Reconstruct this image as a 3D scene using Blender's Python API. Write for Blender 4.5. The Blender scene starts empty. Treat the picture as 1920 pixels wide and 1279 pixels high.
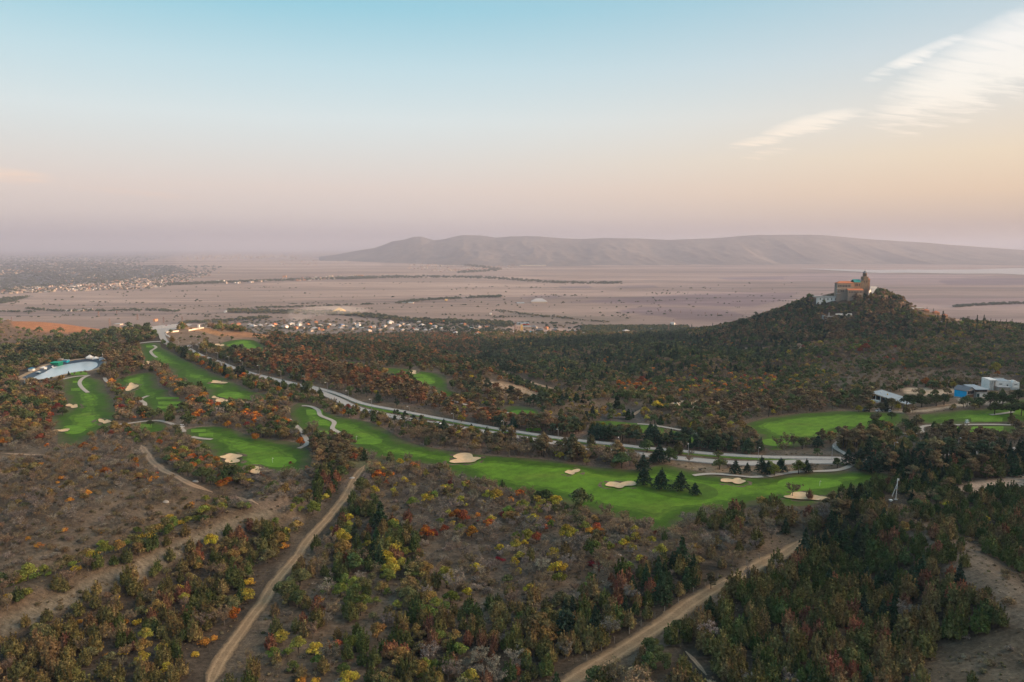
import bpy, math, random
import numpy as np
from mathutils import Vector
from mathutils.geometry import delaunay_2d_cdt

SC = bpy.context.scene
COL = SC.collection
rng = np.random.default_rng(7)
random.seed(7)
PI = math.pi

# ------------------------------------------------------------------ camera
FPX = 1423.0                      # focal length in pixels of the 1920 px wide picture
PITCH = math.radians(7.1)
CAMZ = 100.0
cam_d = bpy.data.cameras.new('camera')
cam_d.sensor_width = 36.0
cam_d.lens = 36.0 * FPX / 1920.0
cam_d.clip_start = 1.0
cam_d.clip_end = 400000.0
cam = bpy.data.objects.new('camera', cam_d)
COL.objects.link(cam)
cam.location = (0, 0, CAMZ)
cam.rotation_euler = (PI / 2 - PITCH, 0, 0)
SC.camera = cam

# ------------------------------------------------------------------ light, sky, exposure
SUN_EL = math.radians(6.4)
SUN_AZ = math.radians(97.0)       # clockwise from the view direction: the sun stands to the right
SUND = np.array([math.sin(SUN_AZ) * math.cos(SUN_EL), math.cos(SUN_AZ) * math.cos(SUN_EL), math.sin(SUN_EL)])
sun_d = bpy.data.lights.new('sun', 'SUN')
sun_d.energy = 5.0
sun_d.angle = math.radians(0.6)
sun_d.color = (1.0, 0.60, 0.35)
sun = bpy.data.objects.new('sun', sun_d)
COL.objects.link(sun)
sun.rotation_euler = Vector(-SUND).to_track_quat('-Z', 'Y').to_euler()
SC.view_settings.view_transform = 'Standard'
SC.view_settings.look = 'None'
SC.view_settings.exposure = 0.62
SC.view_settings.gamma = 1.0
SC.view_settings.use_curve_mapping = False


def s2l(r, g, b):
    f = lambda c: (c / 255 / 12.92) if c / 255 <= 0.04045 else ((c / 255 + 0.055) / 1.055) ** 2.4
    return (f(r), f(g), f(b), 1.0)


def build_world():
    w = bpy.data.worlds.new('World')
    SC.world = w
    w.use_nodes = True
    nt = w.node_tree
    nt.nodes.clear()
    N, L = nt.nodes.new, nt.links.new

    def math_(op, a, b=None, clamp=False):
        n = N('ShaderNodeMath'); n.operation = op; n.use_clamp = clamp
        for i, v in enumerate((a, b)):
            if v is None: continue
            if isinstance(v, (int, float)): n.inputs[i].default_value = v
            else: L(v, n.inputs[i])
        return n.outputs[0]

    def ramp(fac, stops):
        r = N('ShaderNodeValToRGB'); r.color_ramp.interpolation = 'EASE' if len(stops) == 2 else 'LINEAR'
        el = r.color_ramp.elements
        el[0].position, el[0].color = stops[0]
        el[1].position, el[1].color = stops[-1]
        for p, c in stops[1:-1]:
            e = el.new(p); e.color = c
        L(fac, r.inputs[0])
        return r.outputs[0]

    def mix(f, a, b, mode='MIX'):
        m = N('ShaderNodeMix'); m.data_type = 'RGBA'; m.blend_type = mode
        if isinstance(f, (int, float)): m.inputs[0].default_value = f
        else: L(f, m.inputs[0])
        L(a, m.inputs[6]) if not isinstance(a, tuple) else setattr(m.inputs[6], 'default_value', a)
        L(b, m.inputs[7]) if not isinstance(b, tuple) else setattr(m.inputs[7], 'default_value', b)
        return m.outputs[2]

    tc = N('ShaderNodeTexCoord')
    sep = N('ShaderNodeSeparateXYZ'); L(tc.outputs['Generated'], sep.inputs[0])
    X, Y, Z = sep.outputs
    z = math_('MAXIMUM', Z, 0.0)
    u = math_('POWER', z, 0.5)                                    # sqrt of the sine of the elevation
    P = lambda deg: math.sqrt(math.sin(math.radians(deg)))
    cool = ramp(u, [(0.0, s2l(160, 152, 166)), (P(0.8), s2l(182, 171, 176)), (P(2.2), s2l(210, 197, 193)),
                    (P(4.2), s2l(222, 208, 201)), (P(6.0), s2l(219, 215, 211)), (P(9), s2l(214, 224, 226)),
                    (P(12.5), s2l(190, 217, 226)), (P(16.5), s2l(150, 202, 219)), (P(26), s2l(138, 184, 203)), (1.0, s2l(140, 176, 198))])
    warm = ramp(u, [(0.0, s2l(180, 160, 154)), (P(1.4), s2l(190, 166, 152)), (P(3.6), s2l(228, 198, 166)),
                    (P(6.0), s2l(236, 214, 184)), (P(9), s2l(226, 217, 206)), (P(12.5), s2l(206, 212, 216)),
                    (P(16.5), s2l(180, 202, 214)), (P(26), s2l(150, 185, 205)), (1.0, s2l(140, 176, 198))])
    dot = N('ShaderNodeVectorMath'); dot.operation = 'DOT_PRODUCT'
    L(tc.outputs['Generated'], dot.inputs[0]); dot.inputs[1].default_value = tuple(SUND)
    wf = N('ShaderNodeMapRange'); wf.interpolation_type = 'SMOOTHSTEP'
    L(dot.outputs['Value'], wf.inputs[0]); wf.inputs[1].default_value = -0.35; wf.inputs[2].default_value = 0.75
    grad = mix(wf.outputs[0], cool, warm)
    # measured-sky share: the physical sky for the same sun
    sky = N('ShaderNodeTexSky'); sky.sky_type = 'NISHITA'; sky.sun_disc = False
    sky.sun_elevation = SUN_EL; sky.sun_rotation = SUN_AZ
    sky.air_density = 1.5; sky.dust_density = 2.0
    sv = N('ShaderNodeVectorMath'); sv.operation = 'SCALE'; L(sky.outputs[0], sv.inputs[0]); sv.inputs['Scale'].default_value = 0.10
    grad = mix(0.06, grad, sv.outputs[0])
    # thin high cloud, laid out on a high plane (direction divided by its height)
    zz = math_('MAXIMUM', Z, 0.02)
    cx = math_('DIVIDE', X, zz); cy = math_('DIVIDE', Y, zz)
    comb = N('ShaderNodeCombineXYZ'); L(cx, comb.inputs[0]); L(cy, comb.inputs[1])
    rot = N('ShaderNodeVectorRotate'); rot.rotation_type = 'Z_AXIS'; rot.inputs['Angle'].default_value = math.radians(-28)
    L(comb.outputs[0], rot.inputs[0])
    mp = N('ShaderNodeMapping'); mp.inputs['Scale'].default_value = (0.7, 2.9, 1); L(rot.outputs[0], mp.inputs[0])
    n1 = N('ShaderNodeTexNoise'); n1.inputs['Scale'].default_value = 2.3; n1.inputs['Detail'].default_value = 9; n1.inputs['Roughness'].default_value = 0.62; n1.inputs['Distortion'].default_value = 0.5
    L(mp.outputs[0], n1.inputs['Vector'])
    # cloud bank: directions in tangent space (azimuth, elevation), union of elongated patches
    az = math_('ARCTAN2', X, Y)                                   # radians clockwise from the view axis
    el = math_('ARCSINE', Z)
    masks = None
    wob = math_('MULTIPLY', math_('SUBTRACT', n1.outputs[0], 0.5), 0.045)
    for (paz, pel, tilt, la, lb, st) in ((31.6, 11.3, 24, 8.6, 2.9, 1.1), (27.2, 12.0, 20, 4.0, 0.6, 0.9), (29.0, 9.4, 12, 6.0, 1.15, 0.95),
                                       (21.0, 8.3, 11, 4.0, 0.8, 1.05), (17.6, 7.3, 5, 2.4, 0.45, 0.9), (18.3, 6.5, 10, 2.4, 0.5, 0.5),
                                       (14.2, 6.4, 0, 1.2, 0.15, 0.3), (42, 16, 24, 9, 3.2, 1.0), (-33.0, 4.4, -2, 3.2, 0.6, 0.75), (-26, 3.6, -4, 6, 0.35, 0.4)):
        dx = math_('SUBTRACT', az, math.radians(paz)); dy = math_('SUBTRACT', el, math.radians(pel))
        c, s = math.cos(math.radians(tilt)), math.sin(math.radians(tilt))
        a = math_('ADD', math_('MULTIPLY', dx, c), math_('MULTIPLY', dy, s))
        b = math_('ADD', math_('SUBTRACT', math_('MULTIPLY', dy, c), math_('MULTIPLY', dx, s)), math_('MULTIPLY', wob, min(1.0, lb / 1.6)))
        a = math_('DIVIDE', a, math.radians(la)); b = math_('DIVIDE', b, math.radians(lb))
        d2 = math_('ADD', math_('MULTIPLY', a, a), math_('MULTIPLY', b, b))
        m = math_('MULTIPLY', math_('SUBTRACT', 1.0, d2, clamp=True), st)
        masks = m if masks is None else math_('MAXIMUM', masks, m)
    dens = math_('MULTIPLY', masks, 1.7)
    f = math_('SUBTRACT', math_('ADD', dens, math_('MULTIPLY', math_('SUBTRACT', n1.outputs[0], 0.5), 3.9)), 0.40)
    f = math_('MULTIPLY', math_('MULTIPLY', f, 0.75, clamp=True), math_('MULTIPLY', masks, 3.2, clamp=True), clamp=True)
    f = math_('MULTIPLY', f, 0.86)
    ccol = ramp(u, [(P(3.0), s2l(232, 196, 176)), (P(6.5), s2l(246, 228, 208)), (P(10), s2l(246, 240, 230)), (P(18), s2l(240, 241, 244))])
    base = mix(f, grad, ccol)
    # the low sun's glow, all beyond the view, strengthened to light the foreground
    gl = math_('POWER', math_('MAXIMUM', math_('DIVIDE', math_('SUBTRACT', dot.outputs['Value'], 0.45), 0.55), 0.0), 2.2)
    final = mix(gl, base, (9.0, 5.9, 3.4, 1.0), 'ADD')
    bg = N('ShaderNodeBackground'); bg.inputs['Strength'].default_value = 0.73
    L(final, bg.inputs['Color'])
    out = N('ShaderNodeOutputWorld'); L(bg.outputs[0], out.inputs[0])
    w.cycles.sampling_method = 'MANUAL'; w.cycles.sample_map_resolution = 512


build_world()
SC.cycles.use_denoising = True
SC.cycles.max_bounces = 5
SC.cycles.diffuse_bounces = 2
SC.cycles.glossy_bounces = 2
SC.cycles.transmission_bounces = 2
SC.cycles.transparent_max_bounces = 4
SC.cycles.volume_bounces = 1
SC.cycles.use_adaptive_sampling = True
SC.cycles.adaptive_threshold = 0.02

# ------------------------------------------------------------------ camera geometry: pixels of the 1920 x 1279 picture and rays
CP, SP = math.cos(PITCH), math.sin(PITCH)


def ray(px, py):
    """direction with y component about 1 for a pixel (arrays allowed)"""
    a = (np.asarray(px, float) - 960) / FPX
    b = (639.5 - np.asarray(py, float)) / FPX
    d = np.stack([a, CP + b * SP, -SP + b * CP], -1)
    return d


def project(x, y, z):
    z = z - CAMZ
    f = y * CP - z * SP
    up = y * SP + z * CP
    f = np.where(f < 1e-3, 1e-3, f)
    return 960 + FPX * x / f, 639.5 - FPX * up / f, f


# ------------------------------------------------------------------ numeric noise
_perm = rng.random((256, 256))


def vnoise(x, y, seed=0):
    x = np.asarray(x, float) + seed * 17.31; y = np.asarray(y, float) - seed * 9.77
    xi = np.floor(x).astype(np.int64); yi = np.floor(y).astype(np.int64)
    fx = x - xi; fy = y - yi
    fx = fx * fx * (3 - 2 * fx); fy = fy * fy * (3 - 2 * fy)
    g = lambda a, b: _perm[a & 255, b & 255]
    return (g(xi, yi) * (1 - fx) + g(xi + 1, yi) * fx) * (1 - fy) + (g(xi, yi + 1) * (1 - fx) + g(xi + 1, yi + 1) * fx) * fy


def fbm(x, y, o=4, seed=0):
    s = 0; a = 0.5; t = 0
    for i in range(o):
        s = s + a * vnoise(x * 2 ** i, y * 2 ** i, seed + i * 3); t += a; a *= 0.5
    return s / t * 2 - 1


def smooth(e0, e1, x):
    t = np.clip((x - e0) / (e1 - e0), 0, 1)
    return t * t * (3 - 2 * t)


def inpoly(px, py, poly):
    px = np.asarray(px, float); py = np.asarray(py, float)
    P = np.asarray(poly, float)
    res = np.zeros(px.shape, bool)
    bb = (px >= P[:, 0].min()) & (px <= P[:, 0].max()) & (py >= P[:, 1].min()) & (py <= P[:, 1].max())
    if not bb.any(): return res
    x = px[bb]; y = py[bb]; c = np.zeros(x.shape, bool)
    j = len(P) - 1
    for i in range(len(P)):
        xi, yi = P[i]; xj, yj = P[j]
        if yi != yj:
            c ^= ((yi > y) != (yj > y)) & (x < (xj - xi) * (y - yi) / (yj - yi) + xi)
        j = i
    res[bb] = c
    return res


def segdist(px, py, line, closed=False):
    """distance to a polyline"""
    P = np.asarray(line, float)
    if closed: P = np.vstack([P, P[:1]])
    px = np.asarray(px, float); py = np.asarray(py, float)
    best = np.full(px.shape, 1e18)
    for (x0, y0), (x1, y1) in zip(P[:-1], P[1:]):
        dx, dy = x1 - x0, y1 - y0
        q = max(dx * dx + dy * dy, 1e-12)
        t = np.clip(((px - x0) * dx + (py - y0) * dy) / q, 0, 1)
        best = np.minimum(best, (px - x0 - t * dx) ** 2 + (py - y0 - t * dy) ** 2)
    return np.sqrt(best)


def spline(pts, n=4, closed=True):
    P = np.asarray(pts, float); m = len(P); out = []
    R = range(m) if closed else range(m - 1)
    for i in R:
        if closed: p0, p1, p2, p3 = P[(i - 1) % m], P[i], P[(i + 1) % m], P[(i + 2) % m]
        else: p0, p1, p2, p3 = P[max(i - 1, 0)], P[i], P[i + 1], P[min(i + 2, m - 1)]
        for k in range(n):
            t = k / n
            out.append(0.5 * ((2 * p1) + (-p0 + p2) * t + (2 * p0 - 5 * p1 + 4 * p2 - p3) * t * t + (-p0 + 3 * p1 - 3 * p2 + p3) * t ** 3))
    if not closed: out.append(P[-1])
    return np.array(out)


# ------------------------------------------------------------------ terrain
PLAIN = -70.0
_tanrow = lambda px, py: (lambda d: d[2] / d[1])(ray(px, py))
CTRL = [(0, 1279, 163), (480, 1279, 165), (960, 1279, 167), (1440, 1279, 160), (1920, 1279, 150),
        (0, 1100, 216), (480, 1100, 216), (960, 1100, 213), (1440, 1100, 207), (1920, 1100, 195),
        (0, 1000, 262), (480, 1000, 259), (960, 1000, 257), (1440, 1000, 249), (1920, 1000, 240),
        (0, 900, 322), (480, 900, 321), (960, 900, 320), (1440, 900, 316), (1920, 900, 306),
        (0, 850, 369), (480, 850, 365), (960, 850, 361), (1440, 850, 358), (1920, 850, 351),
        (0, 800, 424), (480, 800, 418), (960, 800, 415), (1440, 800, 414), (1920, 800, 405),
        (0, 750, 498), (400, 750, 492), (700, 750, 489), (1920, 750, 470), (1700, 750, 480), (1000, 750, 500),
        (1300, 772, 462), (1550, 742, 520), (0, 700, 620), (250, 700, 600), (450, 700, 592), (700, 700, 588),
        (130, 690, 620), (300, 660, 730), (300, 640, 805), (320, 616, 905), (400, 616, 915),
        (420, 640, 815), (450, 625, 900), (600, 640, 940), (600, 626, 1040), (700, 660, 800), (800, 690, 622), (850, 702, 590),
        (860, 722, 545), (900, 688, 770), (850, 660, 1000), (900, 650, 1080), (1000, 640, 1200), (1000, 632, 1270), (800, 641, 1090), (750, 632, 1150),
        (1000, 700, 725), (1100, 735, 612), (1100, 700, 745), (1100, 660, 980), (1100, 632, 1200), (1200, 632, 1180), (1200, 700, 715), (1200, 740, 560),
        (1300, 627, 1130), (1300, 680, 790), (1300, 740, 550), (1400, 602, 1100), (1465, 583, 1090), (1400, 650, 900), (1400, 700, 690), (1400, 748, 525),
        (1530, 561, 1080), (1530+25, 553, 1083), (1580, 549, 1085), (1605, 545, 1088), (1640, 543.5, 1092), (1668, 556, 1088), (1600, 600, 950), (1600, 650, 800), (1600, 700, 655), (1600, 738, 540),
        (1720, 577, 1060), (1800, 602, 1030), (1800, 650, 850), (1800, 690, 690), (1920, 621, 1000), (1920, 660, 800), (1920, 700, 640),
        (0, 614, 1050), (80, 604, 1150), (200, 628, 1040), (0, 645, 880), (150, 650, 800)]
CTRLZ = [(0, 1400, -58), (200, 1400, -60), (340, 1120, -35), (340, 1320, -64), (600, 1420, -69), (1000, 1420, -68), (1000, 1650, -70), (300, 1650, -70),
         (1600, 1600, -68), (1600, 1330, -50), (1300, 1500, -69), (1920, 1500, -69), (1920, 1250, -35), (2500, 1500, -60), (2500, 1000, 0), (-600, 1500, -60),
         (-600, 1000, -5), (2300, 700, 5), (2300, 400, 8), (2300, 200, 10), (-400, 700, 0), (-400, 400, 0), (-400, 200, -3)]
cp = []
for px, py, Yd in CTRL:
    if Yd >= 940 and 420 <= px <= 1465: py += 13 if px < 1300 else 8           # the outlines seen there are tree tops
    d = ray(px, py); k = Yd / d[1]
    cp.append((d[0] * k, Yd, CAMZ + d[2] * k))
for px, Yd, zz in CTRLZ:
    cp.append(((px - 960) / FPX * Yd, Yd, zz))
for a in (100, 140, 180, 220, 260):
    cp.append((400 * math.sin(math.radians(a)), 400 * math.cos(math.radians(a)), 2))
cp += [(0, 60, 0), (-100, 90, -2), (100, 90, 2), (-800, 0, 0), (800, 0, 20), (0, -900, 0)]
cp = np.array(cp)


def _phi(r2):
    return r2 * np.log(r2 + 1e-9) * 0.5


_S = 500.0
_C = cp[:, :2] / _S
_A = _phi(((_C[:, None] - _C[None]) ** 2).sum(-1)) + np.eye(len(_C)) * 2e-5
_Pm = np.hstack([np.ones((len(_C), 1)), _C])
_M = np.block([[_A, _Pm], [_Pm.T, np.zeros((3, 3))]])
_w = np.linalg.solve(_M, np.concatenate([cp[:, 2], np.zeros(3)]))


def H0(x, y):
    x = np.asarray(x, float); y = np.asarray(y, float)
    X = x / _S; Y = y / _S
    z = _w[-3] + _w[-2] * X + _w[-1] * Y
    for (cx, cy), wi in zip(_C, _w[:-3]):
        z = z + wi * _phi((X - cx) ** 2 + (Y - cy) ** 2)
    r = np.hypot(x, y)
    far = smooth(1380, 1560, r)
    z = np.clip(z, -90, 60)
    z = z * (1 - far) + (PLAIN + 1.2 * fbm(x / 700, y / 700, 2, 5) * smooth(1500, 2200, r)) * far
    # the hills west of the course, out of the picture to the right, that keep the low sun off it
    s = smooth(0, 190, x - (0.76 * np.maximum(y, 0) + 130)) * smooth(930, 800, y) * smooth(-900, -500, y)
    z = z + 130 * s * (1 + 0.12 * fbm(x / 160, y / 160, 3, 9)) * smooth(2400, 1500, x)
    return z


PHI = np.radians(np.concatenate([np.linspace(-180, -46, 46, endpoint=False), np.linspace(-46, 46, 600), np.linspace(46, 180, 47)[1:]]))
RR = np.concatenate([np.linspace(4, 95, 16, endpoint=False), np.geomspace(95, 1650, 500, endpoint=False), np.geomspace(1650, 95000, 150)])
GR, GP = np.meshgrid(RR, PHI, indexing='ij')
GX = GR * np.sin(GP); GY = GR * np.cos(GP)
GZ = H0(GX, GY)


def T(x, y):
    """height of the terrain mesh"""
    x = np.asarray(x, float); y = np.asarray(y, float)
    r = np.hypot(x, y); p = np.arctan2(x, y)
    i = np.interp(r, RR, np.arange(len(RR))); j = np.interp(p, PHI, np.arange(len(PHI)))
    i0 = np.clip(i.astype(int), 0, len(RR) - 2); j0 = np.clip(j.astype(int), 0, len(PHI) - 2)
    fi = i - i0; fj = j - j0
    return (GZ[i0, j0] * (1 - fi) + GZ[i0 + 1, j0] * fi) * (1 - fj) + (GZ[i0, j0 + 1] * (1 - fi) + GZ[i0 + 1, j0 + 1] * fi) * fj


_ts = np.geomspace(60, 90000, 900)


def unproj(px, py, zplane=None):
    """the point of the ground that shows at a pixel"""
    px = np.atleast_1d(np.asarray(px, float)); py = np.atleast_1d(np.asarray(py, float))
    d = ray(px, py)
    if zplane is not None:
        k = (zplane - CAMZ) / d[:, 2]
        return d * k[:, None] + np.array([0, 0, CAMZ])
    k = _ts[None] / d[:, 1:2]
    X = d[:, 0:1] * k; Y = d[:, 1:2] * k; Z = CAMZ + d[:, 2:3] * k
    below = Z < T(X, Y)
    idx = np.where(below.any(1), below.argmax(1), len(_ts) - 1)
    lo = _ts[np.maximum(idx - 1, 0)]; hi = _ts[idx]
    for _ in range(14):
        m = (lo + hi) / 2; k = m / d[:, 1]
        b = CAMZ + d[:, 2] * k < T(d[:, 0] * k, m)
        hi = np.where(b, m, hi); lo = np.where(b, lo, m)
    k = hi / d[:, 1]
    P = np.stack([d[:, 0] * k, hi, CAMZ + d[:, 2] * k], -1)
    P[:, 2] = T(P[:, 0], P[:, 1])
    return P


def up1(px, py, zplane=None):
    return unproj([px], [py], zplane)[0]


# small relief: ridges and gullies of the rough land, kept off the course by distance
def add_ridge(line_px, height, sig, asym=1.0):
    W = unproj(*zip(*spline(line_px, 4, False)))[:, :2]
    near = (np.abs(GX - W[:, 0].mean()) < 400) & (np.abs(GY - W[:, 1].mean()) < 400)
    d = segdist(GX[near], GY[near], W)
    GZ[near] += height * np.exp(-(d / sig) ** 2)


add_ridge([(-150, 1215), (0, 1168), (110, 1125), (220, 1085), (330, 1035), (430, 995), (520, 965)], 8.5, 11)
add_ridge([(-150, 1120), (0, 1080), (110, 1050), (220, 1015), (330, 968), (430, 932)], -5.5, 11)
add_ridge([(-100, 1010), (60, 985), (180, 950), (300, 915)], 3.5, 16)
add_ridge([(1640, 985), (1720, 1010), (1800, 1060), (1870, 1130), (1930, 1180)], 4.5, 12)
add_ridge([(1500, 1010), (1560, 1060), (1640, 1120), (1700, 1190)], -3.0, 14)
add_ridge([(1480, 690), (1560, 672), (1640, 662)], 9, 30)
add_ridge([(1590, 730), (1660, 690), (1720, 668)], 7, 28)
add_ridge([(1020, 780), (1100, 762), (1180, 758), (1240, 768)], 4, 16)
add_ridge([(900, 690), (960, 706), (1040, 732)], -6, 25)
add_ridge([(640, 652), (760, 668), (860, 690), (930, 715)], 5, 22)
add_ridge([(500, 640), (620, 645), (760, 655)], 4, 30)
add_ridge([(1150, 650), (1250, 668), (1350, 690)], 7, 35)
add_ridge([(1250, 640), (1380, 655), (1480, 668)], -6, 30)
add_ridge([(1050, 672), (1160, 690), (1260, 715)], -5, 26)
_gpx, _gpy, _gf = project(GX, GY, GZ)
_calm = np.where((_gf > 1), smooth(520, 760, _gpx), 1)
GZ += smooth(560, 760, GR) * smooth(1250, 950, GR) * 6.0 * fbm(GX / 110, GY / 110, 4, 21) * (0.15 + 0.85 * _calm)
GZ += smooth(100, 200, GR) * smooth(310, 255, GR) * 0.9 * fbm(GX / 22, GY / 22, 3, 33)

# the rounded summit that carries the church
_sx, _sy = (1603 - 960) / FPX * 1088, 1088.0
_zt = CAMZ - (543 - 462.3) / FPX * 1088
_dd = np.hypot((GX - _sx) / 1.25, GY - _sy)
GZ += (_zt - float(T(_sx, _sy))) * np.exp(-(_dd / 48) ** 2)

# ------------------------------------------------------------------ outlines traced on the ground (pixels of the photograph)
TURF = {
 'west': [(118,712),(130,706),(150,702),(165,699),(172,708),(192,715),(200,735),(212,752),(216,780),(210,795),(185,810),(150,832),(112,836),(108,815),(98,792),(100,782),(118,775),(128,760),(125,745),(118,740),(121,722)],
 'short': [(212,715),(232,708),(265,700),(290,702),(298,725),(315,732),(318,742),(345,752),(353,762),(325,772),(300,777),(282,770),(265,754),(250,747),(235,737),(222,724)],
 'long': [(262,648),(270,644),(298,643),(303,652),(320,660),(350,677),(372,687),(395,699),(425,711),(445,721),(472,733),(503,742),(505,750),(465,755),(446,753),(428,760),(402,764),(392,750),(390,735),(360,724),(333,711),(320,702),(318,690),(300,685),(283,682),(268,680),(264,665)],
 'home': [(350,806),(395,800),(430,803),(470,818),(520,826),(560,832),(582,850),(582,872),(558,890),(520,887),(480,886),(440,880),(410,873),(398,852),(392,836),(360,826)],
 'tee_bank': [(250,796),(287,790),(306,794),(315,806),(300,814),(262,812)],
 'main': [(545,768),(558,757),(578,758),(600,768),(622,777),(650,784),(680,789),(712,800),(735,813),(755,825),(780,834),(805,839),(855,848),(910,854),(960,858),(1010,861),(1080,871),(1135,878),(1197,881),(1240,872),(1272,877),(1320,888),(1357,895),(1400,896),(1440,896),(1515,886),(1590,884),(1640,886),(1678,893),(1665,903),(1630,908),(1610,920),(1570,930),(1555,940),(1515,948),(1480,950),(1440,945),(1400,952),(1335,962),(1295,972),(1268,990),(1240,1000),(1205,986),(1160,972),(1110,961),(1047,941),(960,922),(900,910),(850,893),(800,870),(740,864),(690,857),(650,832),(618,818),(590,806),(560,808),(548,790)],
 'valley': [(712,692),(742,690),(780,695),(830,703),(838,718),(840,730),(858,738),(852,744),(830,748),(820,740),(812,728),(768,712),(740,710),(726,700)],
 'valley_green': [(630,683),(655,679),(682,682),(678,688),(650,690),(636,688)],
 'bright': [(940,775),(950,763),(975,762),(1004,768),(1008,778),(985,784),(955,787)],
 'bank': [(1100,792),(1140,790),(1168,792),(1215,797),(1262,808),(1310,817),(1340,827),(1330,834),(1262,824),(1190,810),(1130,804)],
 'practice': [(1398,797),(1425,787),(1470,779),(1540,773),(1590,771),(1640,773),(1690,775),(1705,785),(1692,800),(1625,812),(1600,810),(1560,822),(1520,832),(1490,840),(1450,845),(1432,836),(1420,820),(1404,808)],
 'upper': [(1716,780),(1790,770),(1840,768),(1885,755),(1960,746),(1960,790),(1870,792),(1790,796),(1726,793)],
 'east_tee': [(1778,801),(1865,798),(1960,800),(1960,812),(1890,815),(1840,818),(1800,810)],
 'north': [(402,649),(425,640),(450,637),(475,638),(490,645),(502,655),(495,666),(478,665),(440,657),(414,655)],
 'median': [(612,735),(640,745),(680,762),(720,773),(770,779),(820,789),(880,800),(960,814),(1060,828),(1135,837),(1210,845),(1300,854),(1400,862),(1500,865),(1560,866),(1500,862),(1400,857),(1300,849),(1210,843),(1135,835),(1060,826),(960,812),(880,797),(820,786),(770,775),(720,768),(680,758),(640,741)],
}
CEDAR_ISLAND = [(1192,905),(1215,897),(1262,900),(1318,908),(1342,918),(1345,930),(1318,938),(1270,935),(1225,925),(1196,916)]
GREENS = [(1515,907,56,12), (522,867,33,10), (690,828,28,6), (138,806,24,8), (1455,830,32,7), (790,716,24,6), (980,775,22,6),
          (432,741,22,6), (462,651,18,5)]
TEES = [(148,701.5,16,2), (145,716.5,9,2), (142,731,9,2.4), (318,756,22,2.6), (315,764,20,2.4), (314,747,22,2), (372,808,14,3), (386,816,14,3), (273,799,12,3), (345,654,0,0),
        (1838,805,44,5), (1850,787,30,4), (590,773,16,5), (615,812,18,4), (296,648,0,0), (283,650,9,2), (1000,806,14,3), (960,800,10,2)]
BUNKERS = [(872,862,35,8.5,1), (1073,887,15,5,2), (1163,911,27,7.5,3), (1376,904,22,6.5,4), (1510,934,42,8,5), (434,861,24,8.5,6), (481,884,22,7,7), (247,727,13,7,8), (136,763,11,4.5,9),
           (196,792,11,5,10), (118,809,13,3.5,11), (276,682,12,3.4,12), (409,718,14,3.4,13), (422,754,16,5,14), (403,747,8,2.2,15), (774,699,10,3,16), (412,648,9,2.6,17), (444,657,10,2,18), (466,658,10,2.2,19), (1062,801,9,3,20)]
ROADS = {   # (outline in pixels, width in metres, surface)
 'main_road': ([(1990,838),(1920,842),(1897,846),(1865,850),(1800,850),(1740,852),(1690,859),(1640,864),(1580,867),(1500,867),(1402,870),(1335,866),(1250,858),(1225,855),(1135,846),(1067,836),(1027,830),(960,819),(880,806),(805,794),(755,785),(705,775),(665,765),(638,752),(605,738),(572,727),(540,718),(505,710),(470,701),(435,690),(405,678),(375,667),(350,654),(328,649),(312,643),(305,633),(303,626),(293,618)], 5.8, 'asphalt'),
 'upper_road': ([(1600,861),(1560,860),(1500,859),(1440,858),(1335,852),(1260,845),(1210,841),(1135,832),(1060,824),(960,809),(905,800),(855,791),(805,782),(755,772),(705,763),(675,756),(655,748),(635,740),(612,733),(585,726),(560,722)], 3.4, 'asphalt'),
 'west_road': ([(305,641),(292,641),(262,644),(245,648),(222,660),(205,668)], 6.0, 'asphalt'),
 'north_road': ([(345,653),(356,649),(370,645),(392,641)], 6.0, 'asphalt'),
}
PATHS = {
 'cart_path': [[(168,704),(155,710),(149,719),(155,729),(165,737)], [(287,648),(293,652),(283,659),(287,666),(294,671)], [(278,743),(262,750),(272,757),(270,766)], [(196,709),(200,716),(208,720)],
   [(214,798),(250,794),(287,789),(310,792),(330,799),(342,806),(345,811)], [(360,820),(375,824),(398,825)], [(566,762),(580,762),(597,770),(600,780),(615,786),(628,793),(622,805),(637,812),(635,820)],
   [(541,787),(557,801),(566,812),(577,830),(573,837),(560,842)], [(1440,895),(1477,888),(1515,885),(1565,884),(1590,877),(1600,869),(1585,852),(1567,843),(1566,835),(1578,827),(1615,817),(1652,815),(1690,814),(1717,814),(1731,812),(1728,802),(1737,799),(1790,798),(1865,797),(1960,801)],
   [(1857,779),(1878,777),(1900,773)], [(1430,895),(1400,896),(1340,889),(1300,893)], [(1340,826),(1310,815),(1262,805),(1215,797),(1195,796)], [(118,712),(140,707),(165,705)], [(822,740),(850,752),(890,765),(930,772),(960,776)]],
 'dirt_track': [[(380,1300),(400,1262),(430,1215),(480,1150),(510,1105),(540,1060),(590,1000),(620,965),(650,925),(665,898),(684,872)], [(1020,1310),(1070,1279),(1160,1225),(1250,1168),(1330,1112),(1400,1074),(1470,1036),(1510,1010)]],
 'footpath': [[(262,835),(278,855),(290,870),(310,885),(345,903),(372,915),(400,924)], [(438,930),(455,936),(485,949)], [(0,850),(50,853),(100,855)], [(1280,1222),(1300,1240),(1325,1268)],
   [(885,688),(940,698),(985,714),(1035,729),(1082,741)], [(1470,651),(1510,645),(1550,643)], [(1440,653),(1380,653)], [(1182,781),(1192,775),(1205,766)], [(1640,772),(1700,769),(1740,765),(1800,757)]],
}
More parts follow.
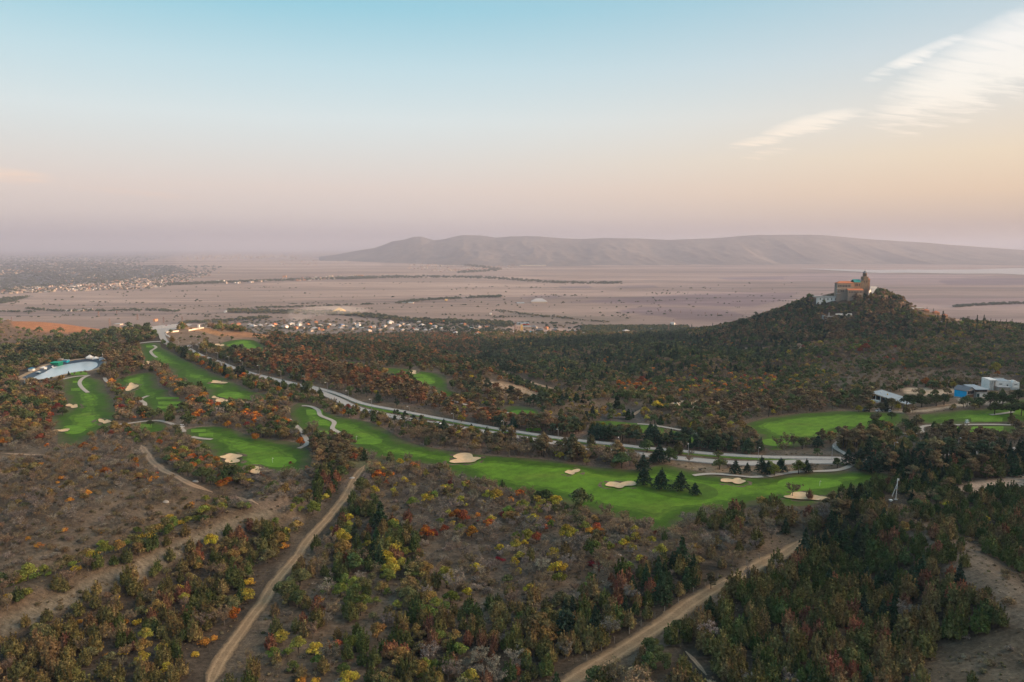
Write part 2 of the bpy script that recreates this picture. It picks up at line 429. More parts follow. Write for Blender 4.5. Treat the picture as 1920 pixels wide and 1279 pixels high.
# bare ground and wood floors: (outline, colour, feather in pixels)
GROUND = [
 ([(1498,1020),(1560,960),(1640,905),(1930,850),(1930,1210),(1760,1205),(1690,1290),(1240,1300),(1290,1180),(1400,1095)], (0.058, 0.045, 0.032), 8),  # wood floors down to the gully: litter painted darker as shade between crowns
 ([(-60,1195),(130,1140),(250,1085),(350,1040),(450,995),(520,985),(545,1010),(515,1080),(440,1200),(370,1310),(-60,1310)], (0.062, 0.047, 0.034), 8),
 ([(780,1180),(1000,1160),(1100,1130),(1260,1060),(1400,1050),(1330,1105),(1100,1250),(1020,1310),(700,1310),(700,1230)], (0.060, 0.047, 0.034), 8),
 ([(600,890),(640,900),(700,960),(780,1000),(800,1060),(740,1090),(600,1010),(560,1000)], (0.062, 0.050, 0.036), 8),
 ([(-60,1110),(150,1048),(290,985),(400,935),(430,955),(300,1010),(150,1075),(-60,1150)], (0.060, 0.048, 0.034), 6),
 ([(0,672),(0,600),(60,596),(120,600),(210,612),(260,622),(160,650),(60,668)], (0.13,0.085,0.055), 4),
 ([(20,602),(75,596),(120,600),(200,613),(215,618),(150,626),(70,622),(25,612)], (0.30,0.135,0.062), 4),
 ([(300,628),(320,617),(375,604),(400,606),(440,626),(470,630),(520,632),(500,640),(430,642),(350,648),(320,645)], (0.17,0.12,0.085), 3),
 ([(352,607),(374,605),(385,612),(425,628),(418,632),(380,622),(350,618)], (0.36,0.19,0.09), 2),
 ([(410,624),(470,622),(520,628),(505,634),(440,633)], (0.34,0.17,0.085), 3),
 ([(530,631),(565,636),(572,642),(545,640)], (0.33,0.21,0.13), 2), ([(597,625),(630,624),(636,628),(600,630)], (0.25,0.19,0.14), 2), ([(596,653),(620,652),(625,657),(600,658)], (0.33,0.22,0.14), 2),
 ([(740,665),(770,660),(785,672),(760,676)], (0.24,0.18,0.13), 3),
 ([(905,712),(940,716),(985,728),(1010,742),(1020,755),(990,750),(940,738),(905,724)], (0.27,0.20,0.135), 4),
 ([(1247,756),(1265,751),(1385,751),(1382,757),(1335,762),(1275,764)], (0.48,0.36,0.23), 1.5),
 ([(1690,729),(1705,726),(1740,727),(1752,731),(1792,729),(1792,737),(1750,743),(1700,737)], (0.44,0.33,0.23), 2),
 ([(1110,770),(1150,760),(1200,765),(1230,785),(1200,798),(1130,795)], (0.065,0.06,0.055), 6),
 ([(1630,771),(1720,768),(1760,760),(1812,756),(1840,757),(1740,772),(1640,776)], (0.42,0.33,0.24), 2),
 ([(1790,742),(1812,750),(1835,757),(1860,752),(1910,748),(1910,754),(1850,760),(1800,753)], (0.30,0.25,0.20), 2),
 ([(0,1160),(110,1112),(220,1066),(330,1018),(440,972),(560,935),(560,950),(460,990),(350,1042),(250,1088),(130,1140),(0,1195)], (0.135,0.115,0.085), 6),
 ([(130,1010),(240,965),(330,940),(370,935),(300,975),(200,1010),(60,1060),(0,1075),(0,1050)], (0.12,0.095,0.068), 10),
 ([(1690,995),(1760,985),(1800,1010),(1870,1060),(1930,1100),(1930,1210),(1870,1150),(1800,1085),(1720,1030)], (0.12,0.095,0.07), 8),
 ([(1780,1195),(1850,1180),(1930,1170),(1930,1300),(1700,1300),(1740,1230)], (0.085,0.068,0.048), 10),
 ([(1780,920),(1820,905),(1930,890),(1930,930),(1850,925)], (0.42,0.30,0.22), 5),
 ([(740,905),(850,910),(900,960),(960,1010),(1010,1080),(980,1110),(880,1060),(780,980),(730,930)], (0.085,0.066,0.050), 16),
 ([(640,900),(700,880),(760,885),(700,930),(640,960)], (0.13,0.095,0.07), 8),
 ([(430,880),(640,880),(600,960),(520,960),(430,930)], (0.105,0.08,0.06), 12),
 ([(310,775),(360,765),(400,800),(360,820),(320,800)], (0.15,0.115,0.085), 5),
 ([(650,840),(690,858),(760,866),(700,885),(640,870)], (0.11,0.105,0.055), 6),
 ([(605,760),(660,772),(800,808),(960,834),(1190,866),(1190,880),(960,858),(800,838),(700,795),(640,780)], (0.155,0.105,0.075), 3),
 ([(1210,862),(1330,872),(1440,880),(1540,876),(1540,884),(1440,894),(1340,888),(1240,872)], (0.20,0.145,0.095), 4),
 ([(640,725),(760,760),(960,800),(1135,826),(1400,852),(1400,848),(1135,815),(960,785),(760,745),(650,715)], (0.15,0.105,0.078), 3),
 ([(1440,845),(1560,840),(1640,820),(1800,820),(1920,830),(1920,842),(1640,855),(1440,856)], (0.10,0.085,0.065), 5),
 ([(1590,1100),(1640,1080),(1650,1110),(1600,1120)], (0.07,0.055,0.045), 5),
 ([(1790,598),(1840,598),(1850,612),(1800,612)], (0.22,0.17,0.14), 2),
 ([(1530,690),(1620,665),(1680,655),(1640,680),(1560,705)], (0.13,0.105,0.08), 9),
 ([(1560,712),(1640,690),(1740,690),(1900,700),(1900,712),(1700,722),(1600,735)], (0.095,0.075,0.055), 10),
 ([(1450,650),(1480,646),(1570,640),(1570,646),(1500,654)], (0.24,0.19,0.14), 2),
]

# ---- the reservoir: a flat sheet of water inside a lined bank
POND_PX = [(54.7,712.2),(61,707.8),(73,702),(85.7,696.4),(97.9,689),(113.8,685),(128,682.2),(142,680.2),(160.7,677.6),(179.5,678.3),(184.2,681.6),(183.3,686.3),(176.8,691),(166.3,696.5),(150,698.8),(137.3,700.3),(118.5,703.6),(102.6,707.4),(90.4,710.7),(72.5,713.4)]
PONDZ = float(T(*up1(120, 697)[:2])) - 0.8
POND = unproj(*zip(*spline(POND_PX, 3)), zplane=PONDZ)[:, :2]
near = (np.abs(GX - POND[:, 0].mean()) < 260) & (np.abs(GY - POND[:, 1].mean()) < 240)
_d = segdist(GX[near], GY[near], POND, True); _in = inpoly(GX[near], GY[near], POND)
_z = GZ[near]
_bank = PONDZ + np.where(_in, -np.minimum(_d * 0.5, 2.5), np.minimum(_d * 0.45, 1.6))
_t = smooth(11, 34, _d)
GZ[near] = np.where(_in | (_d < 34), _bank * (1 - _t * ~_in) + _z * (_t * ~_in), _z)

# ---- bunkers are real hollows
BUNKW = []
for (bx, by, bw, bh, sd) in BUNKERS:
    r2 = np.random.default_rng(sd)
    a = np.linspace(0, 2 * PI, 36, endpoint=False)
    rad = 0.80 + 0.22 * np.cos(2 * a + r2.uniform(0, 6)) + 0.17 * np.cos(3 * a + r2.uniform(0, 6)) + 0.11 * np.cos(5 * a + r2.uniform(0, 6))
    W = unproj(bx + bw * 1.08 * rad * np.cos(a), by + bh * 1.05 * rad * np.sin(a))[:, :2]
    BUNKW.append(W)
    near = (np.abs(GX - W[:, 0].mean()) < 45) & (np.abs(GY - W[:, 1].mean()) < 45)
    d = segdist(GX[near], GY[near], W, True); ins = inpoly(GX[near], GY[near], W)
    GZ[near] += np.where(ins, -0.95 * smooth(0, 3.5, d), 0.45 * np.exp(-((d - 2.2) / 2.2) ** 2))


# ------------------------------------------------------------------ materials
def new_mat(name):
    m = bpy.data.materials.new(name); m.use_nodes = True
    nt = m.node_tree; nt.nodes.clear()
    return m, nt


class NB:
    """small node helper"""
    def __init__(s, nt): s.nt = nt
    def n(s, t, **k):
        x = s.nt.nodes.new(t)
        for a, b in k.items(): setattr(x, a, b)
        return x
    def l(s, a, b): s.nt.links.new(a, b)
    def setin(s, sock, v):
        if hasattr(v, 'links') or isinstance(v, bpy.types.NodeSocket): s.l(v, sock)
        else: sock.default_value = v
    def noise(s, vec, scale, detail=4, rough=0.55, dist=0.0):
        x = s.n('ShaderNodeTexNoise'); x.inputs['Scale'].default_value = scale; x.inputs['Detail'].default_value = detail
        x.inputs['Roughness'].default_value = rough; x.inputs['Distortion'].default_value = dist
        if vec is not None: s.l(vec, x.inputs['Vector'])
        return x.outputs[0]
    def math(s, op, a, b=0.0, clamp=False):
        x = s.n('ShaderNodeMath', operation=op, use_clamp=clamp); s.setin(x.inputs[0], a); s.setin(x.inputs[1], b); return x.outputs[0]
    def mr(s, v, a, b, c, d):
        x = s.n('ShaderNodeMapRange'); s.setin(x.inputs[0], v)
        for i, q in enumerate((a, b, c, d)): x.inputs[i + 1].default_value = q
        return x.outputs[0]
    def mix(s, f, a, b, mode='MIX'):
        x = s.n('ShaderNodeMix', data_type='RGBA', blend_type=mode); s.setin(x.inputs[0], f)
        for i, q in ((6, a), (7, b)):
            if isinstance(q, tuple) and len(q) == 3: q = q + (1.0,)
            s.setin(x.inputs[i], q)
        return x.outputs[2]
    def scale(s, col, f):
        x = s.n('ShaderNodeVectorMath', operation='SCALE'); s.setin(x.inputs[0], col); s.setin(x.inputs['Scale'], f); return x.outputs[0]
    def mapping(s, vec, sc, rot=0.0):
        x = s.n('ShaderNodeMapping'); s.l(vec, x.inputs[0]); x.inputs['Scale'].default_value = sc; x.inputs['Rotation'].default_value = (0, 0, rot); return x.outputs[0]
    def pos(s): return s.n('ShaderNodeNewGeometry').outputs['Position']
    def out(s, col, rough=0.9, bump=None, dist=0.3, spec=0.2, metal=0.0):
        b = s.n('ShaderNodeBsdfPrincipled'); s.setin(b.inputs['Base Color'], col if not (isinstance(col, tuple) and len(col) == 3) else col + (1.0,))
        s.setin(b.inputs['Roughness'], rough); b.inputs['Specular IOR Level'].default_value = spec; b.inputs['Metallic'].default_value = metal
        if bump is not None:
            u = s.n('ShaderNodeBump'); u.inputs['Distance'].default_value = dist; u.inputs['Strength'].default_value = 0.8; s.l(bump, u.inputs['Height']); s.l(u.outputs[0], b.inputs['Normal'])
        o = s.n('ShaderNodeOutputMaterial'); s.l(b.outputs[0], o.inputs[0]); return b


def mat_plain(name, col, rough=0.8, var=0.25, scale=1.5, spec=0.3, metal=0.0):
    m, nt = new_mat(name); b = NB(nt)
    p = b.pos()
    v = b.mr(b.noise(p, scale, 5), 0.3, 0.7, 1 - var, 1 + var)
    b.out(b.scale(col, v), rough, spec=spec, metal=metal)
    return m


def mat_ground():
    m, nt = new_mat('ground_soil_and_dry_grass'); b = NB(nt)
    base = b.n('ShaderNodeAttribute', attribute_name='albedo').outputs['Color']
    far = b.n('ShaderNodeAttribute', attribute_name='plain').outputs['Fac']
    p = b.pos()
    n1 = b.noise(p, 0.9, 8, 0.7)
    n2 = b.noise(p, 0.11, 6, 0.6)
    n3 = b.noise(b.mapping(p, (0.25, 2.2, 1), 0.5), 0.55, 5, 0.65, 1.0)       # wind-laid streaks of dry grass
    v = b.math('MULTIPLY', b.mr(n1, 0.3, 0.72, 0.55, 1.5), b.mr(n2, 0.3, 0.7, 0.72, 1.32))
    v = b.math('MULTIPLY', v, b.mr(n3, 0.3, 0.7, 0.78, 1.25))
    near_c = b.scale(base, v)
    straw = b.mr(b.noise(p, 0.35, 7, 0.7), 0.55, 0.72, 0.0, 0.55)
    near_c = b.mix(straw, near_c, b.scale(base, b.math('MULTIPLY', v, 1.9)))
    # the plain: long fields, ploughed strips and drier grass
    f1 = b.noise(b.mapping(p, (0.16, 0.9, 1), 0.25), 0.0022, 6, 0.6, 0.4)
    f2 = b.noise(b.mapping(p, (0.5, 1.4, 1), -0.15), 0.012, 6, 0.65)
    vor = b.n('ShaderNodeTexVoronoi', feature='F1'); vor.inputs['Scale'].default_value = 0.0016; b.l(b.mapping(p, (0.55, 1.6, 1), 0.3), vor.inputs['Vector'])
    vc = b.n('ShaderNodeSeparateColor'); b.l(vor.outputs['Color'], vc.inputs[0])
    fv = b.math('MULTIPLY', b.mr(f1, 0.3, 0.7, 0.74, 1.26), b.mr(f2, 0.3, 0.7, 0.84, 1.16))
    fv = b.math('MULTIPLY', fv, b.mr(vc.outputs[0], 0, 1, 0.78, 1.16))
    pl = b.scale(base, fv)
    dark = b.mr(b.noise(b.mapping(p, (0.12, 1.3, 1), 0.1), 0.004, 7, 0.7, 0.6), 0.54, 0.62, 0.0, 0.6)
    pl = b.mix(dark, pl, (0.10, 0.085, 0.095))
    col = b.mix(far, near_c, pl)
    h = b.math('ADD', n1, b.math('MULTIPLY', n3, 0.6))
    b.out(col, 0.95, b.math('MULTIPLY', h, b.math('SUBTRACT', 1.0, far)), 0.45, spec=0.1)
    return m


def mat_turf(name, c1, c2, yel=0.3, stripe=0.05, edge=True):
    m, nt = new_mat(name); b = NB(nt)
    p = b.pos()
    n1 = b.noise(p, 0.035, 7, 0.65, 0.6); n2 = b.noise(p, 1.3, 6, 0.75); n3 = b.noise(b.mapping(p, (1, 2.5, 1), 0.35), 0.02, 5, 0.65); n4 = b.noise(p, 0.18, 5, 0.6)
    c = b.mix(b.mr(n1, 0.36, 0.64, 0, 1), c1, c2)
    c = b.mix(b.mr(n3, 0.52, 0.70, 0, yel), c, (0.19, 0.20, 0.035))
    v = b.math('MULTIPLY', b.mr(n2, 0.3, 0.7, 0.78, 1.22), b.mr(n4, 0.3, 0.7, 0.76, 1.22))
    if stripe:
        w = b.n('ShaderNodeTexWave', wave_type='BANDS', bands_direction='X'); w.inputs['Scale'].default_value = 0.06; w.inputs['Distortion'].default_value = 3.0; w.inputs['Detail'].default_value = 2
        b.l(b.mapping(p, (1, 0.9, 1), 0.9), w.inputs['Vector']); v = b.math('MULTIPLY', v, b.mr(w.outputs[1], 0, 1, 1 - stripe, 1 + stripe))
    if edge:
        # distance from the mown edge in metres: worn dry fringe, then a band of longer darker rough, then the fairway
        e = b.math('ADD', b.n('ShaderNodeAttribute', attribute_name='edge').outputs['Fac'], b.mr(n1, 0.3, 0.7, -3.5, 3.5))
        e2 = b.math('ADD', e, b.mr(n4, 0.3, 0.7, -1.6, 1.6))
        c = b.mix(b.mr(e, 9.0, 11.0, 1, 0), c, tuple(x * 0.62 for x in c1))
        c = b.mix(b.mr(e, 11.6, 12.4, 1, 0), c, b.mix(b.mr(e, 10.2, 11.2, 0, 0.55), c, tuple(x * 0.45 for x in c1)))
        c = b.mix(b.mr(e2, 0.5, 5.5, 0.95, 0), c, b.mix(b.mr(n2, 0.35, 0.65, 0, 1), (0.115, 0.092, 0.052), (0.085, 0.100, 0.034)))
    b.out(b.scale(c, v), 0.85, n2, 0.06, spec=0.12)
    return m


def mat_sand():
    m, nt = new_mat('bunker_sand'); b = NB(nt); p = b.pos()
    n = b.noise(p, 0.5, 6, 0.6)
    c = b.mix(b.mr(n, 0.3, 0.7, 0, 1), (0.62, 0.43, 0.25), (0.76, 0.56, 0.35))
    b.out(c, 0.95, b.noise(p, 3.0, 3), 0.05, spec=0.1)
    return m


def mat_asphalt(name, c, dusty):
    m, nt = new_mat(name); b = NB(nt); p = b.pos()
    n = b.noise(p, 0.12, 6, 0.6); n2 = b.noise(p, 4.0, 3)
    col = b.mix(b.mr(n, 0.35, 0.7, 0, 0.6), c, dusty)
    b.out(b.scale(col, b.mr(n2, 0.3, 0.7, 0.85, 1.15)), 0.85, spec=0.3)
    return m


def mat_dirt(name, c1, c2):
    """a driven track: wheel ruts run along it (v coordinate across)"""
    m, nt = new_mat(name); b = NB(nt); p = b.pos()
    ac = b.n('ShaderNodeAttribute', attribute_name='across').outputs['Fac']
    n = b.noise(p, 0.35, 7, 0.65); n2 = b.noise(p, 2.2, 5, 0.7)
    e = b.math('ADD', ac, b.math('MULTIPLY', b.math('SUBTRACT', n2, 0.5), 0.25))
    w = b.math('MULTIPLY', b.math('ABSOLUTE', b.math('SUBTRACT', b.math('ABSOLUTE', e), 0.42)), 5.0, True)
    col = b.mix(b.mr(n, 0.3, 0.7, 0, 1), c1, c2)
    col = b.scale(col, b.mr(w, 0, 1, 1.22, 0.86))
    edge = b.mr(b.math('ADD', b.math('ABSOLUTE', e), b.mr(n, 0.3, 0.7, -0.25, 0.25)), 0.66, 0.95, 0, 1)
    col = b.mix(edge, col, (0.125, 0.092, 0.062))
    b.out(b.scale(col, b.mr(n2, 0.3, 0.7, 0.8, 1.2)), 0.95, n2, 0.25, spec=0.1)
    return m


def mat_water(name, col, rough=0.12):
    m, nt = new_mat(name); b = NB(nt); p = b.pos()
    w = b.noise(b.mapping(p, (1, 1.6, 1), 0.4), 0.9, 4, 0.6)
    bs = b.out(b.mix(b.noise(p, 0.02, 3), col, tuple(c * 1.25 for c in col)), rough, w, 0.05, spec=0.9)
    return m


M = {}
M['ground'] = mat_ground()
M['turf'] = mat_turf('fairway_turf', (0.082, 0.172, 0.010), (0.126, 0.250, 0.015))
M['turf_dark'] = mat_turf('rough_turf', (0.060, 0.120, 0.011), (0.085, 0.165, 0.015), 0.5, 0, False)
M['green'] = mat_turf('putting_green_turf', (0.104, 0.222, 0.014), (0.124, 0.250, 0.018), 0.0, 0.04, False)
M['tee'] = mat_turf('tee_turf', (0.118, 0.235, 0.018), (0.134, 0.256, 0.024), 0.0, 0.04, False)
M['sand'] = mat_sand()
M['asphalt'] = mat_asphalt('asphalt_weathered', (0.40, 0.37, 0.35), (0.46, 0.42, 0.37))
M['path'] = mat_asphalt('concrete_cart_path', (0.42, 0.37, 0.32), (0.50, 0.44, 0.37))
M['dirt'] = mat_dirt('track_dirt', (0.28, 0.185, 0.108), (0.41, 0.28, 0.165))
M['dirt2'] = mat_dirt('trail_dirt', (0.30, 0.21, 0.14), (0.42, 0.30, 0.20))
M['water'] = mat_water('reservoir_water', (0.52, 0.57, 0.60), 0.22)  # pale base colour carries part of the sky reflection
M['liner'] = mat_plain('pond_liner', (0.035, 0.05, 0.075), 0.5)
M['bank'] = mat_plain('bank_gravel', (0.38, 0.26, 0.155), 0.95, 0.3, 0.6)


# ------------------------------------------------------------------ mesh helpers
def link(name, me, mats, parent=None):
    o = bpy.data.objects.new(name, me)
    COL.objects.link(o)
    for m in (mats if isinstance(mats, (list, tuple)) else [mats]): me.materials.append(m)
    if parent is not None: o.parent = parent
    return o


def quick_mesh(name, V, F):
    """V (n,3), F (m,3) or (m,4) numpy"""
    me = bpy.data.meshes.new(name)
    V = np.asarray(V, np.float32); F = np.asarray(F, np.int32); k = F.shape[1]
    me.vertices.add(len(V)); me.vertices.foreach_set('co', V.ravel())
    me.loops.add(F.size); me.loops.foreach_set('vertex_index', F.ravel())
    me.polygons.add(len(F)); me.polygons.foreach_set('loop_start', np.arange(0, F.size, k, dtype=np.int32)); me.polygons.foreach_set('loop_total', np.full(len(F), k, np.int32))
    me.update(calc_edges=True)
    return me


def shade_smooth(me):
    me.polygons.foreach_set('use_smooth', np.ones(len(me.polygons), bool))


def tag(o, label=None, cat=None, group=None, kind=None):
    if label: o['label'] = label
    if cat: o['category'] = cat
    if group: o['group'] = group
    if kind: o['kind'] = kind
    return o


def sheet(name, W, off, mat, step=3.0, kind='structure', hole=None):
    """a patch of ground cover laid on the terrain inside the world outline W"""
    W = np.asarray(W)[:, :2]
    B = []
    for a, b_ in zip(W, np.roll(W, -1, 0)):
        n = max(1, int(np.hypot(*(b_ - a)) / step))
        for k in range(n): B.append(a + (b_ - a) * k / n)
    B = np.array(B)
    gx, gy = np.meshgrid(np.arange(W[:, 0].min(), W[:, 0].max(), step), np.arange(W[:, 1].min(), W[:, 1].max(), step))
    gx = gx.ravel(); gy = gy.ravel()
    gx = gx + rng.uniform(-.2, .2, gx.shape) * step; gy = gy + rng.uniform(-.2, .2, gy.shape) * step
    ins = inpoly(gx, gy, W)
    gx, gy = gx[ins], gy[ins]
    d = segdist(gx, gy, B, True); keep = d > step * 0.5
    pts = np.vstack([B, np.stack([gx[keep], gy[keep]], 1)])
    n = len(B)
    r = delaunay_2d_cdt([Vector(p) for p in pts.tolist()], [(i, (i + 1) % n) for i in range(n)], [list(range(n))], 1, 1e-4)
    v = np.array([tuple(p) for p in r[0]]); f = [t for t in r[2] if len(t) == 3]
    if not f: return None
    me = quick_mesh(name, np.column_stack([v, T(v[:, 0], v[:, 1]) + off]), np.array(f))
    shade_smooth(me)
    at = me.attributes.new('edge', 'FLOAT', 'POINT'); at.data.foreach_set('value', segdist(v[:, 0], v[:, 1], B, True).astype(np.float32))
    o = link(name, me, mat)
    if kind: o['kind'] = kind
    return o


def strip(name, line_px, width, off, mat, kind='structure', across=6, step=3.0, line_w=None, zfun=None):
    W = unproj(*zip(*spline(line_px, 10, False)))[:, :2] if line_w is None else np.asarray(line_w)
    # resample evenly and smooth
    s = np.concatenate([[0], np.cumsum(np.hypot(*np.diff(W, axis=0).T))])
    m = max(4, int(s[-1] / step)); q = np.linspace(0, s[-1], m)
    W = np.column_stack([np.interp(q, s, W[:, 0]), np.interp(q, s, W[:, 1])])
    if mat in (M['dirt'], M['dirt2']): W[:, 0] += 1.6 * fbm(q / 22, q * 0, 2, 19); W[:, 1] += 1.6 * fbm(q / 22, q * 0 + 5, 2, 23)
    for _ in range(3): W[1:-1] = (W[:-2] + 2 * W[1:-1] + W[2:]) / 4
    t = np.gradient(W, axis=0); t /= np.linalg.norm(t, axis=1)[:, None]
    nrm = np.column_stack([-t[:, 1], t[:, 0]])
    k = np.linspace(-1, 1, across)
    wv = width * (1 + 0.28 * fbm(q / 9, q * 0, 3, 3)) if mat in (M['dirt'], M['dirt2']) else np.full(m, width)
    if mat in (M['dirt'], M['dirt2']): wv = wv * (0.12 + 0.88 * smooth(0, 9, q) * smooth(0, 9, s[-1] - q))
    P = W[:, None] + nrm[:, None] * (k[None, :, None] * wv[:, None, None] / 2)
    z = T(P[..., 0], P[..., 1])
    if mat not in (M['dirt'], M['dirt2']): z = z * 0.5 + z.mean(1, keepdims=True) * 0.5 + 0.03
    V = np.concatenate([P, (np.maximum(z, T(P[..., 0], P[..., 1])) + off)[..., None]], -1).reshape(-1, 3)
    i, j = np.meshgrid(np.arange(m - 1), np.arange(across - 1), indexing='ij'); a = (i * across + j).ravel()
    me = quick_mesh(name, V, np.column_stack([a, a + 1, a + across + 1, a + across]))
    at = me.attributes.new('across', 'FLOAT', 'POINT'); at.data.foreach_set('value', np.tile(k, m).astype(np.float32))
    shade_smooth(me)
    o = link(name, me, mat)
    if kind: o['kind'] = kind
    return o, W


# ------------------------------------------------------------------ paint and build the ground
def paint():
    px, py, f = project(GX, GY, GZ)
    vis = f > 20
    px = np.where(vis, px, 960 + 2000 * np.sign(GX)); py = np.where(vis, py, 1300)
    c = np.zeros(GX.shape + (3,))
    c[:] = (0.128, 0.096, 0.067)
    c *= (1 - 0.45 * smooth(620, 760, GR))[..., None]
    n = fbm(GX / 45, GY / 45, 3, 11)
    c *= (1 + 0.3 * n)[..., None]
    far = smooth(1330, 1480, GR)
    pc = np.array([0.295, 0.225, 0.192])
    pc = pc * (1 + 0.12 * fbm(GX / 900, GY / 500, 3, 14))[..., None]
    east = smooth(900, 1500, px)[..., None]
    pc = pc * (1 - east * np.array([0.12, 0.10, 0.0]))
    c = c * (1 - far[..., None]) + pc * far[..., None]
    jx = px + 6 * fbm(GX / 14, GY / 14, 2, 41) * np.clip(300 / np.maximum(GR, 1), 0.1, 1.5); jy = py + 4 * fbm(GX / 14, GY / 14, 2, 47) * np.clip(300 / np.maximum(GR, 1), 0.1, 1.5)
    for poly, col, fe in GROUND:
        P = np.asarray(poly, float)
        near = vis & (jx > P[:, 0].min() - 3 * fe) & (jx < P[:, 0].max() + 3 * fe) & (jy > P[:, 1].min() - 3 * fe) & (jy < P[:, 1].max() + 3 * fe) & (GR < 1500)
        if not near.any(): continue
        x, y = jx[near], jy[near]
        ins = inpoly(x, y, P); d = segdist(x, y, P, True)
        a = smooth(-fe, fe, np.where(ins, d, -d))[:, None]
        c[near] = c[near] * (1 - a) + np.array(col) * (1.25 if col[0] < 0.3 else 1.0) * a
    for poly, col, fe in PLAIN_FIELDS:
        P = np.asarray(poly, float)
        near = vis & (px > P[:, 0].min() - 3 * fe) & (px < P[:, 0].max() + 3 * fe) & (py > P[:, 1].min() - 3 * fe) & (py < P[:, 1].max() + 3 * fe) & (GR > 1450)
        if not near.any(): continue
        x, y = px[near] + 12 * fbm(GX[near] / 300, GY[near] / 300, 2, 5), py[near] + 1.2 * fbm(GX[near] / 200, GY[near] / 200, 2, 8)
        ins = inpoly(x, y, P); d = segdist(x, y, P, True)
        a = smooth(-fe, fe, np.where(ins, d, -d))[:, None] * 0.85
        c[near] = c[near] * (1 - a) + np.array(col) * 1.3 * a
    return c, far


PLAIN_FIELDS = [
 ([(1060,566),(1400,576),(1480,560),(1500,548),(1300,552),(1150,560)], (0.14,0.105,0.125), 2),
 ([(1150,585),(1300,600),(1400,592),(1350,580),(1200,576)], (0.13,0.10,0.115), 1.5),
 ([(1250,601),(1390,603),(1380,596),(1270,595)], (0.15,0.115,0.12), 1),
 ([(1500,512),(1900,518),(1920,530),(1700,535),(1450,525)], (0.20,0.155,0.17), 1.5),
 ([(1760,525),(1960,520),(1960,534),(1780,534)], (0.125,0.10,0.13), 1.2),
 ([(1660,560),(1960,556),(1960,575),(1760,572)], (0.18,0.14,0.15), 1.5),
 ([(1350,520),(1480,518),(1470,524),(1360,525)], (0.15,0.12,0.15), 1),
 ([(970,556),(1060,553),(1040,559),(980,560)], (0.15,0.115,0.12), 1),
 ([(1040,537),(1100,535),(1110,540),(1050,541)], (0.13,0.105,0.115), 1),
 ([(1150,537),(1230,535),(1240,540),(1170,541)], (0.13,0.105,0.115), 1),
 ([(0,500),(120,497),(330,500),(360,512),(200,528),(120,536),(0,548)], (0.075,0.095,0.11), 5),  # ground of the far woods, blue haze put into its colour
 ([(0,475),(200,473),(340,478),(260,492),(100,500),(0,502)], (0.13,0.125,0.14), 3),
 ([(200,473),(330,472),(330,475),(200,476)], (0.10,0.11,0.13), 1),
 ([(0,560),(70,555),(30,566),(0,572)], (0.07,0.08,0.08), 1.5),
 ([(330,482),(700,478),(720,500),(500,505),(330,498)], (0.30,0.23,0.20), 4),
 ([(740,610),(900,606),(1000,600),(940,590),(950,584),(1100,592),(1200,598),(1150,606),(900,616)], (0.17,0.14,0.12), 2),
 ([(380,606),(760,600),(1090,618),(1420,622),(1420,632),(1080,634),(380,636)], (0.20,0.165,0.14), 2),
 ([(950,612),(1080,616),(1290,624),(1290,630),(1080,628),(950,626)], (0.32,0.23,0.19), 1.5),
]
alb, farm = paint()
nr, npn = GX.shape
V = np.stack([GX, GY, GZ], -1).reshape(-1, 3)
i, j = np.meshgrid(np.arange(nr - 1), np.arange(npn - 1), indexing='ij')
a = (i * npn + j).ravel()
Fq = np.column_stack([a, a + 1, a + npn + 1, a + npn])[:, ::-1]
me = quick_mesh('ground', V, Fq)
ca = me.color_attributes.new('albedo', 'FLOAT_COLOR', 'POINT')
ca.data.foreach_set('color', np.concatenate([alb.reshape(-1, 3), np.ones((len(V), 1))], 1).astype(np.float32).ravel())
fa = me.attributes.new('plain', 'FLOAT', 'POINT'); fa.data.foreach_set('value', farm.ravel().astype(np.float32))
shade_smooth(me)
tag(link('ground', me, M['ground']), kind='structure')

# the long bare ridge across the plain
RID = [(600,482),(640,476),(672,470),(705,465),(722,459),(737,453),(760,449.5),(778,444.5),(792,444),(806,448),(815,450.5),(832,449),(850,444.5),(870,441.5),(900,442),(930,446),(955,444),(985,443),(1010,443.5),(1050,447),(1090,448.5),(1130,446.5),(1200,447.5),(1250,450.5),(1300,448.5),(1350,446),(1400,441.5),(1470,440.5),(1530,441),(1570,444),(1620,448.5),(1680,452.5),(1740,456),(1800,461),(1870,466),(1920,469.5),(1990,473),(2100,478),(2400,486)]
RX = np.linspace(600, 2400, 620)
crest_py = np.interp(RX, *np.array(RID).T) + 0.5 * fbm(RX / 22, RX * 0, 3, 8)
tanx = (RX - 960) / FPX
YC = 9800 + 900 * np.sin(RX / 330)
crest = CAMZ + YC * (462.3 - crest_py) / FPX
vv = np.concatenate([np.linspace(0, 1, 90), np.linspace(1, 2, 14)[1:]])
U, VV = np.meshgrid(np.arange(len(RX)), vv, indexing='ij')
YB = 6900 + 300 * np.sin(RX / 200) + smooth(900, 620, RX) * 1800
Yg = np.where(VV <= 1, YB[:, None] + (YC - YB)[:, None] * VV, YC[:, None] + 3000 * (VV - 1))
Xg = tanx[:, None] * Yg
spur = 1 - np.abs(fbm(Xg / 520, Yg / 2600, 4, 51)) * 1.7
spur2 = 1 - np.abs(fbm(Xg / 170 + 3, Yg / 800, 3, 57)) * 1.5
prof = np.where(VV <= 1, np.clip(VV, 0, 1) ** 1.75, 1 - ((VV - 1)) ** 1.5)
bell = np.where(VV <= 1, np.sin(np.clip(VV, 0, 1) * PI) ** 0.8, 0)
Zg = PLAIN - 3 + (crest[:, None] - PLAIN + 3) * np.clip(prof + bell * (0.16 * (spur - 0.5) + 0.05 * (spur2 - 0.5)), 0, 1.0)
V = np.stack([Xg, Yg, Zg], -1).reshape(-1, 3); nn = len(vv)
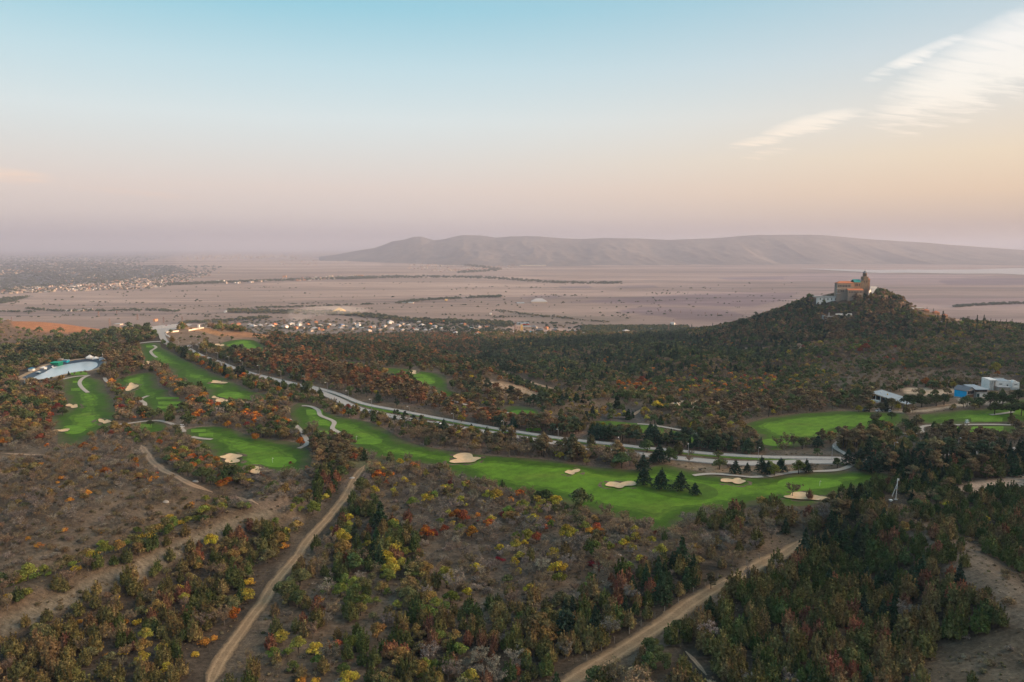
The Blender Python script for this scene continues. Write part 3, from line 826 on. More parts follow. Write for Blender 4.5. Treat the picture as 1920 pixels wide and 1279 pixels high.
i, j = np.meshgrid(np.arange(len(RX) - 1), np.arange(nn - 1), indexing='ij'); a = (i * nn + j).ravel()
me = quick_mesh('distant_hills', V, np.column_stack([a, a + nn, a + nn + 1, a + 1])); shade_smooth(me)
m_, nt_ = new_mat('dry_hillside'); b_ = NB(nt_); p_ = b_.pos()
c_ = b_.mix(b_.mr(b_.noise(b_.mapping(p_, (1, 0.4, 1)), 0.0022, 6, 0.6), 0.35, 0.65, 0, 1), (0.078, 0.077, 0.080), (0.145, 0.128, 0.120))
b_.out(b_.scale(c_, b_.mr(b_.noise(p_, 0.01, 5, 0.65), 0.3, 0.7, 0.75, 1.25)), 0.95)
tag(link('distant_hills', me, m_), kind='structure')

# lake far beyond the castle hill
lk = [(1500,503.2),(1590,505.2),(1640,506.2),(1700,505.6),(1760,505.8),(1830,505.2),(1900,503),(1990,502),(2100,502),(2100,516),(1990,516.5),(1920,515.2),(1870,513),(1800,513.2),(1740,512.2),(1700,511.5),(1650,512.2),(1610,509.5),(1560,507)]
P = unproj(*zip(*lk), zplane=PLAIN + 2.6)
r_ = delaunay_2d_cdt([Vector((p[0], p[1])) for p in P], [], [list(range(len(P)))], 1, 1e-3)
me = quick_mesh('lake', np.array([(p.x, p.y, PLAIN + 2.6) for p in r_[0]]), np.array([t for t in r_[2]]))
tag(link('lake', me, mat_water('lake_water', (0.30, 0.26, 0.25), 0.35)), kind='structure')

# reservoir
r_ = delaunay_2d_cdt([Vector((p[0], p[1])) for p in POND], [], [list(range(len(POND)))], 1, 1e-3)
me = quick_mesh('reservoir_water', np.array([(p.x, p.y, PONDZ - 0.1) for p in r_[0]]), np.array([t for t in r_[2]]))
tag(link('reservoir_water', me, M['water']), kind='structure')


def ring(name, W, d0, d1, off, mat, parts=None):
    W = np.asarray(W); c = W.mean(0)
    t = np.roll(W, -1, 0) - np.roll(W, 1, 0); t /= np.linalg.norm(t, axis=1)[:, None]
    area = 0.5 * np.sum(W[:, 0] * np.roll(W[:, 1], -1) - np.roll(W[:, 0], -1) * W[:, 1])
    nrm = np.column_stack([t[:, 1], -t[:, 0]]) * np.sign(area)
    k = np.linspace(d0, d1, 6)
    if mat in (M['dirt'], M['dirt2']): wv = wv * (0.12 + 0.88 * smooth(0, 9, q) * smooth(0, 9, s[-1] - q))
    P = W[:, None] + nrm[:, None] * k[None, :, None]
    V = np.concatenate([P, (T(P[..., 0], P[..., 1]) + off)[..., None]], -1).reshape(-1, 3)
    n = len(W); F = []
    for i in range(n):
        for j in range(5):
            a, b = i * 6 + j, ((i + 1) % n) * 6 + j
            F.append((a, a + 1, b + 1, b))
    me = quick_mesh(name, V, np.array(F)); shade_smooth(me)
    return tag(link(name, me, mat), kind='structure')


ring('reservoir_liner', POND, -0.8, 4.4, 0.12, M['liner'])
ring('reservoir_bank', POND, 4.3, 8.5, 0.16, M['bank'])

# turf, greens, tees, bunkers
TURFW = {}
for k, poly in TURF.items():
    sp = spline(poly, 4) if k != 'median' else np.array(poly, float)
    W = unproj(sp[:, 0], sp[:, 1])[:, :2]; TURFW[k] = W
    stp = 3.0 if k == 'main' else 3.5
    sheet('fairway' if k not in ('median', 'bank') else 'grass_verge', W, 0.10, M['turf'] if k not in ('bank', 'median') else M['turf_dark'], stp)
sheet('rough_island', unproj(*zip(*spline(CEDAR_ISLAND, 4))), 0.18, M['turf_dark'], 2.5)


def ell(cx, cy, w, h, n=28, wob=0.08, sd=1):
    a = np.linspace(0, 2 * PI, n, endpoint=False); r = 1 + wob * np.cos(2 * a + sd) + wob * 0.7 * np.cos(3 * a + sd * 2.3)
    return unproj(cx + w * r * np.cos(a), cy + h * r * np.sin(a))


for q, (gx_, gy_, gw, gh) in enumerate(GREENS):
    sheet('putting_green', ell(gx_, gy_, gw, gh, sd=q), 0.17, M['green'], 2.5)
for q, (gx_, gy_, gw, gh) in enumerate(TEES):
    if gw: sheet('tee_box', unproj([gx_ - gw, gx_ + gw, gx_ + gw * 0.97, gx_ - gw * 0.95], [gy_ - gh * 0.9, gy_ - gh, gy_ + gh, gy_ + gh * 1.1]), 0.19, M['tee'], 2.5)
BUNK_LABEL = ['largest pale sand bunker, wide and notched, on the upper half of the long lower fairway', 'small oval sand bunker alone near the bare trees in the lower fairway', 'kidney shaped sand bunker just left of the dark cedar clump',
 'round sand bunker with a bite out of its right side, right of the cedar clump', 'long ragged sand bunker below the flagged green at the lower fairway end', 'pale bunker left of the small oval green at the home hole', 'pale sand bunker along the near edge of the home hole green',
 'ragged bunker on the short fairway between two tree belts', 'small notched bunker half way down the reservoir fairway', 'bunker at the right edge of the reservoir fairway foot', 'thin bunker at the left foot of the reservoir fairway', 'flat bunker beside the upper end of the long fairway',
 'thin bunker in the middle of the long fairway', 'broad bunker at the lower end of the long fairway', 'sliver of a bunker above the broad one at the long fairway end', 'pale bunker on the round fairway above the valley',
 'bunker at the left end of the farthest fairway beside the road', 'left of two slim bunkers below the farthest fairway', 'right of two slim bunkers below the farthest fairway', 'tiny bunker among the pines above the road']
for (bx, by, bw, bh, sd), W, lb in zip(BUNKERS, BUNKW, BUNK_LABEL):
    o = sheet('sand_bunker', W, 0.58, M['sand'], 1.6, kind=None)
    tag(o, lb, 'bunker', 'sand bunkers of the golf course')

# roads, paths, tracks
ROADW = {}; q = 0
for k, (ln, w, s_) in ROADS.items():
    o, W = strip(k, ln, w, 0.30 + 0.04 * q, M['asphalt'], across=7); ROADW[k] = W; q += 1
pk = [(272,620),(284,613),(310,609.5),(345,607),(360,609),(345,614),(325,619),(310,624),(303,629),(288,627)]
PARKW = unproj(*zip(*spline(pk, 4)))
sheet('parking_area', PARKW, 0.25, M['asphalt'], 4)
# kerbs of the roads: real low steps
M['kerb'] = mat_plain('kerb_concrete', (0.42, 0.40, 0.38), 0.9)


def kerb(name, W, off):
    t = np.gradient(W, axis=0); t /= np.linalg.norm(t, axis=1)[:, None]; nrm = np.column_stack([-t[:, 1], t[:, 0]])
    A, B = W + nrm * off, W + nrm * (off + 0.28 * np.sign(off)); z = T(W[:, 0], W[:, 1]) + 0.30
    V = []
    for P_, dz in ((A, -0.3), (A, 0.17), (B, 0.17), (B, -0.3)): V.append(np.column_stack([P_, z + dz]))
    V = np.stack(V, 1).reshape(-1, 3); F = []
    for i in range(len(W) - 1):
        for j in range(3): a = i * 4 + j; F.append((a, a + 4, a + 5, a + 1))
    return tag(link(name, quick_mesh(name, V, np.array(F)), M['kerb']), kind='structure')


for k in ('main_road', 'upper_road'):
    w = ROADS[k][1] / 2
    kerb(k + '_kerb', ROADW[k], w); kerb(k + '_kerb', ROADW[k], -w)
for k, ls in PATHS.items():
    for q, ln in enumerate(ls):
        wd = {'cart_path': 2.6, 'dirt_track': 5.9 if q else 4.3, 'footpath': 3.0}[k]
        if k == 'footpath' and q == 0: wd = 4.2
        if k == 'footpath' and q in (4, 5, 6, 8): wd = 4.5
        strip(k, ln, wd, {'cart_path': 0.36, 'dirt_track': 0.14, 'footpath': 0.14}[k] + 0.003 * q, {'cart_path': M['path'], 'dirt_track': M['dirt'], 'footpath': M['dirt2']}[k], across=6 if k == 'cart_path' else 12, step=2.5)

# ------------------------------------------------------------------ foliage material and tree kinds
def mat_foliage(name, transl=0.10, rough=True):
    m, nt = new_mat(name); b = NB(nt)
    tint = b.n('ShaderNodeAttribute', attribute_name='tint', attribute_type='INSTANCER').outputs['Color']
    sh = b.n('ShaderNodeAttribute', attribute_name='leafvar').outputs['Fac']
    sh2 = b.n('ShaderNodeAttribute', attribute_name='tuftvar').outputs['Fac']
    c = b.scale(tint, b.math('MULTIPLY', b.mr(sh, 0, 1, 0.55, 1.5), b.mr(sh2, 0, 1, 0.75, 1.25)))
    hs = b.n('ShaderNodeHueSaturation'); b.l(b.mr(sh2, 0, 1, 0.482, 0.518), hs.inputs['Hue']); hs.inputs['Saturation'].default_value = 1.0; b.l(c, hs.inputs['Color'])
    d = b.n('ShaderNodeBsdfDiffuse'); b.l(hs.outputs[0], d.inputs[0])
    t = b.n('ShaderNodeBsdfTranslucent'); b.l(hs.outputs[0], t.inputs[0])
    x = b.n('ShaderNodeMixShader'); x.inputs[0].default_value = transl; b.l(d.outputs[0], x.inputs[1]); b.l(t.outputs[0], x.inputs[2])
    o = b.n('ShaderNodeOutputMaterial'); b.l(x.outputs[0], o.inputs[0])
    return m


M['leaf'] = mat_foliage('foliage')
M['bark'] = mat_plain('bark', (0.075, 0.060, 0.048), 0.95, 0.3, 3)
M['palebark'] = mat_plain('pale_bark', (0.19, 0.17, 0.15), 0.95, 0.3, 3)


class Crown:
    def __init__(s, seed): s.r = np.random.default_rng(seed); s.P = []; s.N = []; s.S = []; s.T = []; s.asp = []
    def shell(s, c, rad, n, size, tv=None, up=0.25, inner=0.55, aspect=1.3, squash=(1, 1, 1)):
        r = s.r; d = r.normal(size=(n, 3)); d /= np.linalg.norm(d, axis=1)[:, None]
        k = inner + (1 - inner) * r.random(n) ** 0.5
        s.P.append(np.array(c) + d * k[:, None] * np.array(rad)); nn = d / np.array(rad) * np.mean(rad) + np.array([0, 0, up]) + r.normal(size=(n, 3)) * 0.45
        s.N.append(nn / np.linalg.norm(nn, axis=1)[:, None]); s.S.append(size * r.uniform(0.6, 1.4, n)); s.T.append(np.full(n, r.random() if tv is None else tv)); s.asp.append(np.full(n, aspect))
    def cone(s, base, tip, r0, n, size, tv=None, up=0.3, bulge=0.6, aspect=1.6):
        """a leafy spire between two points: widest low down, pointed above"""
        r = s.r; base = np.array(base, float); tip = np.array(tip, float); ax = tip - base; L = np.linalg.norm(ax); ax /= L
        u = np.cross(ax, [0.3, 0.9, 0.1]); u /= np.linalg.norm(u); v = np.cross(ax, u)
        h = r.random(n) ** 1.25; a = r.uniform(0, 2 * PI, n); w = r0 * (np.sin(np.clip(h * 1.15 + 0.12, 0, 1) * PI) ** bulge * (1 - h) ** 0.55) * r.uniform(0.55, 1.08, n)
        d = u * np.cos(a)[:, None] + v * np.sin(a)[:, None]
        s.P.append(base + ax * (h * L)[:, None] + d * w[:, None]); nn = d + ax * 0.45 + np.array([0, 0, up]) + r.normal(size=(n, 3)) * 0.4
        s.N.append(nn / np.linalg.norm(nn, axis=1)[:, None]); s.S.append(size * r.uniform(0.6, 1.4, n)); s.T.append(np.full(n, r.random() if tv is None else tv)); s.asp.append(np.full(n, aspect))
    def tris(s):
        P = np.concatenate(s.P); N = np.concatenate(s.N); S = np.concatenate(s.S); A = np.concatenate(s.asp); n = len(P)
        q = s.r.normal(size=(n, 3)); U = np.cross(N, q); U /= np.linalg.norm(U, axis=1)[:, None] + 1e-9; W = np.cross(N, U)
        a = s.r.uniform(0, 2 * PI, n)
        E = U * np.cos(a)[:, None] + W * np.sin(a)[:, None]; G = np.cross(N, E)
        V = np.stack([P + E * (S * A)[:, None], P - E * (S * A * 0.6)[:, None] + G * (S * 0.75)[:, None], P - E * (S * A * 0.6)[:, None] - G * (S * 0.75)[:, None]], 1)
        return V.reshape(-1, 3), np.concatenate(s.T), s.r.random(n)


def tube(P, R, sides=5):
    """tapered tube through points"""
    P = np.asarray(P, float); V = []; F = []
    for i, p in enumerate(P):
        t = P[min(i + 1, len(P) - 1)] - P[max(i - 1, 0)]; t /= np.linalg.norm(t) + 1e-9
        u = np.cross(t, [0.31, 0.2, 0.93] if abs(t[2]) < 0.9 else [1, 0.2, 0]); u /= np.linalg.norm(u); v = np.cross(t, u)
        for k in range(sides):
            a = 2 * PI * k / sides; V.append(p + (u * math.cos(a) + v * math.sin(a)) * R[i])
    for i in range(len(P) - 1):
        for k in range(sides):
            a, b = i * sides + k, i * sides + (k + 1) % sides
            F.append((a, b, b + sides, a + sides))
    return V, F


def trunk_mesh(name, paths, sides=5):
    V = []; F = []
    for P, R in paths:
        v, f = tube(P, R, sides); o = len(V); V += v; F += [tuple(i + o for i in q) for q in f]
    return quick_mesh(name, np.array(V), np.array(F))


def crown_mesh(name, c):
    V, tv, lv = c.tris()
    me = quick_mesh(name, V, np.arange(len(V)).reshape(-1, 3))
    for nm, d in (('tuftvar', tv), ('leafvar', lv)):
        at = me.attributes.new(nm, 'FLOAT', 'FACE'); at.data.foreach_set('value', d.astype(np.float32))
    return me


def limbs(r, h0, h1, n, spread, rad, droop=0.0):
    out = []
    for k in range(n):
        a = 2 * PI * (k + r.uniform(0, 0.8)) / n; z0 = r.uniform(h0, (h0 + h1) / 2); L = spread * r.uniform(0.6, 1.0)
        p0 = np.array([0, 0, z0]); p2 = np.array([math.cos(a) * L, math.sin(a) * L, r.uniform((z0 + h1) / 2, h1) - droop])
        p1 = (p0 + p2) / 2 + np.array([0, 0, -0.04])
        out.append(([p0, p1, p2], [rad, rad * 0.6, rad * 0.2]))
    return out


# all trees are modelled one unit tall and scaled where they stand
def make_juniper(seed, q):
    """broad ovate juniper built of many upright pointed tufts"""
    c = Crown(seed); r = c.r; nt = r.integers(13, 19)
    for k in range(nt):
        t = math.sqrt((k + 0.3) / nt); a = k * 2.4 + r.uniform(-.5, .5); rr = 0.33 * t
        top = 1.0 - 0.62 * t ** 1.7 * r.uniform(0.75, 1.2); lo = 0.10 + 0.22 * (1 - t) + 0.08 * r.random()
        d = np.array([math.cos(a), math.sin(a), 0])
        c.cone(d * rr * 0.75 + (0, 0, lo), d * rr * 1.12 + (0, 0, max(top, lo + 0.24)), r.uniform(0.10, 0.145), int(78 * q), 0.033 / math.sqrt(q), bulge=0.7)
    c.shell((0, 0, 0.30), (0.30, 0.30, 0.22), int(150 * q), 0.045 / math.sqrt(q))
    c.shell((0, 0, 0.50), (0.18, 0.18, 0.26), int(120 * q), 0.05 / math.sqrt(q))
    return c, [([(0, 0, -0.05), (0.01, 0, 0.3), (0, 0.01, 0.7)], [0.03, 0.022, 0.008])] + limbs(r, 0.1, 0.5, 4, 0.2, 0.014)


def make_fir(seed, q):
    c = Crown(seed); r = c.r; nl = 13
    for k in range(nl):
        t = k / (nl - 1); z = 0.14 + 0.80 * t; w = 0.30 * (1 - t) ** 0.85 + 0.02; nb = max(3, int(8 * (1 - t) + 3))
        for j in range(nb):
            a = 2 * PI * (j + r.uniform(0, 0.9)) / nb + k; L = w * r.uniform(0.7, 1.15); d = np.array([math.cos(a), math.sin(a), 0])
            c.cone(np.array([0, 0, z]) + d * L * 0.12, np.array([0, 0, z - 0.02 - 0.04 * (1 - t)]) + d * L, 0.05 * (1 - 0.5 * t), max(3, int(11 * q)), 0.034 / math.sqrt(q), up=0.5)
    c.cone((0, 0, 0.8), (0, 0, 1.02), 0.05, int(20 * q), 0.03)
    return c, [([(0, 0, -0.05), (0, 0, 0.5), (0, 0, 0.95)], [0.024, 0.014, 0.004])]


def make_cedar(seed, q):
    """wide layered cedar with level boughs and a nodding tip"""
    c = Crown(seed); r = c.r; nl = 9
    for k in range(nl):
        t = k / (nl - 1); z = 0.16 + 0.72 * t; w = 0.40 * (1 - t) ** 0.8 + 0.03; nb = max(4, int(8 * (1 - t) + 3))
        for j in range(nb):
            a = 2 * PI * (j + r.uniform(0, 0.9)) / nb + k * 0.7; L = w * r.uniform(0.6, 1.2); d = np.array([math.cos(a), math.sin(a), 0])
            for e in (0.45, 0.8, 1.0):
                c.shell(np.array([0, 0, z + 0.03 * math.sin(e * 3)]) + d * L * e, (0.075, 0.075, 0.022), max(2, int(9 * q)), 0.036 / math.sqrt(q), up=0.9, inner=0.1)
    c.cone((0, 0, 0.82), (0.03, 0, 1.03), 0.045, int(22 * q), 0.028)
    return c, [([(0, 0, -0.05), (0, 0, 0.5), (0.01, 0, 0.95)], [0.028, 0.017, 0.004])] + limbs(r, 0.2, 0.7, 7, 0.3, 0.008)


def make_oak(seed, q):
    c = Crown(seed); r = c.r; nl = r.integers(11, 16)
    for k in range(nl):
        a = r.uniform(0, 2 * PI); t = r.random() ** 0.7; rr = 0.36 * t; z = 0.80 - 0.42 * t ** 1.6 * r.uniform(0.6, 1.1) - 0.1 * r.random()
        c.shell((math.cos(a) * rr, math.sin(a) * rr, z), (0.155 * r.uniform(.8, 1.25),) * 2 + (0.125 * r.uniform(.8, 1.2),), int(80 * q), 0.036 / math.sqrt(q), up=0.35)
    c.shell((0, 0, 0.5), (0.25, 0.25, 0.18), int(70 * q), 0.045 / math.sqrt(q))
    return c, [([(0, 0, -0.05), (0.01, 0.01, 0.22), (0, 0.02, 0.55)], [0.035, 0.026, 0.012])] + limbs(r, 0.2, 0.75, 6, 0.32, 0.016)


def make_bare(seed, q):
    """leafless or nearly leafless tree: forking limbs and a haze of fine twigs"""
    c = Crown(seed); r = c.r; paths = [([(0, 0, -0.05), (0.015, 0, 0.2), (0.0, 0.02, 0.38)], [0.028, 0.02, 0.014])]
    tips = []
    for k in range(7):
        a = 2 * PI * (k + r.uniform(0, .8)) / 7; L = r.uniform(0.22, 0.4); p0 = np.array([0, 0, r.uniform(0.22, 0.4)]); p2 = np.array([math.cos(a) * L, math.sin(a) * L, r.uniform(0.6, 0.9)])
        pm = p0 * 0.5 + p2 * 0.5 + r.normal(size=3) * 0.02; paths.append(([p0, pm, p2], [0.013, 0.008, 0.003])); tips += [pm, p2, (pm + p2) / 2]
        for j in range(3):
            e = p2 + r.normal(size=3) * 0.1 + np.array([0, 0, 0.05]); paths.append(([pm, (pm + e) / 2, e], [0.006, 0.004, 0.0015])); tips.append(e)
    for p in tips:
        c.shell(p, (0.12, 0.12, 0.10), max(3, int(22 * q)), 0.020 / math.sqrt(q), inner=0.1, aspect=2.6, up=0.1)
    return c, paths


def make_pine(seed, q):
    """clear trunk and a ragged crown of flat clumps"""
    c = Crown(seed); r = c.r
    for k in range(12):
        t = r.random(); a = r.uniform(0, 2 * PI); rr = (0.25 * (1 - t) + 0.06) * math.sqrt(r.random()); z = 0.42 + 0.5 * t
        c.shell((math.cos(a) * rr, math.sin(a) * rr, z), (0.13 * r.uniform(.8, 1.2),) * 2 + (0.075,), int(70 * q), 0.034 / math.sqrt(q), up=0.6, inner=0.3)
    c.shell((0, 0, 0.93), (0.07, 0.07, 0.08), int(40 * q), 0.03 / math.sqrt(q), up=0.5)
    return c, [([(0, 0, -0.05), (0.015, 0, 0.45), (0, 0, 0.9)], [0.022, 0.016, 0.006])] + limbs(r, 0.38, 0.85, 5, 0.2, 0.009)


def make_cypress(seed, q):
    c = Crown(seed)
    c.cone((0, 0, 0.03), (0, 0, 1.02), 0.15, int(420 * q), 0.035 / math.sqrt(q), bulge=0.5)
    return c, [([(0, 0, -0.05), (0, 0, 0.4)], [0.02, 0.01])]


def make_shrub(seed, q):
    c = Crown(seed); r = c.r
    for k in range(7):
        a = r.uniform(0, 2 * PI); rr = 0.4 * math.sqrt(r.random())
        c.shell((math.cos(a) * rr, math.sin(a) * rr, 0.42 + 0.22 * r.random() - 0.3 * rr), (0.30, 0.30, 0.30), int(55 * q), 0.055 / math.sqrt(q), up=0.3, aspect=1.6)
    return c, limbs(r, 0.0, 0.6, 5, 0.35, 0.02)


KINDS = {'juniper_tree': (make_juniper, 6), 'fir_tree': (make_fir, 3), 'cedar_tree': (make_cedar, 3), 'oak_tree': (make_oak, 6), 'bare_tree': (make_bare, 5), 'pine_tree': (make_pine, 4), 'cypress_tree': (make_cypress, 2), 'shrub': (make_shrub, 4)}
NEARM, FARC, NEARC = {}, {}, {}
for ki, (k, (fn, nv)) in enumerate(KINDS.items()):
    NEARM[k] = []
    FARC[k] = bpy.data.collections.new(k + '_far_forms'); NEARC[k] = bpy.data.collections.new(k + '_near_forms')
    for v in range(nv):
        c, paths = fn(100 * ki + v, 1.0)
        cm = crown_mesh(k + '_crown', c); cm.materials.append(M['leaf'])
        tm = trunk_mesh(k + '_trunk', paths, 5); tm.materials.append(M['palebark'] if k in ('bare_tree',) else M['bark'])
        NEARM[k].append((cm, tm))
        for colx, qq, sd in ((NEARC[k], 0.62, 4), (FARC[k], 0.13 if k != 'cypress_tree' else 0.2, 3)):
            c2, paths2 = fn(100 * ki + v, qq)
            V, tv, lv = c2.tris(); tV = []; tF = []
            for P_, R_ in (paths2 if qq > 0.3 else paths2[:1]):
                vv_, ff_ = tube(P_, R_, sd); o_ = len(tV) + len(V); tV += vv_
                for q4 in ff_: tF += [(q4[0] + o_, q4[1] + o_, q4[2] + o_), (q4[0] + o_, q4[2] + o_, q4[3] + o_)]
            nL = len(V) // 3
            mm = quick_mesh(k + '_form', np.vstack([V, np.array(tV)]), np.vstack([np.arange(len(V)).reshape(-1, 3), np.array(tF)]))
            mm.materials.append(M['leaf']); mm.materials.append(M['palebark'] if k == 'bare_tree' else M['bark'])
            mi = np.zeros(nL + len(tF), np.int32); mi[nL:] = 1; mm.polygons.foreach_set('material_index', mi)
            for nm, dd in (('tuftvar', tv), ('leafvar', lv)):
                at = mm.attributes.new(nm, 'FLOAT', 'FACE'); at.data.foreach_set('value', np.concatenate([dd, np.full(len(tF), .5)]).astype(np.float32))
            colx.objects.link(bpy.data.objects.new('%s_form_%02d' % (k, v), mm))


def gn_scatter(name, coll, P, rot, scl, tint, var):
    me = bpy.data.meshes.new(name); n = len(P)
    me.vertices.add(n); me.vertices.foreach_set('co', np.asarray(P, np.float32).ravel())
    def at(nm, ty, key, d): a = me.attributes.new(nm, ty, 'POINT'); a.data.foreach_set(key, np.ascontiguousarray(d).ravel())
    at('rot', 'FLOAT_VECTOR', 'vector', np.asarray(rot, np.float32)); at('scl', 'FLOAT_VECTOR', 'vector', np.asarray(scl, np.float32))
    at('tint', 'FLOAT_COLOR', 'color', np.column_stack([tint, np.ones(n)]).astype(np.float32)); at('var', 'INT', 'value', np.asarray(var, np.int32))
    o = bpy.data.objects.new(name, me); COL.objects.link(o)
    ng = bpy.data.node_groups.new(name, 'GeometryNodeTree')
    ng.interface.new_socket('Geometry', in_out='INPUT', socket_type='NodeSocketGeometry'); ng.interface.new_socket('Geometry', in_out='OUTPUT', socket_type='NodeSocketGeometry')
    N, L = ng.nodes.new, ng.links.new
    gi, go = N('NodeGroupInput'), N('NodeGroupOutput'); ci = N('GeometryNodeCollectionInfo'); ci.inputs['Collection'].default_value = coll; ci.inputs['Separate Children'].default_value = True; ci.inputs['Reset Children'].default_value = True
    ip = N('GeometryNodeInstanceOnPoints'); ip.inputs['Pick Instance'].default_value = True
    def na(nm, ty): x = N('GeometryNodeInputNamedAttribute'); x.data_type = ty; x.inputs['Name'].default_value = nm; return x.outputs['Attribute']
    L(gi.outputs[0], ip.inputs['Points']); L(ci.outputs[0], ip.inputs['Instance']); L(na('var', 'INT'), ip.inputs['Instance Index'])
    er = N('FunctionNodeEulerToRotation'); L(na('rot', 'FLOAT_VECTOR'), er.inputs[0]); L(er.outputs[0], ip.inputs['Rotation']); L(na('scl', 'FLOAT_VECTOR'), ip.inputs['Scale'])
    L(ip.outputs[0], go.inputs[0])
    md = o.modifiers.new('scatter', 'NODES'); md.node_group = ng
    o['kind'] = 'stuff'
    return o


# ------------------------------------------------------------------ species as they look in the photograph: kind, colours, height range, width range
SPEC = {
 'jo': ('juniper_tree', [(.135,.108,.045), (.115,.108,.042), (.155,.118,.052), (.10,.095,.04), (.165,.120,.058)], (4.4, 6.8), (.85, 1.15)),
 'jg': ('juniper_tree', [(.065,.082,.028), (.08,.095,.034), (.052,.072,.028)], (4.4, 6.8), (.8, 1.1)),
 'jr': ('juniper_tree', [(.185,.090,.058), (.16,.085,.052), (.215,.095,.055)], (4.4, 6.4), (.85, 1.1)),
 'fd': ('fir_tree', [(.030,.050,.027), (.036,.058,.030), (.028,.043,.028)], (5.5, 9.0), (.9, 1.2)),
 'cd': ('cedar_tree', [(.030,.055,.038), (.036,.058,.036)], (8, 11), (.95, 1.1)),
 'oo': ('oak_tree', [(.36,.115,.022), (.29,.10,.024), (.32,.14,.027)], (3.6, 5.6), (1.1, 1.4)),
 'or': ('oak_tree', [(.21,.058,.030), (.16,.040,.03), (.24,.072,.035)], (3.0, 4.6), (1.1, 1.4)),
 'oy': ('oak_tree', [(.30,.23,.030), (.26,.21,.035), (.22,.20,.04)], (3.4, 5.6), (1.0, 1.3)),
 'og': ('oak_tree', [(.105,.130,.030), (.085,.11,.03), (.145,.155,.034)], (3.2, 5.6), (1.0, 1.3)),
 'ok': ('oak_tree', [(.115,.098,.044), (.145,.108,.044), (.095,.090,.044), (.18,.118,.042)], (3.8, 6.0), (1.05, 1.35)),
 'od': ('oak_tree', [(.055,.075,.03), (.07,.08,.033)], (4.5, 7.5), (1.0, 1.3)),
 'bg': ('bare_tree', [(.150,.128,.108), (.125,.108,.092), (.175,.148,.118)], (3.2, 5.0), (1.0, 1.3)),
 'bb': ('bare_tree', [(.150,.110,.075), (.125,.10,.066), (.17,.122,.076)], (3.4, 5.4), (1.0, 1.25)),
 'pd': ('pine_tree', [(.045,.060,.034), (.055,.068,.036), (.038,.054,.033)], (7, 10.5), (1.1, 1.4)),
 'pr': ('pine_tree', [(.17,.080,.040), (.14,.078,.04), (.20,.09,.042), (.11,.075,.04)], (6, 9.0), (1.15, 1.5)),
 'pb': ('pine_tree', [(.11,.08,.045), (.13,.088,.05), (.09,.075,.042)], (6, 9.5), (1.15, 1.5)),
 'cy': ('cypress_tree', [(.026,.040,.026)], (7, 11), (.9, 1.1)),
 'sg': ('shrub', [(.15,.13,.105), (.12,.10,.085), (.17,.14,.11)], (1.3, 2.5), (1.1, 1.6)),
 'sb': ('shrub', [(.11,.085,.05), (.14,.10,.055), (.09,.08,.045)], (1.5, 3.0), (1.1, 1.5)),
 'so': ('shrub', [(.40,.20,.035), (.33,.16,.03), (.36,.24,.03)], (1.4, 2.8), (1.1, 1.5)),
 'sr': ('shrub', [(.16,.02,.028), (.20,.035,.03)], (.9, 1.6), (1.3, 1.8)),
 'sgr': ('shrub', [(.10,.125,.03), (.085,.11,.028), (.15,.16,.034)], (1.3, 2.8), (1.0, 1.4)),
}
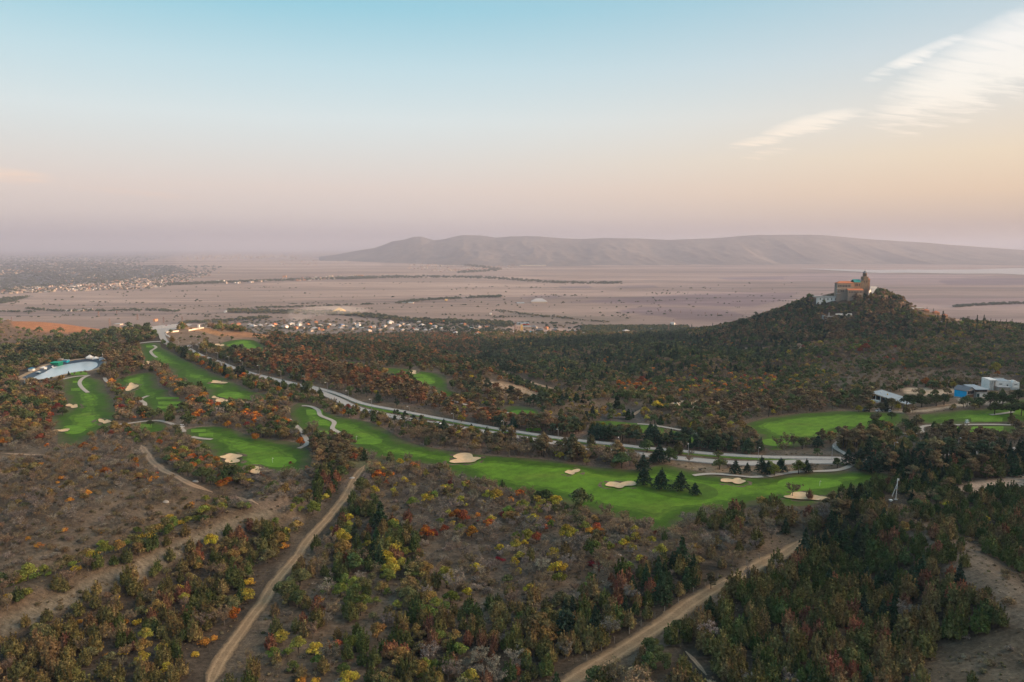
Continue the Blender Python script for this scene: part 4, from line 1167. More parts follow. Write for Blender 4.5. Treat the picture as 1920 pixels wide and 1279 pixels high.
# vegetation zones: (outline on the ground in pixels, {species: weight}, share of ground covered, size factor)
Z = [
 ([(1498,1020),(1560,960),(1620,920),(1640,905),(1700,895),(1930,850),(1930,900),(1820,900),(1760,930),(1700,950),(1650,1000),(1560,1010)], dict(jg=3, jo=3, fd=3, pb=2, jr=.5), 0.95, 1.05),
 ([(1640,1010),(1780,1000),(1820,1080),(1700,1090)], dict(jo=4, jg=3, jr=.7), 0.85, 1.0),
 ([(1690,990),(1760,975),(1800,1000),(1880,1055),(1930,1090),(1930,1205),(1870,1150),(1800,1090),(1730,1040)], dict(jo=1, jg=1, sb=2), 0.22, 0.8),
 ([(1800,900),(1930,900),(1930,1180),(1900,1100),(1860,1050),(1790,990),(1760,940)], dict(jg=5, jo=3, jr=.4, oy=.15), 0.85, 0.95),
 ([(1760,1205),(1850,1185),(1930,1180),(1930,1300),(1690,1300),(1720,1250)], dict(sb=4, sg=2, jo=.6, so=.5), 0.28, 0.8),
 ([(1470,1000),(1560,990),(1690,1010),(1720,1090),(1640,1120),(1540,1080),(1460,1040)], dict(fd=5, jg=4, jo=1.5), 0.97, 1.1),
 ([(1270,1200),(1400,1095),(1500,1030),(1690,1060),(1800,1090),(1900,1180),(1760,1210),(1700,1300),(1250,1300)], dict(jo=6, jg=2.0, jr=.6, fd=.6, bg=.25), 0.97, 1.12),
 ([(1250,960),(1330,965),(1440,950),(1560,945),(1520,1010),(1440,1040),(1330,1100),(1280,1060),(1240,1000)], dict(jo=3, bb=3, jr=1.2, jg=1, bg=2, ok=.5), 0.8, 1.0),
 ([(1080,1140),(1200,1060),(1300,1050),(1400,1050),(1330,1105),(1250,1160),(1100,1250),(1020,1290),(1000,1250)], dict(jo=4, jg=3, jr=.5, fd=1.5, bg=.6), 0.9, 1.0),
 ([(600,890),(640,900),(640,960),(700,960),(780,1000),(800,1060),(740,1090),(600,1010),(560,1000)], dict(fd=2, jg=4, jo=2, jr=1.2, oy=.8, og=.6), 0.72, 1.05),
 ([(780,1180),(1000,1160),(1100,1150),(1060,1300),(700,1300),(700,1230)], dict(jo=6, jg=1.6, jr=.6, og=.5, bg=.9, oy=.15, ok=.6), 0.93, 1.0),
 ([(620,1100),(800,1080),(900,1160),(780,1200),(640,1190)], dict(jo=3, ok=1, og=1, bg=2, jg=1), 0.5, 1.0),
 ([(960,1060),(1180,1010),(1260,1060),(1100,1140),(960,1150)], dict(oy=1.4, og=1.5, bg=4, jo=1, bb=3, or_=.1), 0.76, 0.95),
 ([(640,870),(760,865),(860,900),(960,925),(1100,965),(1240,1000),(1260,1040),(1150,1020),(980,1000),(860,960),(700,930)], dict(bg=6, bb=4, oy=1.2, og=.8, ok=1.5, oo=.35, or_=.15), 0.78, 0.92),
 ([(700,930),(860,960),(980,1000),(1160,1020),(960,1070),(900,1150),(800,1130),(780,1010)], dict(bg=7, bb=3, sg=4, sb=2, oy=.5, og=.6, sr=.15, oo=.15), 0.58, 0.88),
 ([(520,1170),(640,1100),(700,1200),(700,1300),(420,1300),(470,1230)], dict(og=1.6, jg=2, jo=3, oy=.7, so=1, sgr=1.4, jr=.5, or_=.2, bg=1.5, bb=1), 0.6, 0.95),
 ([(0,1100),(150,1045),(290,985),(400,930),(440,930),(430,955),(300,1010),(150,1075),(0,1140)], dict(og=4, ok=3, so=1, sgr=1.5, bb=1), 0.85, 0.9),
 ([(0,1165),(110,1118),(220,1070),(330,1022),(440,975),(520,945),(530,960),(450,990),(350,1040),(250,1085),(130,1140),(0,1195)], dict(sg=5, sb=2), 0.22, 0.6),
 ([(0,1200),(130,1145),(250,1090),(330,1060),(330,1090),(150,1190),(0,1240)], dict(jo=3, ok=2, so=.8, jg=1, bb=2, sb=1), 0.88, 0.85),
 ([(250,1080),(350,1040),(460,990),(530,985),(548,1010),(515,1100),(430,1215),(380,1300),(-20,1300),(-20,1225),(160,1150)], dict(jo=6, jr=.8, jg=1.6, so=.5, oy=.35, ok=1, bb=1), 0.88, 0.95),
 ([(-20,1180),(120,1170),(120,1300),(-20,1300)], dict(fd=3, jg=4, jo=1), 0.9, 0.9),
 ([(440,880),(640,870),(640,950),(560,1060),(500,1060),(400,1010),(430,950),(460,920)], dict(bg=4, bb=3, og=1.1, oy=.6, ok=1.4, oo=.2, sg=2, fd=.2), 0.78, 0.85),
 ([(-20,960),(130,950),(330,900),(380,935),(300,985),(150,1045),(-20,1100)], dict(sg=4, sb=4, bb=4, so=.3, bg=3), 0.85, 0.8),
 ([(-20,840),(120,830),(240,820),(330,880),(330,910),(130,955),(-20,975)], dict(bb=6, bg=5, sg=1.5, sb=2, so=.35, oo=.1, ok=1.2, or_=.06), 0.95, 0.8),
 ([(-20,720),(100,705),(118,740),(100,780),(98,830),(60,850),(-20,850)], dict(ok=4, bb=3, od=2, or_=.7, oo=.3, jr=.6), 0.92, 1.15),
 ([(60,716),(120,702),(120,740),(90,760),(40,740)], dict(ok=3, bb=4, pb=1), 0.7, 0.9),
 ([(210,800),(270,790),(340,810),(400,860),(400,900),(330,900),(230,840),(150,850),(110,840)], dict(ok=4, bb=5, oo=.6, og=1.3, od=1, or_=.2), 0.7, 1.0),
 ([(195,715),(222,720),(250,752),(285,785),(250,793),(215,790),(212,745)], dict(ok=5, bb=3.5, oo=1.1, or_=.5, og=.8, od=.6), 0.95, 1.1),
 ([(186,660),(262,655),(268,690),(262,702),(225,705),(196,712),(185,700)], dict(ok=3, od=2.5, bb=3, pb=3, oo=.15), 0.85, 1.15),
 ([(285,690),(330,708),(360,735),(395,745),(395,780),(370,790),(330,765),(300,715)], dict(ok=4.5, oo=1.5, or_=1.0, bb=4, od=.6), 0.95, 1.2),
 ([(350,660),(420,690),(500,735),(600,765),(700,795),(660,790),(580,755),(505,742),(440,715),(330,662)], dict(oo=1.5, ok=4, or_=.6, od=2, fd=1.6, bb=3, oy=.4), 0.85, 1.15),
 ([(405,760),(460,756),(540,748),(550,790),(590,815),(560,830),(480,818),(410,798),(400,775)], dict(ok=4, oo=1.1, or_=.9, bb=4, od=1.4, bg=1.2), 0.85, 1.15),
 ([(580,830),(640,830),(690,860),(670,880),(640,900),(570,900)], dict(ok=3, bb=3, pb=2, od=2, or_=.4, fd=.4), 0.9, 1.1),
 ([(690,862),(760,868),(840,892),(820,910),(720,900),(680,880)], dict(oy=2, ok=3, bb=3, bg=2), 0.85, 1.0),
 ([(700,800),(960,836),(1190,870),(1190,882),(1060,868),(900,855),(740,815)], dict(bb=7, ok=2, pb=1.5, oy=.5, bg=2, cd=.3), 0.85, 1.15),
 ([(1200,866),(1540,878),(1540,886),(1440,892),(1200,880)], dict(sg=2, cd=.5, od=1, og=.5), 0.12, 1.0),
 ([(620,690),(760,720),(900,770),(960,790),(1100,812),(1000,812),(840,782),(740,752),(640,728),(570,712)], dict(pr=5, pb=4, oy=.9, ok=1.5), 0.85, 0.95),
 ([(850,782),(960,798),(1100,815),(1240,832),(1440,842),(1440,855),(1250,842),(1050,822),(850,794)], dict(pd=6, cd=2, pb=1, fd=1), 0.72, 0.95),
 ([(630,722),(760,758),(860,784),(850,795),(760,773),(680,755)], dict(pd=1, oy=.5, cd=.6, sg=3), 0.22, 0.9),
 ([(470,660),(560,668),(640,690),(760,720),(720,735),(600,720),(540,705),(460,690),(430,668)], dict(pr=5, pb=4.5, or_=.8, ok=2, pd=1.2), 0.97, 0.95),
 ([(390,668),(470,690),(560,715),(620,733),(560,722),(480,700),(400,678)], dict(pr=3, pd=3, ok=2), 0.7, 0.9),
 ([(500,640),(900,640),(900,690),(720,690),(560,668),(500,655)], dict(pb=5, pr=1.6, od=3.5, pd=3), 0.9, 0.68),
 ([(440,622),(860,622),(900,645),(700,650),(500,642)], dict(pr=2.5, pb=5, ok=3, pd=2.5, od=1.5), 0.93, 0.62),
 ([(760,650),(900,636),(1000,700),(920,700),(800,672)], dict(fd=5, pd=4, pb=1), 0.95, 0.72),
 ([(850,690),(920,700),(1000,745),(1060,770),(1010,790),(900,765),(850,740)], dict(pb=4, ok=3, oy=.8, pr=1, pd=2), 0.8, 0.9),
 ([(905,712),(940,716),(985,728),(1010,742),(1020,755),(990,750),(940,738)], dict(sb=3, sg=2), 0.15, 0.8),
 ([(1000,640),(1290,625),(1290,640),(1000,655)], dict(fd=4, od=4, pd=3), 0.97, 0.66),
 ([(1150,715),(1500,700),(1520,730),(1380,745),(1250,745),(1160,735)], dict(oo=1.0, or_=1.2, oy=1.0, ok=3, od=3, bb=2), 0.95, 0.85),
 ([(860,640),(1290,640),(1500,640),(1500,705),(1150,720),(1000,740),(880,690)], dict(od=6, fd=1.5, ok=3, bb=2.5, or_=.12, oo=.15, oy=.12, pd=1), 0.97, 0.8),
 ([(1290,640),(1420,600),(1530,560),(1700,565),(1720,640),(1500,645)], dict(pb=5, od=5, pd=3, fd=2, ok=1, og=.3), 0.97, 0.8),
 ([(1690,560),(1930,590),(1930,625),(1720,640)], dict(od=4, ok=3, og=1.2, cy=.5, bb=1.5), 0.85, 0.85),
 ([(1500,640),(1930,618),(1930,690),(1500,700)], dict(od=3.5, bb=4, ok=2.5, or_=.25, oy=.25, og=.8), 0.95, 0.8),
 ([(1560,690),(1930,685),(1930,715),(1700,722),(1580,728)], dict(sb=4, bb=3, od=1.5, oy=.2), 0.8, 0.7),
 ([(1290,690),(1560,680),(1620,735),(1400,748)], dict(oy=1.6, ok=3, od=3, oo=.7, bb=2), 0.93, 0.85),
 ([(1240,745),(1640,735),(1700,765),(1620,772),(1400,785),(1400,800),(1430,850),(1360,825),(1250,790)], dict(ok=3, pb=3, bb=3, oy=.4, od=2), 0.9, 0.95),
 ([(1080,740),(1250,760),(1250,800),(1100,790),(1020,770)], dict(ok=3, bb=2, od=2, fd=1, oy=.5), 0.62, 0.85),
 ([(1690,735),(1930,750),(1930,770),(1720,778)], dict(od=2, ok=1.2, bb=.6), 0.22, 1.1),
 ([(1480,800),(1560,790),(1600,810),(1560,835),(1470,842)], dict(ok=3, pb=2, bb=2), 0.8, 1.1),
 ([(1600,785),(1700,782),(1720,815),(1620,822)], dict(ok=3, pb=4, bb=1, od=2), 0.95, 1.2),
 ([(1750,785),(1860,782),(1860,800),(1740,800)], dict(ok=2, od=3, pb=2), 0.6, 1.2),
 ([(1570,815),(1640,815),(1640,850),(1580,850)], dict(pb=3, bb=2, ok=2), 0.7, 1.1),
 ([(1720,800),(1790,812),(1930,815),(1930,840),(1750,848),(1720,835)], dict(bb=3, pb=4, ok=2, fd=.5), 0.7, 1.1),
 ([(1600,855),(1930,845),(1930,900),(1690,900),(1620,885)], dict(jg=3, pb=3, fd=3, pd=3, jr=.3), 0.93, 1.2),
 ([(1440,830),(1570,835),(1600,870),(1440,880)], dict(cd=1.5, od=1.5, og=.8), 0.16, 0.9),
 ([(-20,660),(60,650),(180,640),(270,618),(300,630),(250,650),(190,672),(120,672),(40,690),(-20,720)], dict(od=4, ok=3, bb=3, pd=2), 0.93, 0.95),
 ([(-20,600),(210,610),(200,640),(-20,665)], dict(sb=3, od=1), 0.25, 0.9),
 ([(300,618),(440,622),(500,640),(430,650),(330,648)], dict(od=1, sb=3, oy=.1), 0.13, 0.6),
]
for zz in Z:
    if 'or_' in zz[1]: zz[1]['or'] = zz[1].pop('or_')
DEFZ = (dict(jo=3, od=2, ok=2, bb=3, jg=2), 0.7, 1.0)

# ground that must stay clear of trees, as world outlines (with their own margins)
BUILDPX = [ [(36,700),(120,699),(186,688),(192,700),(130,705),(112,712),(82,722),(36,726)],  # building plots, in pixels of the ground
 [(1525,535),(1650,535),(1650,550),(1600,553),(1600,568),(1592,575),(1524,575)], [(1540,588),(1606,588),(1606,600),(1545,600)],
 [(1632,735),(1700,735),(1712,772),(1640,774)], [(1786,724),(1858,724),(1858,758),(1786,758)], [(1850,712),(1915,712),(1915,745),(1850,745)],
 [(1695,566),(1790,590),(1860,598),(1860,606),(1780,604),(1690,580)], [(1652,926),(1705,926),(1708,962),(1655,964)], [(1458,940),(1562,936),(1562,960),(1465,968)]]


def scatter():
    out = []
    rings_ = np.concatenate([np.arange(140, 420, 3.5), np.arange(420, 720, 4.9), np.arange(720, 1480, 5.4)])
    for r0 in rings_:
        s = 3.5 if r0 < 420 else 4.9 if r0 < 720 else 5.4
        n = int(r0 * math.radians(84) / s); ph = np.linspace(math.radians(-42), math.radians(42), n)
        ph = ph + rng.uniform(-.42, .42, n) * s / r0; rr = r0 + rng.uniform(-.42, .42, n) * s
        out.append(np.column_stack([rr * np.sin(ph), rr * np.cos(ph)]))
    P = np.vstack(out); x, y = P.T; z = T(x, y)
    px, py, f = project(x, y, z)
    cx = np.clip(px, 2, 1918); cyy = np.clip(py, 420, 1277)
    jx = cx + 7 * fbm(x / 12, y / 12, 2, 61) * np.clip(300 / f, .2, 1.3); jy = cyy + 5 * fbm(x / 12, y / 12, 2, 67) * np.clip(300 / f, .2, 1.3)
    zone = np.full(len(x), -1)
    for i, zz in enumerate(Z):
        m = (zone < 0) & inpoly(jx, jy, zz[0]); zone[m] = i
    clear = np.zeros(len(x), bool)
    for W in TURFW.values(): clear |= inpoly(x, y, W) | (segdist(x, y, W, True) < 1.5)
    clear |= inpoly(x, y, POND) | (segdist(x, y, POND, True) < 10)
    clear |= inpoly(x, y, PARKW[:, :2])
    for k, W in ROADW.items(): clear |= segdist(x, y, W[::4]) < ROADS[k][1] / 2 + 2.8
    for k, ls in PATHS.items():
        for ln in ls:
            W = unproj(*zip(*spline(ln, 3, False)))[:, :2]; clear |= segdist(x, y, W) < {'cart_path': 2.6, 'dirt_track': 5.0, 'footpath': 3.2}[k] + (4.5 if k == 'footpath' and ls.index(ln) in (4, 5) else 0)
    for pl in BUILDPX: clear |= inpoly(px, py, pl)
    for pl, col, fe in GROUND:
        if col[0] >= 0.27: clear |= inpoly(px, py, pl)
    ok_ = ~clear & (f > 50)
    cover = fbm(x / 16, y / 16, 3, 71) * 0.5 + 0.5
    sel = []
    names = sorted({s for zz in Z for s in zz[1]} | set(DEFZ[0]))
    nf = {s: fbm(x / 13, y / 13, 2, 80 + 3 * i) for i, s in enumerate(names)}
    u1 = rng.random(len(x)); u2 = rng.random(len(x))
    for i in range(-1, len(Z)):
        m = ok_ & (zone == i)
        if not m.any(): continue
        mixd, dens, sf = (Z[i][1], Z[i][2], Z[i][3]) if i >= 0 else DEFZ
        keep = m & (u1 < np.clip(dens + (cover - 0.5) * 1.6 * min(dens, 1 - dens + 0.1), 0, 1))
        idx = np.where(keep)[0]
        if not len(idx): continue
        ks = list(mixd); w = np.stack([mixd[k] * np.exp(3.2 * nf[k][idx]) for k in ks], 1); w /= w.sum(1, keepdims=True)
        ch = (np.cumsum(w, 1) < u2[idx][:, None]).sum(1).clip(0, len(ks) - 1)
        sel.append((idx, np.array(ks)[ch], np.full(len(idx), sf)))
    idx = np.concatenate([s[0] for s in sel]); sp = np.concatenate([s[1] for s in sel]); sf = np.concatenate([s[2] for s in sel])
    return x[idx], y[idx], z[idx], sp, sf


tx, ty, tz, tsp, tsf = scatter()
n = len(tx)
th = np.zeros(n); tw = np.zeros(n); tc = np.zeros((n, 3)); tk = np.empty(n, object)
for s in np.unique(tsp):
    m = np.where(tsp == s)[0]; kind, cols, hr, wr = SPEC[s]
    far_k = 1 + 0.28 * smooth(620, 900, np.hypot(tx[m], ty[m])); th[m] = far_k * (hr[0] + (hr[1] - hr[0]) * rng.beta(1.6, 1.6, len(m)) * 1.15 - 0.1 * hr[0]) * tsf[m] * 0.93 * np.exp(rng.normal(0, .16, len(m))); tw[m] = rng.uniform(*wr, len(m)); cc = np.array(cols)[rng.integers(0, len(cols), len(m))]
    tc[m] = cc * (1.28 if kind in ('juniper_tree', 'fir_tree') else 1.5) * rng.uniform(0.82, 1.2, (len(m), 1)) * rng.uniform(0.94, 1.06, (len(m), 3)); tk[m] = kind

# trees that stand out one by one in the photograph: (pixel of the foot, species, height in pixels, colour or None)
HERO = [(1208,910,'cd',35),(1231,915,'cd',33),(1240,918,'cd',38),(1276,921,'cd',36),(1297,927,'cd',30),(1311,930,'cd',42),(1303,929,'cd',24),
 (1206,884,'cd',32),(1236,868,'cd',36),(1225,868,'cd',20),(1379,889,'cd',26),(1401,886,'cd',18),(1416,886,'od',24),(1428,887,'cd',30),(1440,890,'cd',24),(1464,886,'cd',27),(1452,893,'og',24),(1483,888,'og',26),(1497,889,'og',28),(1512,886,'cd',24),
 (1536,876,'od',24),(1548,877,'od',26),(1560,877,'od',26),(1570,878,'od',22),(1590,872,'cd',30),(1612,874,'cd',34),(1634,888,'cd',42),
 (1025,943,'od',28),(1010,940,'od',22),(1034,945,'ok',18),(1578,930,'jg',22),(1470,851,'bb',20),(1486,932,'bb',26),(1518,936,'jr',20),(1458,840,'bb',20),(1477,838,'bb',22),(1488,838,'bb',20),
 (1333,1105,'pb',30),(1368,1098,'pb',20),(838,1102,'oy',42),(845,1135,'og',30),(856,978,'oo',26),(868,982,'or',28),(800,1012,'oo',26),(812,1010,'or',20),(798,1000,'oo',18),(832,1000,'or',18),(884,1008,'oo',24),
 (1006,1018,'or',22),(1062,1015,'oy',34),(990,1016,'oy',26),(1048,1096,'og',26),(1113,1045,'og',34),(1147,1026,'sr',10),(1112,1062,'sr',12),(1125,1070,'sr',10),(945,968,'sr',10),
 (438,1165,'oo',28),(660,1220,'og',30),(196,1042,'og',26),(315,1006,'og',26),(198,892,'oo',18),(254,880,'oo',13),(197,878,'oo',8),(415,918,'oo',20),(428,910,'oo',18),(412,900,'oo',14),(387,868,'oo',11),(406,868,'oo',14),(492,898,'oo',16),(576,882,'oo',10),(548,890,'or',12),
 (478,826,'oo',16),(108,772,'or',18),(94,772,'oo',12),(84,765,'oo',10),(118,780,'od',18),(158,845,'oo',18),(178,850,'oo',14),(220,850,'oo',12),(254,870,'oo',14),(254,812,'oo',8),(563,838,'oo',20),(572,818,'ok',14),(645,780,'oo',14),(652,770,'or',14),(710,800,'oy',12),
 (490,727,'oo',12),(522,737,'oo',14),(545,748,'oo',12),(566,752,'or',12),(546,800,'or',14),(520,800,'oo',14),(532,790,'oo',10),(426,803,'oo',16),(378,688,'oo',14),(390,695,'oo',10),(415,703,'oo',14),(428,712,'oo',12),(460,708,'oy',8),
 (1130,800,'oy',10),(1203,722,'or',18),(1220,728,'or',14),(1160,724,'oo',12),(1195,735,'or',14),(1310,742,'oo',12),(1735,726,'oo',20),(1752,728,'oo',18),(1745,727,'or',16),(1622,658,'or',16),(1612,662,'or',12),(1866,700,'oy',22),(1870,704,'oo',10),(1788,730,'oy',16),(1800,728,'ok',18),
 (1795,636,'oy',16),(1742,618,'og',10),(1672,786,'od',16),(1865,778,'od',28),(1895,778,'od',24),(1915,780,'od',30),(1856,762,'od',30),(1868,758,'od',30),(1880,760,'od',26),(1896,764,'od',26),(1908,756,'od',28),(1712,764,'od',26),(1700,762,'od',24),(1728,764,'od',26),(1755,762,'od',26),(1770,760,'od',24),(1672,768,'ok',24),(1684,770,'oy',14),(1660,772,'fd',26),(1650,772,'ok',18),(1630,772,'ok',18),(1610,773,'oy',14),
 (955,856,'bb',24),(835,835,'ok',20),(920,838,'oy',12),(935,832,'pd',18),(740,793,'pd',14),(755,794,'pd',16),(775,796,'pd',18),(790,797,'pd',18),(760,785,'pd',14),(745,782,'pd',14),(865,792,'oy',16),(740,775,'cd',8),
 (1650,862,'pd',30),(1665,864,'pd',30),(1690,868,'fd',34),(1740,866,'fd',34),(1760,868,'pd',34),(545,872,'or',8),(690,1000,'jr',18),(735,985,'jr',22),(765,980,'jr',26),(650,1062,'jr',26),(1460,980,'oy',14),(345,802,'bb',10),(352,798,'od',16),(282,800,'od',14),(324,790,'od',14),
 (230,715,'od',10),(88,714,'od',7),(80,716,'od',6),(97,712,'od',6),(129,704,'fd',7),(152,701.5,'bb',5),(160,700.5,'bb',6),(140,703,'bb',5)]
for (hx, hy, s, hp) in HERO:
    W = up1(hx, hy); kind, cols, hr, wr = SPEC[s]
    H_ = hp / FPX * math.hypot(W[1], CAMZ - W[2]) * 1.05
    dd = (tx - W[0]) ** 2 + (ty - W[1]) ** 2
    kill = dd < (0.45 * H_) ** 2
    for nm in ('tx', 'ty', 'tz', 'tsp', 'th', 'tw', 'tc', 'tk'):
        globals()[nm] = globals()[nm][~kill]
    tx = np.append(tx, W[0]); ty = np.append(ty, W[1]); tz = np.append(tz, W[2]); tsp = np.append(tsp, s); th = np.append(th, H_); tw = np.append(tw, np.mean(wr))
    tc = np.vstack([tc, np.array(cols[int(hx + hy) % len(cols)])]); tk = np.append(tk, kind)
n = len(tx); NH = len(HERO)
hero = np.zeros(n, bool); hero[n - NH:] = True
trot = rng.uniform(0, 2 * PI, n); tvar = rng.integers(0, 1000, n)
tpx, tpy, tf = project(tx, ty, tz)
seen = (tpx > 8) & (tpx < 1912) & (tpy > 300) & (tpy - th * FPX / tf * 0.6 < 1275)
size = th * FPX / tf + 14 * hero
print('trees', n, {k: int((tk == k).sum()) for k in KINDS})

# ------------------------------------------------------------------ what each tree stands beside, for its label
PLACES = [  # (pixel, phrase)
 ((1150,1190),'beside the broad dirt track low on the right'), ((1010,1268),'at the foot of the broad dirt track'), ((1290,1225),'by the short spur off the broad dirt track'), ((1400,1060),'at the top end of the broad dirt track'),
 ((450,1240),'beside the lower end of the winding dirt track'), ((560,1060),'beside the middle of the winding dirt track'), ((650,930),'beside the upper end of the winding dirt track'),
 ((330,1000),'on the crest of the bare ridge'), ((120,1105),'in the green gully behind the bare ridge'), ((360,930),'at the head of the green gully'), ((200,1150),'on the wooded slope below the bare ridge'), ((60,1240),'in the dark bottom corner under the bare ridge'), ((330,1210),'in the wood between ridge and winding track'), ((440,1100),'on the slope left of the winding track'),
 ((620,1210),'in the mixed scrub right of the winding track'), ((700,1080),'in the dark clump right of the winding track'), ((760,950),'in the thicket below the start of the long fairway'), ((880,1010),'in the open scrub below the long fairway'), ((900,1100),'on the furrowed clearing in the middle'), ((1000,960),'along the near edge of the long fairway'), ((1120,1090),'among the yellow oaks above the broad track'), ((860,1230),'in the dense juniper wood at the bottom centre'), ((1190,1020),'in the scrub below the fairway bend'),
 ((1280,1000),'in the wood below the fairway bend'), ((1400,980),'in the wood below the flagged green'), ((1560,1000),'in the dark firs right of the flagged green'), ((1500,1120),'in the dark wood right of the broad track'), ((1400,1230),'in the large wood at the bottom right'), ((1600,1220),'low in the large wood at the bottom right'), ((1750,1130),'on the flank of the large right wood'), ((1680,935),'round the white braced mast'), ((1800,960),'on the crest behind the white mast'), ((1880,1000),'in the wood above the bare saddle on the right'), ((1860,1110),'on the bare saddle at the right edge'), ((1850,1240),'on the dry slope in the bottom right corner'), ((1780,880),'in the wood above the right crest'),
 ((1260,915),'on the rough island in the lower fairway'), ((1200,880),'between road and lower fairway'), ((1440,888),'beside the cart path above the flagged green'), ((1550,875),'between the carriageways near the cart path crossing'), ((1700,860),'beside the road east of the crossing'),
 ((900,835),'in the belt between road and long fairway'), ((1080,855),'in the bare belt between road and lower fairway'), ((1000,805),'in the pine row above the road'), ((1300,838),'at the right end of the pine row above the road'), ((750,780),'on the dry verge above the road'), ((820,760),'in the rust coloured pine belt above the road'), ((560,700),'in the red pine belt left of the valley fairway'), ((930,760),'beside the small bright fairway'),
 ((480,800),'in the autumn grove above the home green'), ((620,860),'in the grove between home green and dirt track'), ((560,830),'by the curling cart path'), ((560,740),'beside the road above the first tee'), ((430,705),'along the road side of the upper long fairway'), ((350,745),'in the grove between the two upper fairways'), ((230,760),'in the belt beside the short fairway'), ((120,850),'below the reservoir fairway'), ((60,780),'in the brown wood left of the reservoir fairway'), ((90,705),'on the reservoir bank'), ((225,690),'in the grove right of the reservoir'), ((300,860),'below the home tees'), ((150,900),'in the brown scrub on the left'), ((80,980),'on the open slope at the left edge'), ((530,930),'in the scrub below the home green'), ((130,660),'in the wood behind the reservoir'),
 ((350,635),'on the bare knoll by the plateau car park'), ((700,640),'on the brown wooded ridge before the village'), ((850,670),'in the dark head of the valley'), ((1100,650),'on the dark slope across the valley'), ((1200,725),'in the red and orange patch across the valley'), ((1350,700),'on the valley side below the castle hill'), ((1500,740),'in the wood behind the practice fairway'), ((1540,815),'beside the practice fairway'), ((1660,800),'in the clump between the right hand fairways'), ((1800,790),'in the clump beside the upper right fairway'), ((1650,765),'in front of the sloping roofed clubhouse'), ((1740,755),'between clubhouse and blue walled house'), ((1880,765),'in front of the white villa'), ((1740,725),'behind the excavated pad'), ((1860,690),'on the scrub slope above the white villa'), ((1650,660),'on the scrub slope under the castle hill'), ((1780,630),'on the right shoulder of the castle hill'), ((1500,600),'on the left flank of the castle hill'), ((1600,580),'on the castle hill below the church'), ((1700,570),'on the castle hill by the ruined towers'), ((1620,860),'at the road crossing on the right'), ((1820,830),'along the far side of the right hand road')]
PXY = np.array([p[0] for p in PLACES], float)


def place_of(px, py):
    w = np.array([1.0, 2.2])
    return PLACES[int((((PXY - (px, py)) * w) ** 2).sum(1).argmin())][1]


def colour_word(c, kind):
    r, g, b = c; v = max(c)
    if kind == 'bare_tree': return 'grey leafless' if b > 0.62 * r + 0.01 else 'brown leafless'
    if r > 0.2 and g < 0.25 * r: return 'crimson'
    if r > 0.26 and g < 0.48 * r: return 'orange'
    if r > 0.16 and g < 0.52 * r: return 'rust red'
    if g >= 0.95 * r: return 'bright green' if v > 0.12 else 'dark green' if v < 0.062 else 'green'
    if r > 0.24: return 'yellow'
    if g > 0.82 * r: return 'olive'
    return 'brown'


NOUN = {'juniper_tree': 'juniper', 'fir_tree': 'fir', 'cedar_tree': 'cedar', 'oak_tree': 'round tree', 'bare_tree': 'tree', 'pine_tree': 'pine', 'cypress_tree': 'cypress', 'shrub': 'shrub'}
ORD = ['leftmost'] + [w + ' from left' for w in ('second', 'third', 'fourth', 'fifth', 'sixth', 'seventh', 'eighth', 'ninth', 'tenth', 'eleventh', 'twelfth', 'thirteenth', 'fourteenth', 'fifteenth', 'sixteenth', 'seventeenth', 'eighteenth', 'nineteenth', 'twentieth')]
CAPS = {'juniper_tree': 290, 'fir_tree': 120, 'cedar_tree': 60, 'oak_tree': 290, 'bare_tree': 280, 'pine_tree': 200, 'cypress_tree': 30, 'shrub': 150}
single = np.zeros(n, bool)
for k, cap in CAPS.items():
    m = np.where((tk == k) & seen)[0]
    m = m[np.argsort(-size[m])][:cap]; single[m] = True
lab = {}
bk = {}
for i in np.where(single)[0]:
    key = (colour_word(tc[i], tk[i]), tk[i], place_of(tpx[i], tpy[i]))
    bk.setdefault(key, []).append(i)
for (cw, k, pl), L_ in bk.items():
    a = '%s %s' % (cw, NOUN[k])
    L_.sort(key=lambda i: -th[i])
    groups = [('', L_)] if len(L_) <= 8 else [('tall', L_[:len(L_) // 3]), ('middling', L_[len(L_) // 3:2 * len(L_) // 3]), ('small', L_[2 * len(L_) // 3:])]
    for sz, G_ in groups:
        G_ = sorted(G_, key=lambda i: tpx[i])
        for q, i in enumerate(G_):
            noun = (sz + ' ' + a).strip()
            if len(G_) == 1: lab[i] = noun + ' ' + pl
            elif q == len(G_) - 1: lab[i] = 'rightmost ' + noun + ' ' + pl
            elif q < len(ORD): lab[i] = ORD[q] + ' ' + noun + ' ' + pl
            else: lab[i] = noun + ' ' + pl
GROUPN = {'juniper_tree': 'junipers of the foreground woods', 'fir_tree': 'firs of the foreground woods', 'cedar_tree': 'cedars planted by the road and fairway', 'oak_tree': 'round crowned autumn trees', 'bare_tree': 'leafless trees of the scrub', 'pine_tree': 'pines beside the road', 'cypress_tree': 'cypresses on the castle hill', 'shrub': 'low shrubs of the open slopes'}
